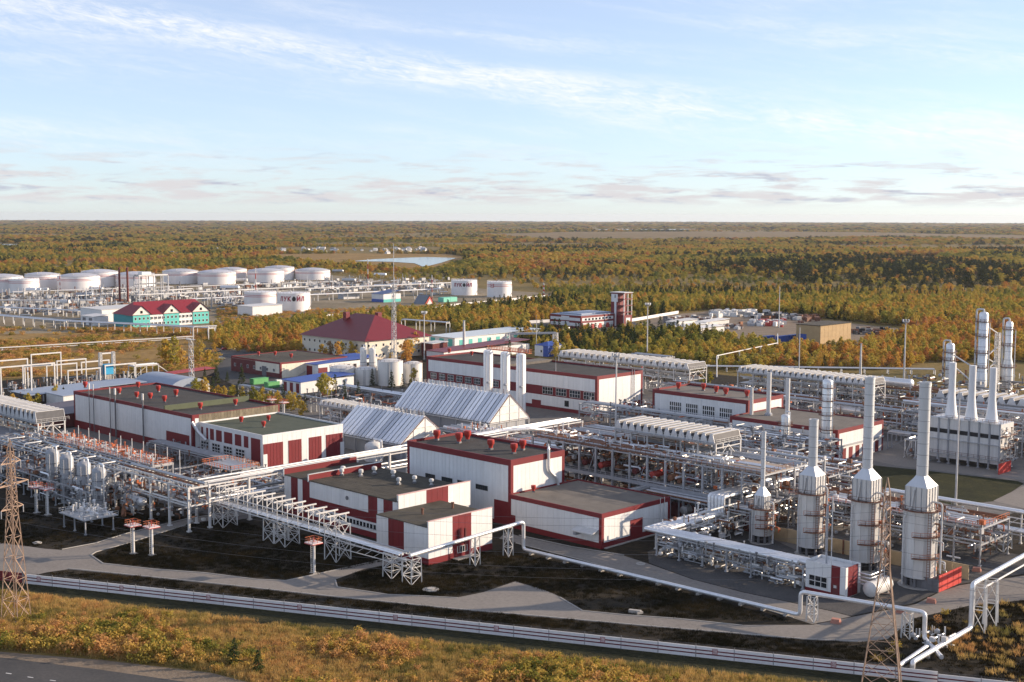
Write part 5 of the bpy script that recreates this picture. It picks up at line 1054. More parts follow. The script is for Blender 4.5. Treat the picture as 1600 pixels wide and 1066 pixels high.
t = thing('entrance_arch', 'white lattice gantry arch over the road near the blue cabin', 'gantry', (-545, 575, 0))
for x_, y_ in ((-552, 560), (-536, 586)): lattice(t, x_, y_, 3, 2.6, 0, 12, 4, .35, .2, WSTEEL, .5)
MB().beam((-552, 560, 12), (-536, 586, 12), 1.6, 1.2).build('cross_truss', STEEL, t)
# low pale-roofed sheds left of the long hall
shed('pale_roof_store', 'long low store with pale blue-grey roof behind the long dark hall', (-560, -541, 250, 306), 5.5, .8, mat('dark_wall', (.07, .06, .06), .7), LBLUE, 0); shed('white_store', 'white low store with pale roof next to the substation frames', (-538, -522, 256, 276), 6.5, .8, WHITE, LBLUE, 0); shed('blue_wall_store', 'dark store with blue wall at the corner of the long hall', (-512, -482, 232, 258), 5, .6, BRICK, mat('slate_roof', (.10, .09, .11), .6), 2, 'shed', BLUE)
t = thing('arched_hangar', 'arched pale grey hangar roof beyond the long dark hall', 'hangar', (-540, 330, 0)); vs = []; n_ = 12
for x_ in (-562, -528):
    for k in range(n_+1): a = math.pi*k/n_; vs.append((x_, 322-11*math.cos(a), 2.5+5.5*math.sin(a)))
MB().add(vs, [(k, k+1, n_+2+k, n_+1+k) for k in range(n_)]+[tuple(range(n_+1))[::-1], tuple(range(n_+1, 2*n_+2))]).build('roof', LBLUE, t, True); MB().box(-562, -528, 311.2, 332.8, 0, 2.5).build('wall', WHITE, t); MB().box(-528.1, -527.9, 312, 332, 0, 4).build('door', CREAM, t)
# substation portals
k_ = 0
for px_, py_, pw_, ph_ in ((3, 635, 32, 62), (37, 618, 34, 48), (40, 617, 32, 45), (74, 612, 33, 42), (50, 598, 32, 45), (90, 603, 32, 40), (128, 598, 31, 33), (107, 612, 36, 34), (165, 602, 35, 32), (0, 618, 30, 55)):
    p = P(px_, py_); d = (p.xy.length)/2000*pw_/.70; q = p+Vector((0, 1, 0))*d; h = ph_*p.xy.length/2000*.92
    t = thing('substation_portal', 'white steel portal frame in the substation beyond the pale stores', 'portal', (p.x, p.y, 0), 'substation portal frames')
    for c in (p, q): MB().beam((c.x, c.y, 0), (c.x, c.y, h), .5).build('post', WSTEEL, t)
    MB().beam((p.x, p.y-.3, h), (q.x, q.y+.3, h), .6).build('beam', WSTEEL, t)
t = thing('substation_equipment', 'rows of small grey insulators and breakers below the portals', 'equipment', (-590, 280, 0)); clutter(t, -600, -535, 232, 325, .2, 4, 420, 141, [WSTEEL, STEEL, GALV, CONC, BROWN], 1.6, .7)
p = P(168, 600); t = thing('transformer_gantry', 'twin white lattice towers with a bright blue box between them', 'gantry', (p.x, p.y, 0))
for dy in (-3.5, 3.5): lattice(t, p.x, p.y+dy, 1.4, 1.2, 0, 16, 6, .25, .15, WSTEEL)
MB().beam((p.x, p.y-4, 15.5), (p.x, p.y+4, 15.5), .7).build('beam', WSTEEL, t); MB().box(p.x-2, p.x+2, p.y-2.4, p.y+2.4, 5, 10).build('blue_box', CYAN, t); MB().box(p.x-1.5, p.x+1.5, p.y-1.5, p.y+1.5, 0, 5).build('plinth', CONC, t)
p = P(222, 588); t = rack('loading_ramp', 'white loading platform with sloping stair beside the meadow', 'y', p.y-6, p.y+8, p.x-3, p.x+3, [6], 7, 2, (.2, .3), WSTEEL, 142, cat='platform'); MB().box(p.x-3, p.x+3, p.y-6, p.y+8, 6.05, 6.3).build('deck', WSTEEL, t); MB().beam((p.x, p.y+8, 6), (p.x, p.y+16, .3), 1.5, .4).build('stair', WSTEEL, t)
# small white tanks and silos
STW = mat('tank_white', (.72, .70, .66), .5, .05, var=.08, streak=.6)
for px_, py_, w_, ty_, l_ in ((533, 603, 41, 577, 'widest of the small ones, left end'), (570, 603, 34, 579, 'between the widest and tallest small ones'), (608, 604, 40, 567, 'tallest of the small ones'), (644, 600, 30, 570, 'half hidden by the long hall wall')):
    p = P(px_, py_); d = p.xy.length; r = w_/2*d/2000; c = p+cam_h*r; h = (py_-ty_)*d/2000*1.02
    t = thing('storage_tank', 'round white storage tank beside the blue hall, '+l_, 'tank', (c.x, c.y, 0)); MB().lathe((c.x, c.y, 0), [(r, 0), (r, h), (r*1.02, h+.02), (r*1.02, h+.2), (r*.6, h+.9), (.3, h+1.2)], 28).build('shell', STW, t, True)
    rb = MB(); rail(rb, [(c.x+r*math.cos(2*math.pi*i/16), c.y+r*math.sin(2*math.pi*i/16), h+.2) for i in range(17)], 1.0, .09, 9); rb.build('railing', BROWN, t); lb = MB(); ladder(lb, (c.x+r*.7, c.y-r*.75, .2), h, .7, .8, .12, .8); lb.build('ladder', STEEL, t)
for px_, ty_ in ((568, 545), (582, 546)):
    p = P(px_, 588); h = (588-ty_)*p.xy.length/2000; vessel('tall white cylindrical silo behind the small white storage tanks', p.x, p.y, 1.75, .3, h, STW, 1, 'pair of white silos', (), 'white_silo', 'silo')
t = rack('tank_pipe_rack', 'low pipe rack below the small white storage tanks', 'x', -480, -420, 372, 378, [4], 9, 5, (.2, .4), STEEL, 143); clutter(t, -480, -420, 350, 385, .3, 3, 160, 144, sz=1.3)
for px_, py_, l_ in ((405, 600, 'large'), (425, 606, 'middle'), (440, 603, 'small')):
    p = P(px_, py_); t = thing('green_container', 'green painted container in the yard by the workshop, '+l_+' one', 'container', (p.x, p.y, 0)); s_ = {'large': 9, 'middle': 7, 'small': 4}[l_]; MB().box(p.x-1.6, p.x+1.6, p.y-s_/2, p.y+s_/2, .15, 2.9).build('body', GREENP, t); MB().box(p.x+1.6, p.x+1.7, p.y-s_/2+.3, p.y+s_/2-.3, .4, 2.7).build('door', GREENP, t); MB().box(p.x-1.7, p.x+1.7, p.y-s_/2-.1, p.y+s_/2+.1, 2.9, 3.05).build('lid', GREENP, t)
p = P(443, 604); top('white_wall', MB().box(p.x-.3, p.x+.3, p.y-4, p.y+6, 0, 3.6).box(p.x-.6, p.x+.6, p.y-4.2, p.y-3.4, 0, 3.8), WHITE, 'short white wall beside the green containers', 'wall', (p.x, p.y, 0))
p = P(292, 590); t = shed('red_canopy', 'low red roofed canopy beside the lattice floodlight mast', (p.x-4, p.x+4, p.y-10, p.y+14), 3.2, .8, mat('dark_wall2', (.06, .05, .05), .8), mat('red_canopy_roof', (.38, .05, .05), .6), 0)
# workshop yard pipe lattice
t = rack('yard_pipe_bridge', 'grey lattice pipe bridge behind the long dark roof', 'x', -500, -405, 330, 333, [4, 6.5], 8, [2, 3], (.15, .3), GALV, 145, cat='pipe bridge')
# cars
def car(p, rz, mt, label):
    t = thing('parked_car', label, 'car', (p.x, p.y, .09), 'cars parked by the workshop'); ORG[t.name] = (0, 0, 0)
    prof = [(-2.1, .35), (2.1, .35), (2.15, .75), (1.3, .95), (.7, 1.42), (-1.1, 1.45), (-1.8, 1.0), (-2.15, .9)]; n = len(prof); b = MB()
    b.add([(x, -.85, z) for x, z in prof]+[(x, .85, z) for x, z in prof], [tuple(range(n)), tuple(range(n, 2*n))[::-1]]+[(i, n+i, n+(i+1) % n, (i+1) % n) for i in range(n)]); b.build('body', mt, t)
    MB().box(-1.05, .75, -.87, .87, 1.0, 1.36).build('side_window', GLASS, t)
    for x in (-1.3, 1.35):
        for y in (-.8, .8): MB().tube([(x, y-.1, .33), (x, y+.1, .33)], .33, 10).build('wheel', BLACK, t)
    t.rotation_euler = (0, 0, rz)
for i, (px_, py_, c_) in enumerate(((341, 549, 'grey'), (351, 547, 'red'), (362, 547, 'white'), (372, 545, 'dark blue'), (378, 544, 'black'), (388, 543, 'silver'), (346, 562, 'light blue'), (330, 566, 'white'))):
    cm = mat('car_'+c_.replace(' ', '_'), {'grey': (.2, .2, .21), 'red': (.4, .04, .04), 'white': (.75, .75, .75), 'dark blue': (.03, .05, .15), 'black': (.02, .02, .02), 'silver': (.5, .5, .5), 'light blue': (.3, .45, .6)}[c_], .25)
    car(P(px_, py_), 1.2+.1*(i % 3), cm, c_+' car parked on the asphalt beside the workshop')

# ------------------------------------------------------------------ tank farm and far buildings
sheet('tank_farm_yard', [(-300, 470), (-100, 436), (240, 436), (520, 430), (600, 440), (860, 459), (862, 470), (700, 484), (520, 497), (400, 502), (330, 512), (100, 520), (-300, 530)], .06, G_TANK)
TW = mat('oil_tank_white', (.76, .74, .73), .42, .08, var=.06, streak=.6); TR = mat('tank_red', (.40, .05, .07), .6); TROOF = mat('tank_roof', (.50, .50, .53), .45, .2, var=.08)
def oil_tank(px, bot, w, rim, lab, dome=True, stripes=True, text=False, emb_=False):
    p = P(px, bot); d = p.xy.length; r = w/2*d/2000; c = p+cam_h*r; h = (bot-rim)*d/2000*1.0; zb = gz(c.x, c.y)+.1
    t = thing('oil_tank', lab, 'tank', (c.x, c.y, zb)); n = 40; MB().lathe((c.x, c.y, zb), [(r, 0), (r, h)], n).build('shell', TW, t, True)
    dr = .16*r if dome else .05*r; MB().lathe((c.x, c.y, zb), [(r*1.005, h), (r*1.005, h+.25), (r*.8, h+dr*.5), (r*.5, h+dr*.82), (r*.15, h+dr)], n).build('roof', TROOF if dome else TW, t, True)
    if stripes:
        for z in (h*.72, h*.82): MB().lathe((c.x, c.y, zb), [(r+.01, z), (r+.06, z+.01), (r+.06, z+h*.03), (r+.01, z+h*.03+.01)], n).build('stripe', TR, t)
    for z in (h*.25, h*.5): MB().lathe((c.x, c.y, zb), [(r+.01, z), (r+.07, z+.02), (r+.07, z+.2), (r+.01, z+.22)], n).build('band', TW, t)
    rb = MB(); rail(rb, [(c.x+r*.99*math.cos(2*math.pi*i/24), c.y+r*.99*math.sin(2*math.pi*i/24), zb+h+.25) for i in range(25)], 1.1, .14, 20); rb.build('railing', WSTEEL, t)
    a0_ = math.atan2(-c.y, -c.x); st = MB(); k = 14     # stair winding round the shell
    for i in range(k):
        a, b = a0_+.9+.09*i, a0_+.9+.09*(i+1); st.beam((c.x+(r+.6)*math.cos(a), c.y+(r+.6)*math.sin(a), zb+h*i/k), (c.x+(r+.6)*math.cos(b), c.y+(r+.6)*math.sin(b), zb+h*(i+1)/k), .5, .25)
    st.build('stair', STEEL, t)
    MB().lathe((c.x+r*.4, c.y-r*.5, zb+h+dr*.4), [(.5, 0), (.5, 1.4), (.8, 1.5), (.8, 1.8)], 8).build('roof_vent', WSTEEL, t); MB().lathe((c.x, c.y, zb), [(r+.8, -.1), (r+.8, .25)], n).build('footing', CONC, t)
    if text: lettering(t, c, r, zb, h*text[0], h*text[1], a0_+text[2])
    if emb_: MB()
    return t, c, r, zb, h, a0_
# letters as polygons in a unit box (x 0..w, y 0..1)
def stroke(x0, y0, x1, y1, w=.24):
    dx, dy = x1-x0, y1-y0; L = math.hypot(dx, dy); nx, ny = -dy/L*w/2, dx/L*w/2
    return [(x0+nx, y0+ny), (x0-nx, y0-ny), (x1-nx, y1-ny), (x1+nx, y1+ny)]
GL = {'Л': (.86, [stroke(.12, 0, .34, 1), stroke(.74, 0, .74, 1), [(.22, .8), (.86, .8), (.86, 1), (.22, 1)]]), 'У': (.86, [stroke(.1, 1, .46, .38), stroke(.78, 1, .28, 0)]), 'К': (.86, [stroke(.12, 0, .12, 1), stroke(.14, .48, .76, 1), stroke(.2, .55, .78, 0)]),
      'Й': (.9, [stroke(.12, 0, .12, 1), stroke(.78, 0, .78, 1), stroke(.12, .1, .78, .9), [(.28, 1.1), (.62, 1.1), (.62, 1.22), (.28, 1.22)]]),
      'O': (1.0, [[(.5+.46*math.cos(2*math.pi*k/18)*(1 if math.sin(2*math.pi*k/18) < .5 else .8), .44+.46*math.sin(2*math.pi*k/18)*(1 if math.sin(2*math.pi*k/18) < .3 else 1.25)) for k in range(18)]])}
def lettering(t, c, r, zb, size, z, ac):
    kx = .84; wtot = sum(GL[ch][0]+.2 for ch in 'ЛУКOЙЛ')*size*kx; u = -wtot/2
    for ch in 'ЛУКOЙЛ':
        b = MB()
        for si, poly in enumerate(GL[ch][1]):
            rr = r+.14+.012*si; sub = []
            for x, y in poly: a = ac+(u+x*size*kx)/r; sub.append((c.x+rr*math.cos(a), c.y+rr*math.sin(a), zb+z+y*size))
            ins = [(v[0]-.3*math.cos(ac), v[1]-.3*math.sin(ac), v[2]) for v in sub]; n = len(sub)
            b.add(sub+ins, [tuple(range(n)), tuple(range(n, 2*n))[::-1]]+[(i, n+i, n+(i+1) % n, (i+1) % n) for i in range(n)])
        b.build('letter', BLACK if ch == 'O' else mat('letter_red', (.26, .03, .06), .6), t); u += (GL[ch][0]+.2)*size*kx
TANKS = [(-8, 458, 58, 436, 'white oil tank at the very edge of the tank farm, before the forest', 1), (29, 458.5, 43, 438.5, 'smaller flat-topped white oil tank in front of the domed tanks', 0), (57, 453, 50, 432, 'domed white oil tank behind the smaller flat-topped one', 1), (112.5, 455, 61.5, 434.5, 'widest domed white oil tank behind the three short drums', 1),
         (147, 449, 54, 427.5, 'tall domed white oil tank behind the widest one', 1), (203, 449.5, 58, 431, 'domed white oil tank behind the two dark red chimneys', 1), (275, 444, 54, 426, 'domed white oil tank right of the steel frame tower', 1), (332, 445, 58, 427.5, 'broad domed white oil tank in front of a taller one', 1), (357, 441, 46, 422.5, 'tall domed white oil tank half behind the broad one', 1),
         (410, 442.5, 56, 425, 'broad domed white oil tank left of the last rear pair', 1), (433, 438, 45, 419.5, 'tall domed white oil tank farthest back in the farm', 1), (484, 438, 55, 424, 'domed white oil tank at the quiet end of the rear row', 1), (402, 482.5, 49, 458, 'silver-white oil tank with stripes behind the small white shed', 0)]
for px_, b_, w_, r_, l_, dm in TANKS: oil_tank(px_, b_, w_, r_, l_, bool(dm))
oil_tank(455, 487.5, 51, 459.5, 'white oil tank with red company lettering and black drop, beside the striped one', False, False, (.27, .58, -.10))
oil_tank(724.5, 462, 41, 439, 'white oil tank with company lettering standing apart near the forest', False, False, (.25, .6, -.1)); t, c, r, zb, h, a0_ = oil_tank(780, 465, 39, 441.5, 'white oil tank with stripes and square emblem standing apart near the forest', False)
a = a0_-.62; MB().obox((c.x+(r+.05)*math.cos(a), c.y+(r+.05)*math.sin(a)), a, .5, 4.2, zb+h*.66, zb+h*.9).build('emblem', TR, t); MB().obox((c.x+(r+.2)*math.cos(a), c.y+(r+.2)*math.sin(a)), a, .5, 3.0, zb+h*.7, zb+h*.86).build('emblem_field', WHITE, t); MB().obox((c.x+(r+.3)*math.cos(a), c.y+(r+.3)*math.sin(a)), a, .5, 1.6, zb+h*.74, zb+h*.82).build('emblem_mark', TR, t)
def trestle(lab, p, q, n=3, r=.4, sp=1.4, step=12, pm=None, post=True, cat='pipe rack'):
    p = Vector(p); q = Vector(q); d = (q-p).normalized(); s_ = Vector((-d.y, d.x, 0)); L = (q-p).length; t = thing('pipe_trestle', lab, cat, (p.x, p.y, 0))
    for i in range(n): o = s_*sp*(i-(n-1)/2); MB().tube([p+o+UP*r, q+o+UP*r], r*(.7+.3*((i*7) % 3)/2), 8).build('pipe', pm or [SILVER, WSTEEL, GALV][i % 3], t, True)
    if post:
        k = max(1, int(L/step)); w = sp*(n-1)/2+.5
        for i in range(k+1):
            c = p.lerp(q, i/k)
            for e in ((-1, 1) if n > 1 else (0,)): MB().beam(c+s_*w*e-UP*c.z, c+s_*w*e, .45).build('post', WSTEEL, t)
            MB().beam(c-s_*w-UP*.15, c+s_*w-UP*.15, .35, .3).build('cross_beam', WSTEEL, t)
    return t
trestle('thin white pipeline crossing the golden meadow', P(-80, 550, 2.2), P(302, 527, 2.2), 1, .55, 1, 30, WSTEEL, cat='pipeline'); trestle('thin lower white pipeline beside the meadow one', P(-80, 553, 1.2), P(302, 529, 1.2), 1, .3, 1, 30, WSTEEL, cat='pipeline')
t = thing('pipe_gate', 'white pipe loop standing at the end of the meadow pipeline', 'pipe', tuple(P(302, 527))); a = P(302, 527, 2.2); MB().tube(elbow([a, a+UP*7, a+UP*7+Vector((4, 16, 0))], 1), .5, 8).build('pipe', WSTEEL, t, True); columns(t, [(a.x+3, a.y+10), (a.x+4, a.y+15)], 9, .5, WSTEEL)
trestle('grey pipe trestle on paired white posts along the meadow edge', P(-60, 488, 6), P(110, 503, 6), 5, .5, 1.6, 13); trestle('long grey pipe trestle passing in front of the teal office', P(100, 502, 6), P(330, 513, 6), 5, .5, 1.6, 14); trestle('pipe trestle entering the tank farm behind the meadow', P(-60, 478, 5), P(165, 488, 5), 4, .5, 1.6, 16)
trestle('white pipe trestle behind the teal office roof', P(215, 462, 7), P(480, 449, 7), 4, .6, 1.6, 20, WSTEEL); trestle('white pipe trestle left of the striped silver tank', P(300, 468, 6), P(385, 464, 6), 4, .5, 1.6, 14); trestle('long white pipe trestle leading towards the lettered tank near the forest', P(480, 452, 6), P(722, 442, 6), 4, .6, 1.6, 18, WSTEEL); trestle('white pipe trestle behind the lettered tank', P(470, 462, 6), P(690, 452, 6), 5, .5, 1.5, 16)
trestle('white pipe run in front of the domed tanks', P(20, 457, 4), P(270, 449, 4), 3, .5, 1.6, 20, WSTEEL); trestle('white pipe run through the middle of the tank farm', P(-40, 470, 5), P(165, 470, 5), 4, .5, 1.5, 16, WSTEEL); trestle('white pipe run between the rear tanks and chimneys', P(120, 463, 5), P(300, 452, 5), 3, .5, 1.5, 16, WSTEEL); trestle('pipe run in front of the rear domed tanks', P(280, 449, 4), P(520, 441, 4), 3, .5, 1.5, 20, WSTEEL)
for px_, py_, l_, w_ in ((42, 459, 'first of three short drums before the widest tank', 14), (54, 459, 'middle of three short drums before the widest tank', 10), (65, 459, 'last of three short drums before the widest tank', 10), (118, 467, 'long dark silver drum before the widest tank', 26), (140, 458, 'silver drum beside the tall domed tank', 20), (345, 455, 'long silver drum before the broad domed tank', 28), (368, 443, 'silver drum in front of the half-hidden tank', 18), (95, 479, 'silver drum behind the meadow trestle', 13), (520, 428, 'silver drum at the end of the rear row', 16), (585, 434, 'silver drum among the far pipe trestles', 18), (585, 453, 'long white drum behind the blue cabin', 26), (535, 443, 'dark drum between the far pipe trestles', 20), (645, 450, 'short white drum near the lettered tank', 12)):
    p = P(px_, py_); L = w_*p.xy.length/2000; r = 2.2; d = Vector((.75, .66, 0)); drum('horizontal tank on saddles, '+l_, (p.x, p.y, r+2), (p.x+d.x*L, p.y+d.y*L, r+2), r, [SILVER, GALV, WSTEEL][px_ % 3])
for x0_, x1_, y_, n_, sd2, zz in ((0, 240, 466, 420, 151, 6), (120, 400, 460, 460, 152, 6), (0, 150, 482, 300, 153, 5), (480, 700, 448, 420, 154, 6), (380, 520, 446, 200, 155, 5), (330, 385, 470, 140, 156, 5)):
    t = thing('pipe_manifold', 'tangle of white valves and pipes %s' % {151: 'before the widest tank', 152: 'behind the teal office', 153: 'behind the meadow trestle', 154: 'before the forest-side lettered tank', 155: 'before the last rear tanks', 156: 'left of the striped silver tank'}[sd2], 'pipes', tuple(P((x0_+x1_)/2, y_))); rr = random.Random(sd2)
    bs = [(MB(), m_) for m_ in (WSTEEL, GALV, GALV, SILVER, STEEL, DSTEEL, CONC, BROWN, DSTEEL)]
    for i in range(n_):
        p = P(rr.uniform(x0_, x1_), y_+rr.gauss(0, 6)); b = rr.choice(bs)[0]; k = rr.random()
        if k < .4: b.tube([(p.x, p.y, .5), (p.x+rr.uniform(3, 14), p.y+rr.uniform(-4, 14), rr.uniform(.5, 2))], rr.uniform(.25, .6), 6)
        elif k < .75: b.box(p.x, p.x+rr.uniform(1, 5), p.y, p.y+rr.uniform(1, 7), 0, rr.uniform(.8, 4))
        else: b.tube([(p.x, p.y, 0), (p.x, p.y, rr.uniform(3, zz+3))], rr.uniform(.2, .6), 6)
    for b, m_ in bs: b.build('small_piping', m_, t, kind='stuff')
p = P(218, 470); t = rack('steel_frame_tower', 'tall open steel frame with white top beside the dark red chimneys', 'y', p.y, p.y+32, p.x-10, p.x, [8, 16, 24], 8, [2, 2, 2], (.4, .8), STEEL, 161, cat='structure', w=.8); MB().box(p.x-10, p.x, p.y, p.y+32, 24.2, 25.2).build('roof', WSTEEL, t); MB().box(p.x-9, p.x-1, p.y+4, p.y+14, 24.9+.4, 28).build('box', SILVER, t)
for px_ in (187.5, 200):
    p = P(px_, 474); t = thing('red_chimney', 'dark red steel chimney behind the teal office', 'chimney', (p.x, p.y, 0), 'pair of dark red chimneys'); MB().lathe((p.x, p.y, 0), [(1.5, 0), (1.1, 4), (.95, 33), (1.1, 33.1), (1.1, 34)], 14).build('flue', mat('chimney_red', (.13, .025, .02), .7), t, True); MB().box(p.x-2, p.x+2, p.y-2, p.y+2, 0, 1.5).build('base', CONC, t)
for px_, py_, tp in ((94, 455, 429), (113, 428, 422), (400, 470, 420), (575, 452, 405), (655, 452, 440), (675, 470, 430), (849, 462, 442), (850, 462, 443)):
    p = P(px_, py_); h = (py_-tp)*p.xy.length/2000; t = thing('striped_mast', 'thin red and white banded mast in the tank farm', 'mast', (p.x, p.y, 0), 'banded tank farm masts'); k = 6
    for i in range(k): MB().tube([(p.x, p.y, h*i/k), (p.x, p.y, h*(i+1)/k)], .45, 6).build('segment', WSTEEL if i % 2 else VRED, t)
# teal and white office with red roof
x0, x1, y0, y1, h = -897, -868, 482, 547, 9.5; bo = (x0, x1, y0, y1)
t = thing('teal_office', 'two-storey white and teal office with red roof and three white gables', 'building', (-882, 514, 0)); MB().box(x0, x1, y0, y1, 0, h).build('wall', WHITE, t)
MB().add([(x0-1, y0-1, h), (x1+1, y0-1, h), (x1+1, y1+1, h), (x0-1, y1+1, h), ((x0+x1)/2, y0+9, h+9), ((x0+x1)/2, y1-3, h+9)], [(0, 3, 2, 1), (1, 2, 5, 4), (3, 0, 4, 5), (0, 1, 4), (2, 3, 5)]).build('roof', mat('bright_red_roof', (.23, .02, .03), .5), t)
for i, (a, b) in enumerate(((0, 14), (26, 39), (51, 65))):
    slab(t, bo, 'E', a, b, .1, h-.05, TEAL, 'teal_bay', .5)
    ym = y0+(a+b)/2; MB().add([(x1+.6, y0+a-1, h), (x1+.6, y0+b+1, h), (x1+.6, ym, h+6.5), (x1-9, y0+a-1, h), (x1-9, y0+b+1, h), (x1-13, ym, h+6.5)], [(0, 1, 2), (0, 2, 5, 3), (1, 4, 5, 2)]).build('gable', mat('gable_cream', (.72, .68, .62), .7), t); MB().add([(x1+1.4, y0+a-1.6, h-.2), (x1+1.4, ym, h+7), (x1-12, ym, h+7), (x1-9, y0+a-1.6, h-.2)], [(0, 1, 2, 3)]).build('gable_roof', MATS['bright_red_roof'], t); MB().add([(x1+1.4, y0+b+1.6, h-.2), (x1-9, y0+b+1.6, h-.2), (x1-12, ym, h+7), (x1+1.4, ym, h+7)], [(0, 1, 2, 3)]).build('gable_roof', MATS['bright_red_roof'], t); MB().box(x1+.62, x1+.8, ym-.9, ym+.9, h+1.2, h+3.2).build('attic_window', GLASS, t)
slab(t, bo, 'S', 0, 29, .1, h-.05, mat('teal_dark', (.06, .30, .32), .7), 'teal_end', .06)
for i in range(19):
    for z in (1.6, 5.8): w_ = slab(t, bo, 'E', 1.2+i*3.4, 2.9+i*3.4, z, z+2, WSTEEL, 'window', .56); slab(t, bo, 'E', 1.4+i*3.4, 2.7+i*3.4, z+.2, z+1.8, GLASS, 'pane', .6, .5, parent=w_)
shed('pale_hall', 'long pale hall standing behind the teal office', (-965, -930, 490, 580), 10, 1, WHITE, mat('pale_roof2', (.58, .58, .56), .6), 0, 'building'); shed('small_pale_hall', 'small white hall at the end of the teal office', (-925, -905, 470, 482), 7, .8, WHITE, WSTEEL, 2, 'building', DSTEEL)
p = P(432, 492); shed('white_tank_shed', 'plain white shed in front of the two large silver-white tanks', (p.x-22, p.x, p.y-24, p.y+6), 8, .6, WHITE, WSTEEL, 0)
p = P(605, 472); t = shed('blue_white_pump_house', 'white pump house with blue base and blue roof in the tank farm', (p.x-14, p.x+4, p.y-8, p.y+14), 8, 3, WHITE, mat('navy_roof', (.06, .10, .22), .6), 0, 'building'); slab(t, (p.x-14, p.x+4, p.y-8, p.y+14), 'S', 0, 18, 0, 3, BLUE, 'blue_base', .1); slab(t, (p.x-14, p.x+4, p.y-8, p.y+14), 'E', 0, 22, 0, 3, TEAL, 'teal_base', .1)
p = P(548, 467); shed('grey_kiosk', 'small grey kiosk on the grass before the pipe trestles', (p.x-8, p.x+2, p.y-10, p.y+10), 5, .8, STEEL, GALV, 0)
p = P(668, 475); t = thing('a_frame_hut', 'steep grey A-frame hut with red gable in the tank farm', 'hut', (p.x, p.y, 0)); MB().add([(p.x-12, p.y-8, 0), (p.x+4, p.y-8, 0), (p.x+4, p.y+6, 0), (p.x-12, p.y+6, 0), (p.x-12, p.y-1, 8.5), (p.x+4, p.y-1, 8.5)], [(0, 3, 2, 1), (0, 1, 5, 4), (2, 3, 4, 5), (3, 0, 4)]).build('roof', mat('grey_shingle', (.17, .19, .22), .7), t); MB().add([(p.x+4.1, p.y-7, 0), (p.x+4.1, p.y+5, 0), (p.x+4.1, p.y-1, 7.6)], [(0, 1, 2)]).build('gable', VRED, t); MB().add([(p.x+4.3, p.y-4.5, 0), (p.x+4.3, p.y+2.5, 0), (p.x+4.3, p.y-1, 5)], [(0, 1, 2)]).build('gable_window', WSTEEL, t)
p = P(705, 472); top('teal_container', MB().box(p.x-8, p.x, p.y-10, p.y+8, .2, 4.6).box(p.x-8.1, p.x+.1, p.y-1, p.y-.6, .1, 4.8), mat('mint', (.18, .55, .42), .6), 'bright mint green container near the lettered tank', 'container', (p.x, p.y, 0))
for a, b, l_ in (((500, 497), (690, 483), 'behind the red hip roof'), ((690, 481), (860, 464), 'before the lettered tank near the forest'), ((820, 506), (875, 503), 'left of the fire station'), ((845, 530), (890, 516), 'beside the road by the blue cabin'), ((985, 503), (1060, 490), 'right of the fire station'), ((470, 500), (560, 500), 'among the trees behind the office')):
    pa, pb = P(*a), P(*b); n_ = max(3, int((pb-pa).length/9)); t = thing('far_fence', 'low white concrete fence '+l_, 'fence', (pa.x, pa.y, 0)); d = (pb-pa).normalized()
    for i in range(n_): c = pa.lerp(pb, (i+.5)/n_); MB().obox((c.x, c.y), math.atan2(d.y, d.x), (pb-pa).length/n_-.2, .3, 0, 2.4).build('panel', FENW, t)

# ------------------------------------------------------------------ fire station, scrap yard, brown hall
bf = (-661, -629, 716, 760); t = thing('fire_station', 'low dark red and white banded fire station with flat roof', 'building', (-645, 738, 0)); MB().box(*bf, 0, 10).build('wall', RED, t); MB().box(bf[0]+.5, bf[1]-.5, bf[2]+.5, bf[3]-.5, 10, 10.3).build('roof', LBLUE, t)
for fc, L in (('S', 32), ('E', 38)):
    for z, hh in ((2.2, 2.4), (6.2, 2.2)): slab(t, bf, fc, 1, L-1, z, z+hh, WHITE, 'white_band', .12)
for k in range(2): slab(t, bf, 'S', 12, 20, 3+4*k, 5.4+4*k, WHITE, 'raised_band', .2)
for i in range(8): slab(t, bf, 'E', 4+i*4, 6.2+i*4, 6.5, 8, GLASS, 'window', .2); slab(t, bf, 'E', 3+i*4.3, 6.2+i*4.3, .2, 3.6, [VRED, WSTEEL][i % 2], 'gate', .2)
MB().box(-656, -634, 722, 756, 10.3, 11.2).build('skylight', LBLUE, t)
bt = (-633, -620, 755, 765); t = thing('training_tower', 'dark red fire training tower with white stripe and open floors', 'tower', (-626, 761, 0)); MB().box(-633, -626, 755, 765, 0, 26).build('core', RED, t)
slab(t, bt, 'S', 3.5, 5.5, .5, 20, WHITE, 'white_stripe', .15); slab(t, bt, 'S', .4, 6.8, 19, 25, WHITE, 'white_cap', .14); slab(t, bt, 'S', 3.8, 4.8, 22, 24.5, DSTEEL, 'bell', .3)
for z in (11, 16, 21, 25.4): MB().box(-626, -620, 755, 765, z, z+.6).build('floor', RED, t)
columns(t, [(-620.4, 755.4), (-620.4, 764.6), (-620.4, 760)], 26, .6, WSTEEL); MB().box(-625.9, -620, 755.2, 764.8, 0, 9).build('lower_wall', RED, t); slab(t, bt, 'E', 2.5, 7.5, .5, 7, WHITE, 'white_panel', .1); MB().box(-634, -619.5, 754.5, 765.5, 26.02, 26.4).build('roof', WSTEEL, t)
bb = (-465, -446.6, 749, 789); t = thing('tan_hall', 'plain tan brick hall with dark flat roof by the scrap yard', 'building', (-456, 769, 0)); MB().box(*bb, 0, 12).build('wall', TAN, t); MB().box(bb[0]-.3, bb[1]+.3, bb[2]-.3, bb[3]+.3, 12, 12.5).build('roof', ROOFB, t); slab(t, bb, 'S', 2, 8, .2, 6, BLUE, 'door', .1)
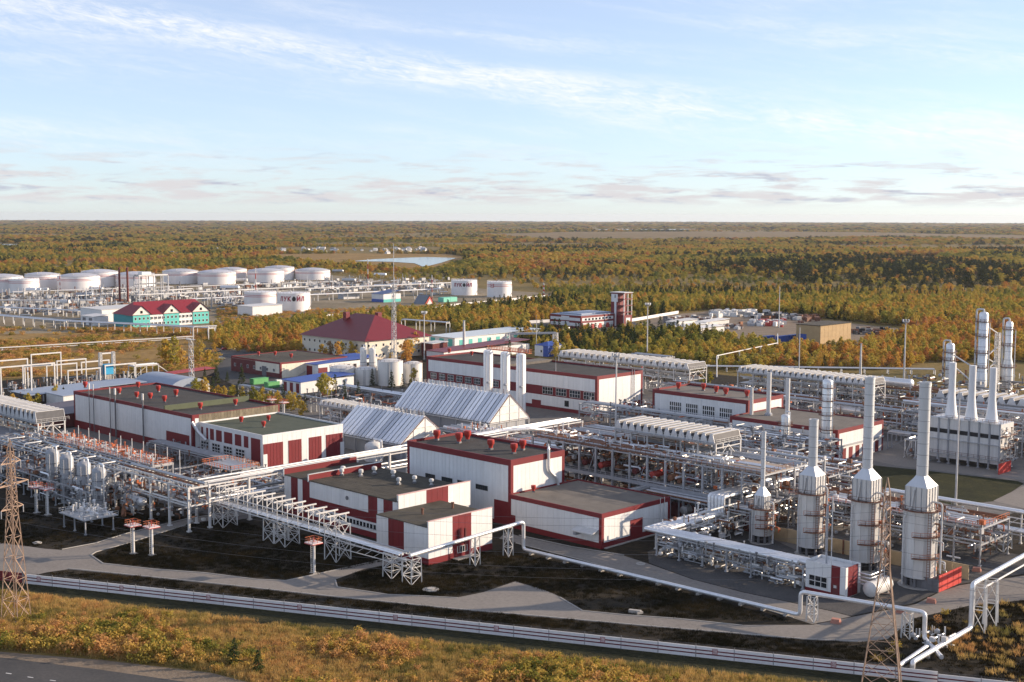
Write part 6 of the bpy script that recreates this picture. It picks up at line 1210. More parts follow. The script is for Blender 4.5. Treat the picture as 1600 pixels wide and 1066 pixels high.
for i in range(8): 
    for k in range(3): slab(t, bb, 'E', .15+i*4.98, 4.95+i*4.98, .2+k*3.9, 3.95+k*3.9, TAN, 'wall_panel', .1)
sheet('scrap_yard_ground', [(985, 512), (1030, 494), (1110, 486), (1240, 496), (1420, 515), (1400, 527), (1330, 545), (1240, 543), (1130, 528), (1040, 520)], .06, G_DIRT)
sheet('fire_station_yard', [(820, 506), (875, 500), (990, 500), (1000, 514), (920, 522), (830, 520)], .07, G_ASPH)
def pile(px0, px1, py, n, lab, mats, seed, sz=1.0):
    rr = random.Random(seed); c = P((px0+px1)/2, py); t = thing('scrap_pile', lab, 'scrap', (c.x, c.y, 0)); bs = [(MB(), m_) for m_ in mats]
    for i in range(n):
        p = P(rr.uniform(px0, px1), py+rr.gauss(0, 2.2)); rr.choice(bs)[0].obox((p.x, p.y), rr.uniform(0, 3), rr.uniform(1.5, 6)*sz, rr.uniform(1, 3)*sz, 0, rr.uniform(.6, 3.2)*sz)
    for b, m_ in bs: b.build('debris', m_, t, kind='stuff')
PW = mat('pale_scrap', (.66, .65, .62), .8, var=.2, rnd=.15)
pile(1110, 1180, 491, 150, 'long heap of white sacks at the back of the scrap yard', [PW, PW, CONC], 171, 1.3); pile(1175, 1250, 496, 90, 'dark heap of scrap metal behind the thin mast', [BLACK, RUST, DSTEEL, PW], 172, 1.3); pile(1040, 1110, 503, 120, 'mixed dark scrap and timber near the floodlight mast', [DSTEEL, BLACK, PW, STEEL, BROWN], 173, 1.1); pile(1170, 1225, 506, 80, 'row of white crates in the middle of the scrap yard', [PW, STEEL, VRED], 174, 1.1); pile(1100, 1160, 512, 60, 'scattered scrap in front of the white sheds', [DSTEEL, RUST, PW], 175, .9); pile(1330, 1400, 520, 60, 'low dark timber heap right of the tan hall', [BROWN, DSTEEL, BLACK], 176, 1.0); pile(1250, 1280, 498, 40, 'rusty pipes heap behind the tan hall', [RUST, BROWN], 177, 1.2)
for px_, py_, L, l_ in ((1080, 520, 34, 'nearest the forest edge'), (1100, 524, 44, 'long one beside the sheds'), (1070, 512, 26, 'with sloping roof'), (1118, 512, 30, 'behind the long one')):
    p = P(px_, py_); shed('white_shed', 'low white shed in the scrap yard, '+l_, (p.x-8, p.x+2, p.y-L/2, p.y+L/2), 5, 1, PW, PW, 0)
for px_, py_, c_ in ((1203, 535, 'first'), (1225, 535, 'second'), (1243, 533, 'last')): p = P(px_, py_); top('blue_container', MB().box(p.x-3, p.x, p.y-6, p.y+6, .2, 4.4).box(p.x, p.x+.2, p.y-5.5, p.y+5.5, .6, 4), BLUE, 'deep blue freight container left of the tan hall', 'container', (p.x, p.y, 0), 'blue containers by the tan hall')
t = thing('road_gantry', 'grey pipe gantry over the road at the forest edge', 'gantry', tuple(P(1120, 590))); a, b, c = P(1120, 556, 7), P(1215, 536, 7), P(1215, 522, 7)
MB().tube(elbow([P(1120, 590, 0)+UP*.2, a, b, c], 1), .3, 8).build('pipe', WSTEEL, t, True)
for f in (.02, .35, .7, 1): p = a.lerp(b, f); MB().beam((p.x, p.y, 0), (p.x, p.y, 7), .6).build('post', WSTEEL, t)
t = rack('valve_gantry', 'small open gantry with red valves behind the rear air cooler bank', 'x', -455, -430, 560, 568, [7], 8, 3, (.3, .4), STEEL, 181, cat='gantry'); clutter(t, -470, -430, 555, 566, .3, 5, 40, 182, [VRED, WSTEEL], 1.6)
trestle('low white pipe trestle along the forest edge behind the air coolers', P(1100, 573, 2.5), P(1460, 578, 2.5), 3, .4, 1.4, 12); trestle('pipe trestle on white posts behind the red hip roof', P(630, 500, 7), P(700, 505, 7), 3, .5, 1.5, 12)
# village houses by the lake
hw = MB().box(-4.5, 4.5, -6, 6, 0, 4).mesh('wall', mat('house_white', (.68, .67, .64), .8, rnd=.25)); hr = MB().add([(-5, -6.5, 3.9), (5, -6.5, 3.9), (5, 6.5, 3.9), (-5, 6.5, 3.9), (0, -6.5, 7.5), (0, 6.5, 7.5)], [(0, 3, 2, 1), (1, 2, 5, 4), (3, 0, 4, 5), (0, 1, 4), (2, 3, 5)]).mesh('roof', mat('house_roof', (.30, .30, .31), .7, rnd=.5)); rv = random.Random(5)
for i in range(74):
    px_ = rv.uniform(440, 675) if i < 46 else rv.uniform(190, 420); py_ = 391.5+rv.gauss(0, 2.0) if i < 46 else 396+rv.gauss(0, 4); p = P(px_, py_); z = gz(p.x, p.y)
    t = thing('village_house', 'small pale house in the distant village beside the lake' if i < 46 else 'small pale house scattered in the woods behind the tank farm', 'house', (p.x, p.y, z), 'village houses by the lake' if i < 46 else 'scattered houses in the woods')
    ORG[t.name] = (0, 0, 0); a = rv.uniform(0, 3.1); s_ = rv.uniform(.5, .95); inst(hw, 'wall', t); inst(hr, 'roof', t); t.rotation_euler = (0, 0, a); t.scale = (s_,)*3
def farsheet(name, poly, m_, lift=.5):
    b = MB(); pts = [P(*q) for q in poly]; ar = sum(pts[i].x*pts[(i+1) % len(pts)].y-pts[(i+1) % len(pts)].x*pts[i].y for i in range(len(pts)))
    if ar < 0: pts = pts[::-1]
    b.v = [(p.x, p.y, gz(p.x, p.y)+lift) for p in pts]; b.f = [tuple(range(len(pts)))]; return struct(name, b, m_)
MARSH = [(385, 399), (440, 397), (560, 396), (700, 397), (735, 402), (722, 413), (690, 423), (640, 424), (560, 417), (450, 409)]
LAKE = [(552, 408.5), (585, 405.5), (625, 403.5), (668, 402), (714, 403.5), (705, 406), (690, 411), (672, 415.5), (660, 417), (648, 412), (610, 409.5)]
CLEAR = [(740, 366), (900, 361.5), (1100, 361), (1300, 362), (1620, 367), (1620, 374), (1300, 371), (1180, 374), (1000, 372), (860, 373)]
farsheet('marsh', MARSH, G_MEAD); farsheet('lake', LAKE, WATER, .9); farsheet('far_field', CLEAR, groundmat('pale_field', [(.3, (.09, .07, .03)), (.5, (.17, .12, .055)), (.7, (.24, .17, .085))], .003, .02, bump=0), .6); farsheet('lake', [(-60, 382), (0, 381), (30, 382), (25, 385.5), (-60, 386)], WATER, .8); farsheet('pond', [(12, 538), (30, 537), (34, 539), (20, 540.5)], WATER, .15); farsheet('far_field', [(1380, 401), (1460, 402), (1450, 407), (1370, 405)], G_MEAD, .6)
farsheet('lake', [(930, 358), (1010, 357.3), (1080, 357.6), (1040, 359), (960, 359.4)], WATER, 1.0)

# ------------------------------------------------------------------ vegetation
import numpy as np
def leafmat(name, stops, trans=.35, patch=.004, amp=.35):
    m = bpy.data.materials.new(name); m.use_nodes = True; nt = m.node_tree; nt.nodes.clear(); out = nt.nodes.new('ShaderNodeOutputMaterial')
    oi = nt.nodes.new('ShaderNodeObjectInfo'); g = nt.nodes.new('ShaderNodeNewGeometry')
    t = nt.nodes.new('ShaderNodeTexNoise'); t.inputs['Scale'].default_value = patch; t.inputs['Detail'].default_value = 3; nt.links.new(oi.outputs['Location'], t.inputs['Vector'])
    t2 = nt.nodes.new('ShaderNodeTexNoise'); t2.inputs['Scale'].default_value = .9; t2.inputs['Detail'].default_value = 2; nt.links.new(g.outputs['Position'], t2.inputs['Vector'])
    def ma(op, a, b, c=None):
        n = nt.nodes.new('ShaderNodeMath'); n.operation = op
        for i, v in enumerate((a, b, c)):
            if v is None: continue
            if isinstance(v, (int, float)): n.inputs[i].default_value = v
            else: nt.links.new(v, n.inputs[i])
        return n.outputs[0]
    f = ma('ADD', ma('MULTIPLY', oi.outputs['Random'], .55), ma('MULTIPLY_ADD', t.outputs['Fac'], 2.1, -.83)); f = ma('ADD', f, ma('MULTIPLY_ADD', t2.outputs['Fac'], amp, -amp/2))
    cr = nt.nodes.new('ShaderNodeValToRGB'); e = cr.color_ramp.elements; e[0].position, e[1].position = stops[0][0], stops[-1][0]; e[0].color = (*stops[0][1], 1); e[1].color = (*stops[-1][1], 1)
    for p_, c_ in stops[1:-1]: e.new(p_).color = (*c_, 1)
    nt.links.new(f, cr.inputs[0]); d = nt.nodes.new('ShaderNodeBsdfDiffuse'); tr = nt.nodes.new('ShaderNodeBsdfTranslucent'); mx = nt.nodes.new('ShaderNodeMixShader'); mx.inputs[0].default_value = trans
    nt.links.new(cr.outputs[0], d.inputs[0]); nt.links.new(cr.outputs[0], tr.inputs[0]); nt.links.new(d.outputs[0], mx.inputs[1]); nt.links.new(tr.outputs[0], mx.inputs[2]); nt.links.new(mx.outputs[0], out.inputs[0]); return m
L_AUT = leafmat('autumn_leaves', [(.0, (.13, .16, .04)), (.24, (.28, .27, .06)), (.48, (.48, .38, .08)), (.74, (.54, .32, .075)), (.95, (.50, .20, .07)), (1.05, (.38, .25, .12))], .45)
L_YEL = leafmat('yellow_leaves', [(.1, (.17, .19, .04)), (.4, (.36, .30, .055)), (.7, (.52, .38, .07)), (1., (.52, .30, .06))], .45)
L_CON = leafmat('conifer_needles', [(.1, (.028, .045, .018)), (.5, (.045, .065, .024)), (1., (.075, .080, .028))], .15)
L_SHR = leafmat('shrub_leaves', [(.0, (.13, .15, .035)), (.2, (.28, .24, .05)), (.42, (.48, .33, .08)), (.65, (.54, .30, .11)), (1., (.46, .24, .11))], .45, .05)
L_GRS = leafmat('dry_grass', [(.05, (.16, .15, .045)), (.3, (.36, .27, .085)), (.6, (.54, .36, .13)), (1., (.48, .26, .10))], .4, .06)
L_DRK = leafmat('dark_grass', [(.1, (.010, .010, .005)), (.5, (.022, .019, .009)), (1., (.06, .042, .018))], .2, .06)
BARK = mat('birch_bark', (.30, .27, .23), .9, var=.3); BARKD = mat('pine_bark', (.09, .06, .045), .9, var=.3)
def leafcloud(mb, rnd, c, rad, n, s, flat=1.0):
    for _ in range(n):
        while True:
            v = Vector((rnd.uniform(-1, 1), rnd.uniform(-1, 1), rnd.uniform(-1, 1)))
            if .25 < v.length < 1: break
        p = Vector(c)+Vector((v.x*rad[0], v.y*rad[1], v.z*rad[2])); nrm = (v+Vector((rnd.gauss(0, .5), rnd.gauss(0, .5), rnd.gauss(0, .5)+.2))).normalized()
        a = nrm.cross(Vector((rnd.gauss(0, 1), rnd.gauss(0, 1), rnd.gauss(0, 1)))).normalized(); b = nrm.cross(a); k = s*rnd.uniform(.6, 1.35); k2 = k*rnd.uniform(.5, .9)
        mb.add([p-a*k-b*k2*.4, p+a*k*.3-b*k2, p+a*k+b*k2*.4, p-a*k*.3+b*k2], [(0, 1, 2, 3)])
def deciduous(seed, h=9.0, w=2.4, n=360, s=.42, base=.18):
    r = random.Random(seed); mb = MB(); k = 9
    for i in range(k):
        f = i/(k-1); z = h*(base+(1-base)*(.05+.88*f)); ww = w*(math.sin(math.pi*(.26+.60*f))**.8)*r.uniform(.7, 1.1); a = r.uniform(0, 6.3); o = ww*.45
        leafcloud(mb, r, (o*math.cos(a), o*math.sin(a), z), (ww*.72, ww*.72, h*.12), n//k, s)
    return mb
def conifer(seed, h=11.0, w=2.0, n=330, s=.42):
    r = random.Random(seed); mb = MB(); k = 11
    for i in range(k):
        f = i/k; z = h*(.06+.9*f); ww = w*(1-f*.93)*r.uniform(.85, 1.1); m_ = int(n/k*(1.35-f*.8))
        for _ in range(m_):
            a = r.uniform(0, 6.3); rr = ww*math.sqrt(r.uniform(.15, 1)); p = Vector((rr*math.cos(a), rr*math.sin(a), z-rr*.35+r.gauss(0, .25))); d = Vector((math.cos(a), math.sin(a), -.35+r.gauss(0, .2))).normalized(); b = d.cross(UP).normalized()*s*.5+UP*r.gauss(0, .12); k_ = s*r.uniform(.8, 1.5)
            mb.add([p-d*k_*.5-b, p+d*k_-b*.3, p+d*k_+b*.3, p-d*k_*.5+b], [(0, 1, 2, 3)])
    return mb
def trunk(h, r0, lean, seed, limbs=5):
    r = random.Random(seed); mb = MB(); mb.tube([(0, 0, -.2), (lean*.3, 0, h*.45), (lean, 0, h*.9)], r0, 6, r0*.25)
    for i in range(limbs): z = h*r.uniform(.35, .75); a = r.uniform(0, 6.3); L = h*.2; mb.tube([(lean*.6, 0, z), (lean*.6+L*math.cos(a), L*math.sin(a), z+L*.7)], r0*.4, 4, r0*.12)
    return mb
def shrubmesh(seed, h=1.6, w=1.1, n=110, s=.17):
    r = random.Random(seed); mb = MB()
    for i in range(5): a = r.uniform(0, 6.3); o = w*r.uniform(.1, .6); leafcloud(mb, r, (o*math.cos(a), o*math.sin(a), h*r.uniform(.3, .75)), (w*.55, w*.55, h*.42), n//5, s)
    return mb
def grassmesh(seed, h=.9, w=.6, n=36, t=.035):
    r = random.Random(seed); mb = MB()
    for _ in range(n):
        x, y = r.gauss(0, w*.5), r.gauss(0, w*.5); a = r.uniform(0, 6.3); d = Vector((math.cos(a), math.sin(a), 0))*t; l = Vector((r.gauss(0, .25), r.gauss(0, .25), 1))*h*r.uniform(.5, 1.15); p = Vector((x, y, 0)); mb.add([p-d, p+d, p+l+d*.2, p+l-d*.2], [(0, 1, 2, 3)])
    return mb
CROWNS = []
for i, (mk_, mt, kind) in enumerate(((deciduous(1, 9, 3.1), L_AUT, 'aut'), (deciduous(2, 10.5, 2.7), L_AUT, 'aut'), (deciduous(3, 7.5, 3.3), L_AUT, 'aut'), (deciduous(4, 9.5, 2.6), L_YEL, 'yel'), (deciduous(5, 6.8, 2.8, base=.08), L_YEL, 'yel'), (conifer(6, 11.5, 2.0), L_CON, 'con'), (conifer(7, 9, 1.9), L_CON, 'con'))):
    cm = mk_.mesh('crown', mt); tk = trunk({'aut': 9, 'yel': 8.5, 'con': 10.5}[kind], .16, .3, i, 0 if kind == 'con' else 6).mesh('trunk', BARKD if kind == 'con' else BARK, smooth=True); CROWNS.append((cm, tk, kind))
KIND = {'aut': ('birch_tree', 'rust and olive birch tree', 'tree'), 'yel': ('birch_tree', 'bright yellow leafed birch tree', 'tree'), 'con': ('conifer_tree', 'dark green conifer tree', 'tree')}
FIRST = {}
def plant(ci, x, y, sc, where, group):
    cm, tk, kind = CROWNS[ci]; nm, lb, ct = KIND[kind]; t = thing(nm, lb+' '+where, ct, (x, y, gz(x, y)), group); ORG[t.name] = (0, 0, 0)
    c = inst(cm, 'crown', t); inst(tk, 'trunk', t); t.rotation_euler = (0, 0, rng.uniform(0, 6.28)); t.scale = sc if hasattr(sc, '__len__') else (sc, sc, sc*rng.uniform(.9, 1.15)); FIRST.setdefault(ci, c); return t
# trees inside and around the plant
for px_, py_, ci, sc in ((258, 572, 4, 2.0), (272, 573, 3, 1.7), (284, 570, 2, 1.3), (312, 566, 2, 1.5), (325, 568, 4, 1.2)): p = P(px_, py_); plant(ci, p.x, p.y, sc, 'in the clump at the meadow edge', 'clump of trees at the meadow edge')
for px_, py_, sc in ((320, 594, .7), (339, 598, 1.0), (378, 602, 1.15), (355, 596, .6)): p = P(px_, py_); plant(6, p.x, p.y, (sc*1.1, sc*1.1, sc), 'on the workshop yard', 'conifers on the workshop yard')
for i in range(30): px_ = 305+i*6.0+rng.uniform(-3, 3); p = P(px_, 617+(px_-305)*.17+rng.uniform(-4, 4)); plant([3, 4, 0, 3, 4, 5][i % 6], p.x, p.y, rng.uniform(.65, 1.0), 'in the row behind the long hall', 'row of young trees behind the long hall')
for px_, py_, ci, sc in ((512, 622, 2, 1.5), (503, 618, 4, 1.3), (524, 620, 5, 1.0), (560, 624, 6, .9), (538, 626, 5, .8), (582, 603, 5, .8), (612, 606, 6, 1.1), (629, 606, 5, .7), (648, 607, 0, 1.0), (640, 610, 6, .6)): p = P(px_, py_); plant(ci, p.x, p.y, sc, 'beside the small white storage tanks', 'trees around the small tanks')
for px_, py_, ci, sc in ((505, 563, 4, 1.3), (515, 560, 0, 1.1), (527, 566, 0, 1.2), (534, 563, 3, 1.1), (550, 563, 3, 1.2), (557, 566, 4, 1.0), (634, 568, 2, 1.6), (640, 560, 4, 1.6), (650, 556, 1, 1.3), (612, 572, 4, 1.0)): p = P(px_, py_); plant(ci, p.x, p.y, sc, 'in front of the office with the hip roof', 'trees in front of the office')
for px_, py_, ci, sc in ((44, 645, 0, .9), (60, 640, 4, .9), (87, 634, 0, .9), (100, 630, 6, .9), (20, 640, 2, .8), (30, 648, 4, .7)): p = P(px_, py_); plant(ci, p.x, p.y, sc, 'beside the pale stores', 'trees by the pale stores')
for px_, py_, ci, sc in ((868, 562, 0, 1.3), (880, 560, 0, 1.1), (890, 557, 3, 1.0), (796, 562, 5, 1.0), (1104, 606, 5, .9), (1097, 602, 4, .9), (1110, 600, 4, .8)): p = P(px_, py_); plant(ci, p.x, p.y, sc, 'near the rear air cooler bank', 'trees near the rear air cooler')
for px_, py_, sc in ((366, 1040, .62), (404, 1052, .55)): p = P(px_, py_); plant(6, p.x, p.y, (sc*1.35, sc*1.35, sc), 'among the shrubs before the fence', 'young conifers before the fence')
# forest
def inpoly(px, py, poly):
    x = np.array([q[0] for q in poly]); y = np.array([q[1] for q in poly]); r = np.zeros(px.shape, bool); j = len(poly)-1
    for i in range(len(poly)):
        c = ((y[i] > py) != (y[j] > py)) & (px < (x[j]-x[i])*(py-y[i])/(y[j]-y[i]+1e-12)+x[i]); r ^= c; j = i
    return r
Ra = np.array([list(cam_x), list(cam_u), list(cam_f)])
def project(pts):
    v = pts-np.array([0, 0, CAM_H]); q = v@Ra.T; return 800+CAM_F*q[:, 0]/q[:, 2], 533-CAM_F*q[:, 1]/q[:, 2]
NOFOREST = [[(-900, 440), (-100, 432), (240, 432), (520, 428), (600, 438), (700, 438), (800, 440), (866, 459), (866, 470), (700, 487), (500, 499), (400, 504), (330, 514), (100, 520), (-900, 545)],
            [(-900, 508), (325, 508), (335, 550), (480, 554), (490, 520), (640, 508), (705, 512), (720, 530), (800, 528), (850, 560), (1000, 566), (1060, 566), (1130, 578), (1400, 578), (1460, 566), (1650, 566), (2600, 640), (2600, 2500), (-900, 2500)],
            [(822, 503), (875, 498), (995, 496), (1030, 492), (1110, 484), (1245, 494), (1440, 513), (1405, 530), (1335, 548), (1240, 546), (1125, 530), (1035, 520), (930, 526), (830, 524)], MARSH, CLEAR, [(-70, 380), (0, 379), (34, 381), (30, 387), (-70, 388)], [(1365, 399), (1470, 400), (1460, 409), (1360, 407)], [(920, 357), (1090, 356.5), (1090, 360), (930, 360.5)], [(430, 386), (690, 386), (690, 396), (430, 396)]]
nrng = np.random.default_rng(11); a_mid = math.atan2(cam_h.y, cam_h.x)
def ring(d0, d1, spacing, half=R(33)):
    area = half*(d1*d1-d0*d0); n = int(area/spacing**2); d = np.sqrt(nrng.uniform(d0*d0, d1*d1, n)); a = a_mid+nrng.uniform(-half, half, n); x, y = d*np.cos(a), d*np.sin(a)
    px, py = project(np.stack([x, y, 0*x], 1)); ok = np.ones(n, bool)
    for poly in NOFOREST: ok &= ~inpoly(px, py, poly)
    return x[ok], y[ok], d[ok]
def vnoise(x, y, sc, seed=0):
    return np.array([noise.noise((a*sc+seed, b*sc, seed*1.7)) for a, b in zip(x, y)])
pts, ks, scs = [], [], []
for d0, d1, sp, sh, sv in ((560, 1500, 4.4, 1.15, 1.0), (1500, 3600, 9.0, 2.2, 1.0), (3600, 8000, 25, 4.6, 1.0), (8000, 22000, 80, 13, 1.15)):
    x, y, d = ring(d0, d1, sp, R(30)); nz = vnoise(x, y, .0045, 3.1); nz2 = vnoise(x, y, .0013, 9.2); keep = nrng.uniform(0, 1, len(x)) < np.clip(.80+1.9*nz2, .4 if d1 < 2000 else (.3 if d1 < 4000 else .06), 1)
    x, y, nz, nz2 = x[keep], y[keep], nz[keep], nz2[keep]; u = nrng.uniform(0, 1, len(x)); pq = project(np.stack([x, y, 0*x], 1)); dk = inpoly(pq[0], pq[1], [(1120, 420), (1320, 409), (1480, 412), (1640, 424), (1640, 447), (1420, 452), (1260, 446)]); con = (u < np.where(dk, .72, np.clip(.02+1.15*nz, .01, .9))); k = np.where(con, nrng.integers(5, 7, len(x)), nrng.choice([0, 0, 1, 1, 2, 2, 3, 4], len(x)))
    dd_ = np.hypot(x, y); s = nrng.uniform(.5, 1.2, len(x))*np.clip(1+.6*nz2, .6, 1.3)*np.clip(.55+(dd_-700)/1800, .52, .9)*np.where(con, 1.25, 1)*np.where(dk, 1.25, 1); pts.append(np.stack([x, y, -(x*x+y*y)/(2*REARTH)-.1], 1)); ks.append(k); scs.append(np.stack([s*sh*nrng.uniform(.9, 1.3, len(x)), s*sh*nrng.uniform(.9, 1.3, len(x)), s*sv], 1))
pts = np.concatenate(pts); ks = np.concatenate(ks); scs = np.concatenate(scs)
px, py = project(pts); vis = (px > 0) & (px < 1600); order = np.argsort(np.where(vis, np.hypot(pts[:, 0], pts[:, 1]), 1e9)); near = order[:215]; rest = np.ones(len(pts), bool); rest[near] = False
for i in near: plant(int(ks[i]), pts[i, 0], pts[i, 1], tuple(float(v) for v in scs[i]), 'at the near edge of the forest', 'trees along the near forest edge')
def scatter(name, P_, K_, S_, protos):
    me = bpy.data.meshes.new(name); me.vertices.add(len(P_)); me.vertices.foreach_set('co', P_.astype(np.float32).ravel())
    for nm, ty, data in (('k', 'INT', K_.astype(np.int32)), ('sc', 'FLOAT_VECTOR', S_.astype(np.float32).ravel()), ('rz', 'FLOAT', nrng.uniform(0, 6.28, len(P_)).astype(np.float32))):
        at = me.attributes.new(nm, ty, 'POINT'); at.data.foreach_set('vector' if ty == 'FLOAT_VECTOR' else 'value', data)
    o = bpy.data.objects.new(name, me); COL.objects.link(o); o['kind'] = 'stuff'
    ng = bpy.data.node_groups.new(name+'_scatter', 'GeometryNodeTree'); ng.interface.new_socket('Geometry', in_out='INPUT', socket_type='NodeSocketGeometry'); ng.interface.new_socket('Geometry', in_out='OUTPUT', socket_type='NodeSocketGeometry')
    nd, lk = ng.nodes, ng.links; gi = nd.new('NodeGroupInput'); go = nd.new('NodeGroupOutput'); ip = nd.new('GeometryNodeInstanceOnPoints'); gt = nd.new('GeometryNodeGeometryToInstance')
    for ob in protos[::-1]:
        oi = nd.new('GeometryNodeObjectInfo'); oi.inputs['Object'].default_value = ob; oi.inputs['As Instance'].default_value = False; g1 = nd.new('GeometryNodeGeometryToInstance'); lk.new(oi.outputs['Geometry'], g1.inputs[0]); lk.new(g1.outputs[0], gt_join(nd).inputs[0])
    jn = nd['J']; lk.new(gi.outputs[0], ip.inputs['Points']); lk.new(jn.outputs[0], ip.inputs['Instance']); ip.inputs['Pick Instance'].default_value = True; nd.remove(gt)
    def attr(nm, ty): a = nd.new('GeometryNodeInputNamedAttribute'); a.data_type = ty; a.inputs[0].default_value = nm; return [q for q in a.outputs if q.enabled and q.name == 'Attribute'][0]
    lk.new(attr('k', 'INT'), ip.inputs['Instance Index']); lk.new(attr('sc', 'FLOAT_VECTOR'), ip.inputs['Scale']); cx = nd.new('ShaderNodeCombineXYZ'); lk.new(attr('rz', 'FLOAT'), cx.inputs[2]); er = nd.new('FunctionNodeEulerToRotation'); lk.new(cx.outputs[0], er.inputs[0]); lk.new(er.outputs[0], ip.inputs['Rotation']); lk.new(ip.outputs[0], go.inputs[0])
    md = o.modifiers.new('scatter', 'NODES'); md.node_group = ng; return o
def gt_join(nd):
    if 'J' in nd: return nd['J']
    j = nd.new('GeometryNodeJoinGeometry'); j.name = 'J'; return j
for ci in range(7):
    if ci not in FIRST: p = P(1500+ci*9, 560); plant(ci, p.x, p.y, 1.0, 'at the near edge of the forest', 'trees along the near forest edge')
scatter('forest', pts[rest], ks[rest], scs[rest], [FIRST[i] for i in range(7)])
# shrubs and grass before the fence, on the meadow and in the plant
SP = []
for i, (mk_, mt, nm) in enumerate(((shrubmesh(21), L_SHR, 'wild_shrub'), (shrubmesh(22, 2.0, 1.0), L_SHR, 'wild_shrub'), (shrubmesh(23, 1.2, 1.3), L_SHR, 'wild_shrub'), (grassmesh(24, 1.1, .8, 46, .05), L_GRS, 'grass_tuft'), (grassmesh(25, .85, .9, 46, .05), L_GRS, 'grass_tuft'), (grassmesh(26, .34, .8, 40, .04), L_DRK, 'grass_tuft'), (grassmesh(27, .26, .9, 40, .04), L_DRK, 'grass_tuft'))):
    p = [P(1478, 962), P(1466, 974), P(1400, 1012), P(1490, 1000), P(1540, 1010), P(860, 985), P(300, 925)][i]
    SP.append(top(nm, mk_, mt, ['green-yellow wild shrub on the kerb below the rising silver pipes', 'small wild shrub beside the pipe valves', 'low wild shrub on the verge behind the fence', 'tall dry grass tuft beside the silver pipes', 'dry grass tuft at the corner behind the fence', 'short dark grass tuft between road and fence', 'short dark grass tuft beside the road kerb'][i], 'shrub' if i < 3 else 'grass', (0, 0, 0))); SP[-1].location = (p.x, p.y, 0)
def region(poly, spacing):
    w = np.array([tuple(P(*q))[:2] for q in poly]); x0, y0 = w.min(0); x1, y1 = w.max(0); n = int((x1-x0)*(y1-y0)/spacing**2); x, y = nrng.uniform(x0, x1, n), nrng.uniform(y0, y1, n); ok = inpoly(x, y, [tuple(q) for q in w]); return x[ok], y[ok]
VER = [(-260, 985), (-100, 1002), (0, 1014), (160, 1028), (330, 1048), (430, 1075), (560, 1130)]
FRONT = VER+[(1650, 1160), (1650, 1104), (1440, 1086), (960, 1036), (460, 980), (40, 928), (-260, 896)]
x, y = region(FRONT, 1.22); nz = vnoise(x, y, .045, 4); nz2 = vnoise(x, y, .16, 8); dist = (x-FA.x)*FN.x+(y-FA.y)*FN.y
dens = np.clip((dist-8)/10, 0, 1)*np.clip(.55+1.7*nz+.7*nz2, .03, 1); ok = nrng.uniform(0, 1, len(x)) < dens; x1_, y1_, n1, d1 = x[ok], y[ok], nz[ok], dist[ok]
s = nrng.uniform(.5, 1.25, len(x1_))*np.clip(.85+1.1*n1+.022*(d1-14), .5, 2.0)
gx, gy = region(FRONT, .8); gd = (gx-FA.x)*FN.x+(gy-FA.y)*FN.y; ok = gd > 4.5; gx, gy, gd = gx[ok], gy[ok], gd[ok]; gs = nrng.uniform(.6, 1.2, len(gx))*np.clip(gd/9, .4, 1)
P_ = np.concatenate([np.stack([x1_, y1_, 0*x1_-.05], 1), np.stack([gx, gy, 0*gx-.03], 1)]); K_ = np.concatenate([nrng.integers(0, 3, len(x1_)), nrng.integers(3, 5, len(gx))]); S_ = np.concatenate([np.stack([s, s, s], 1), np.stack([gs, gs, gs], 1)])
scatter('wild_shrubs', P_, K_, S_, SP)
mx_, my_ = region([(-200, 514), (330, 514), (345, 556), (330, 588), (240, 580), (0, 590), (-200, 600)], 3.4); nz = vnoise(mx_, my_, .02, 2); ok = nrng.uniform(0, 1, len(mx_)) < np.clip(.35+1.3*nz, .04, .9); mx_, my_ = mx_[ok], my_[ok]; s = nrng.uniform(.8, 2.2, len(mx_))
tx, ty = region([(340, 480), (520, 484), (900, 470), (870, 500), (600, 500), (500, 505), (340, 512)], 4.5); s2 = nrng.uniform(.8, 1.8, len(tx))
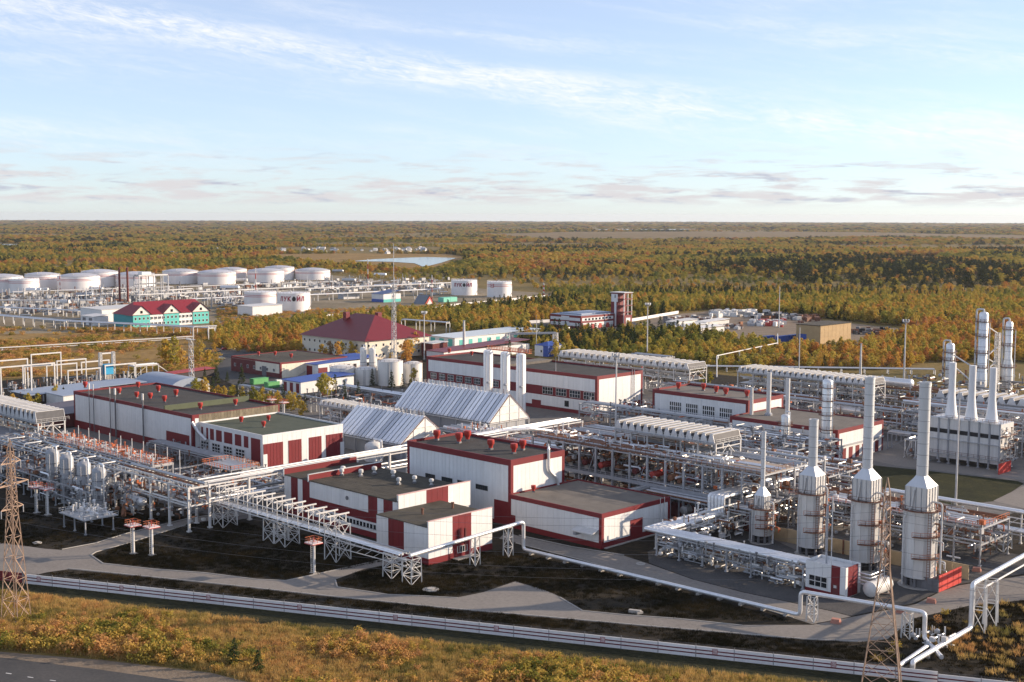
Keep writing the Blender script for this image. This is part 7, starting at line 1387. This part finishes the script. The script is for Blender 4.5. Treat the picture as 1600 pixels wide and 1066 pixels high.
scatter('meadow_shrubs', np.concatenate([np.stack([mx_, my_, 0*mx_], 1), np.stack([tx, ty, 0*tx], 1)]), nrng.integers(0, 3, len(mx_)+len(tx)), np.concatenate([np.stack([s*1.5, s*1.5, s*.8], 1), np.stack([s2*1.4, s2*1.4, s2*.7], 1)]), SP)
LW = [[(107, 891), (188, 899), (295, 910), (487, 931), (702, 953), (894, 970), (1160, 993), (1341, 1005), (1400, 1003), (1410, 1040), (960, 993), (460, 944), (60, 899)], [(150, 870), (204, 848), (290, 822), (350, 812), (640, 870), (530, 890), (447, 906), (322, 894), (161, 879)], [(530, 915), (560, 895), (660, 873), (790, 860), (880, 880), (1060, 924), (1240, 972), (1055, 965), (910, 953), (875, 932), (805, 908), (715, 933), (608, 928)], [(-40, 845), (90, 858), (198, 834), (290, 810), (160, 800), (-40, 790)], [(1430, 968), (1514, 948), (1600, 938), (1640, 1100), (1440, 1050), (1390, 1005)]]
X, Y = [], []
for poly in LW: a, b = region(poly, .72); X.append(a); Y.append(b)
X, Y = np.concatenate(X), np.concatenate(Y); nz = vnoise(X, Y, .06, 6); ok = nrng.uniform(0, 1, len(X)) < np.clip(.6+1.2*nz, .12, 1); X, Y = X[ok], Y[ok]; s = nrng.uniform(.6, 1.4, len(X)); kk = nrng.integers(5, 7, len(X)); kk = np.where((X > -118) & (nrng.uniform(0, 1, len(X)) < .10), 4, kk)
scatter('lawn_grass', np.stack([X, Y, 0*X+.02], 1), kk, np.stack([s, s, s], 1), SP)

# ------------------------------------------------------------------ air
hm = bpy.data.materials.new('haze_air'); hm.use_nodes = True; nt = hm.node_tree; nt.nodes.clear(); o_ = nt.nodes.new('ShaderNodeOutputMaterial'); pv = nt.nodes.new('ShaderNodeVolumePrincipled')
pv.inputs['Color'].default_value = (.86, .90, .96, 1); pv.inputs['Density'].default_value = 2.0e-5; pv.inputs['Anisotropy'].default_value = .2; nt.links.new(pv.outputs[0], o_.inputs['Volume'])
struct('haze', MB().box(-27000, 27000, -27000, 27000, -60, 100), hm, 'stuff')
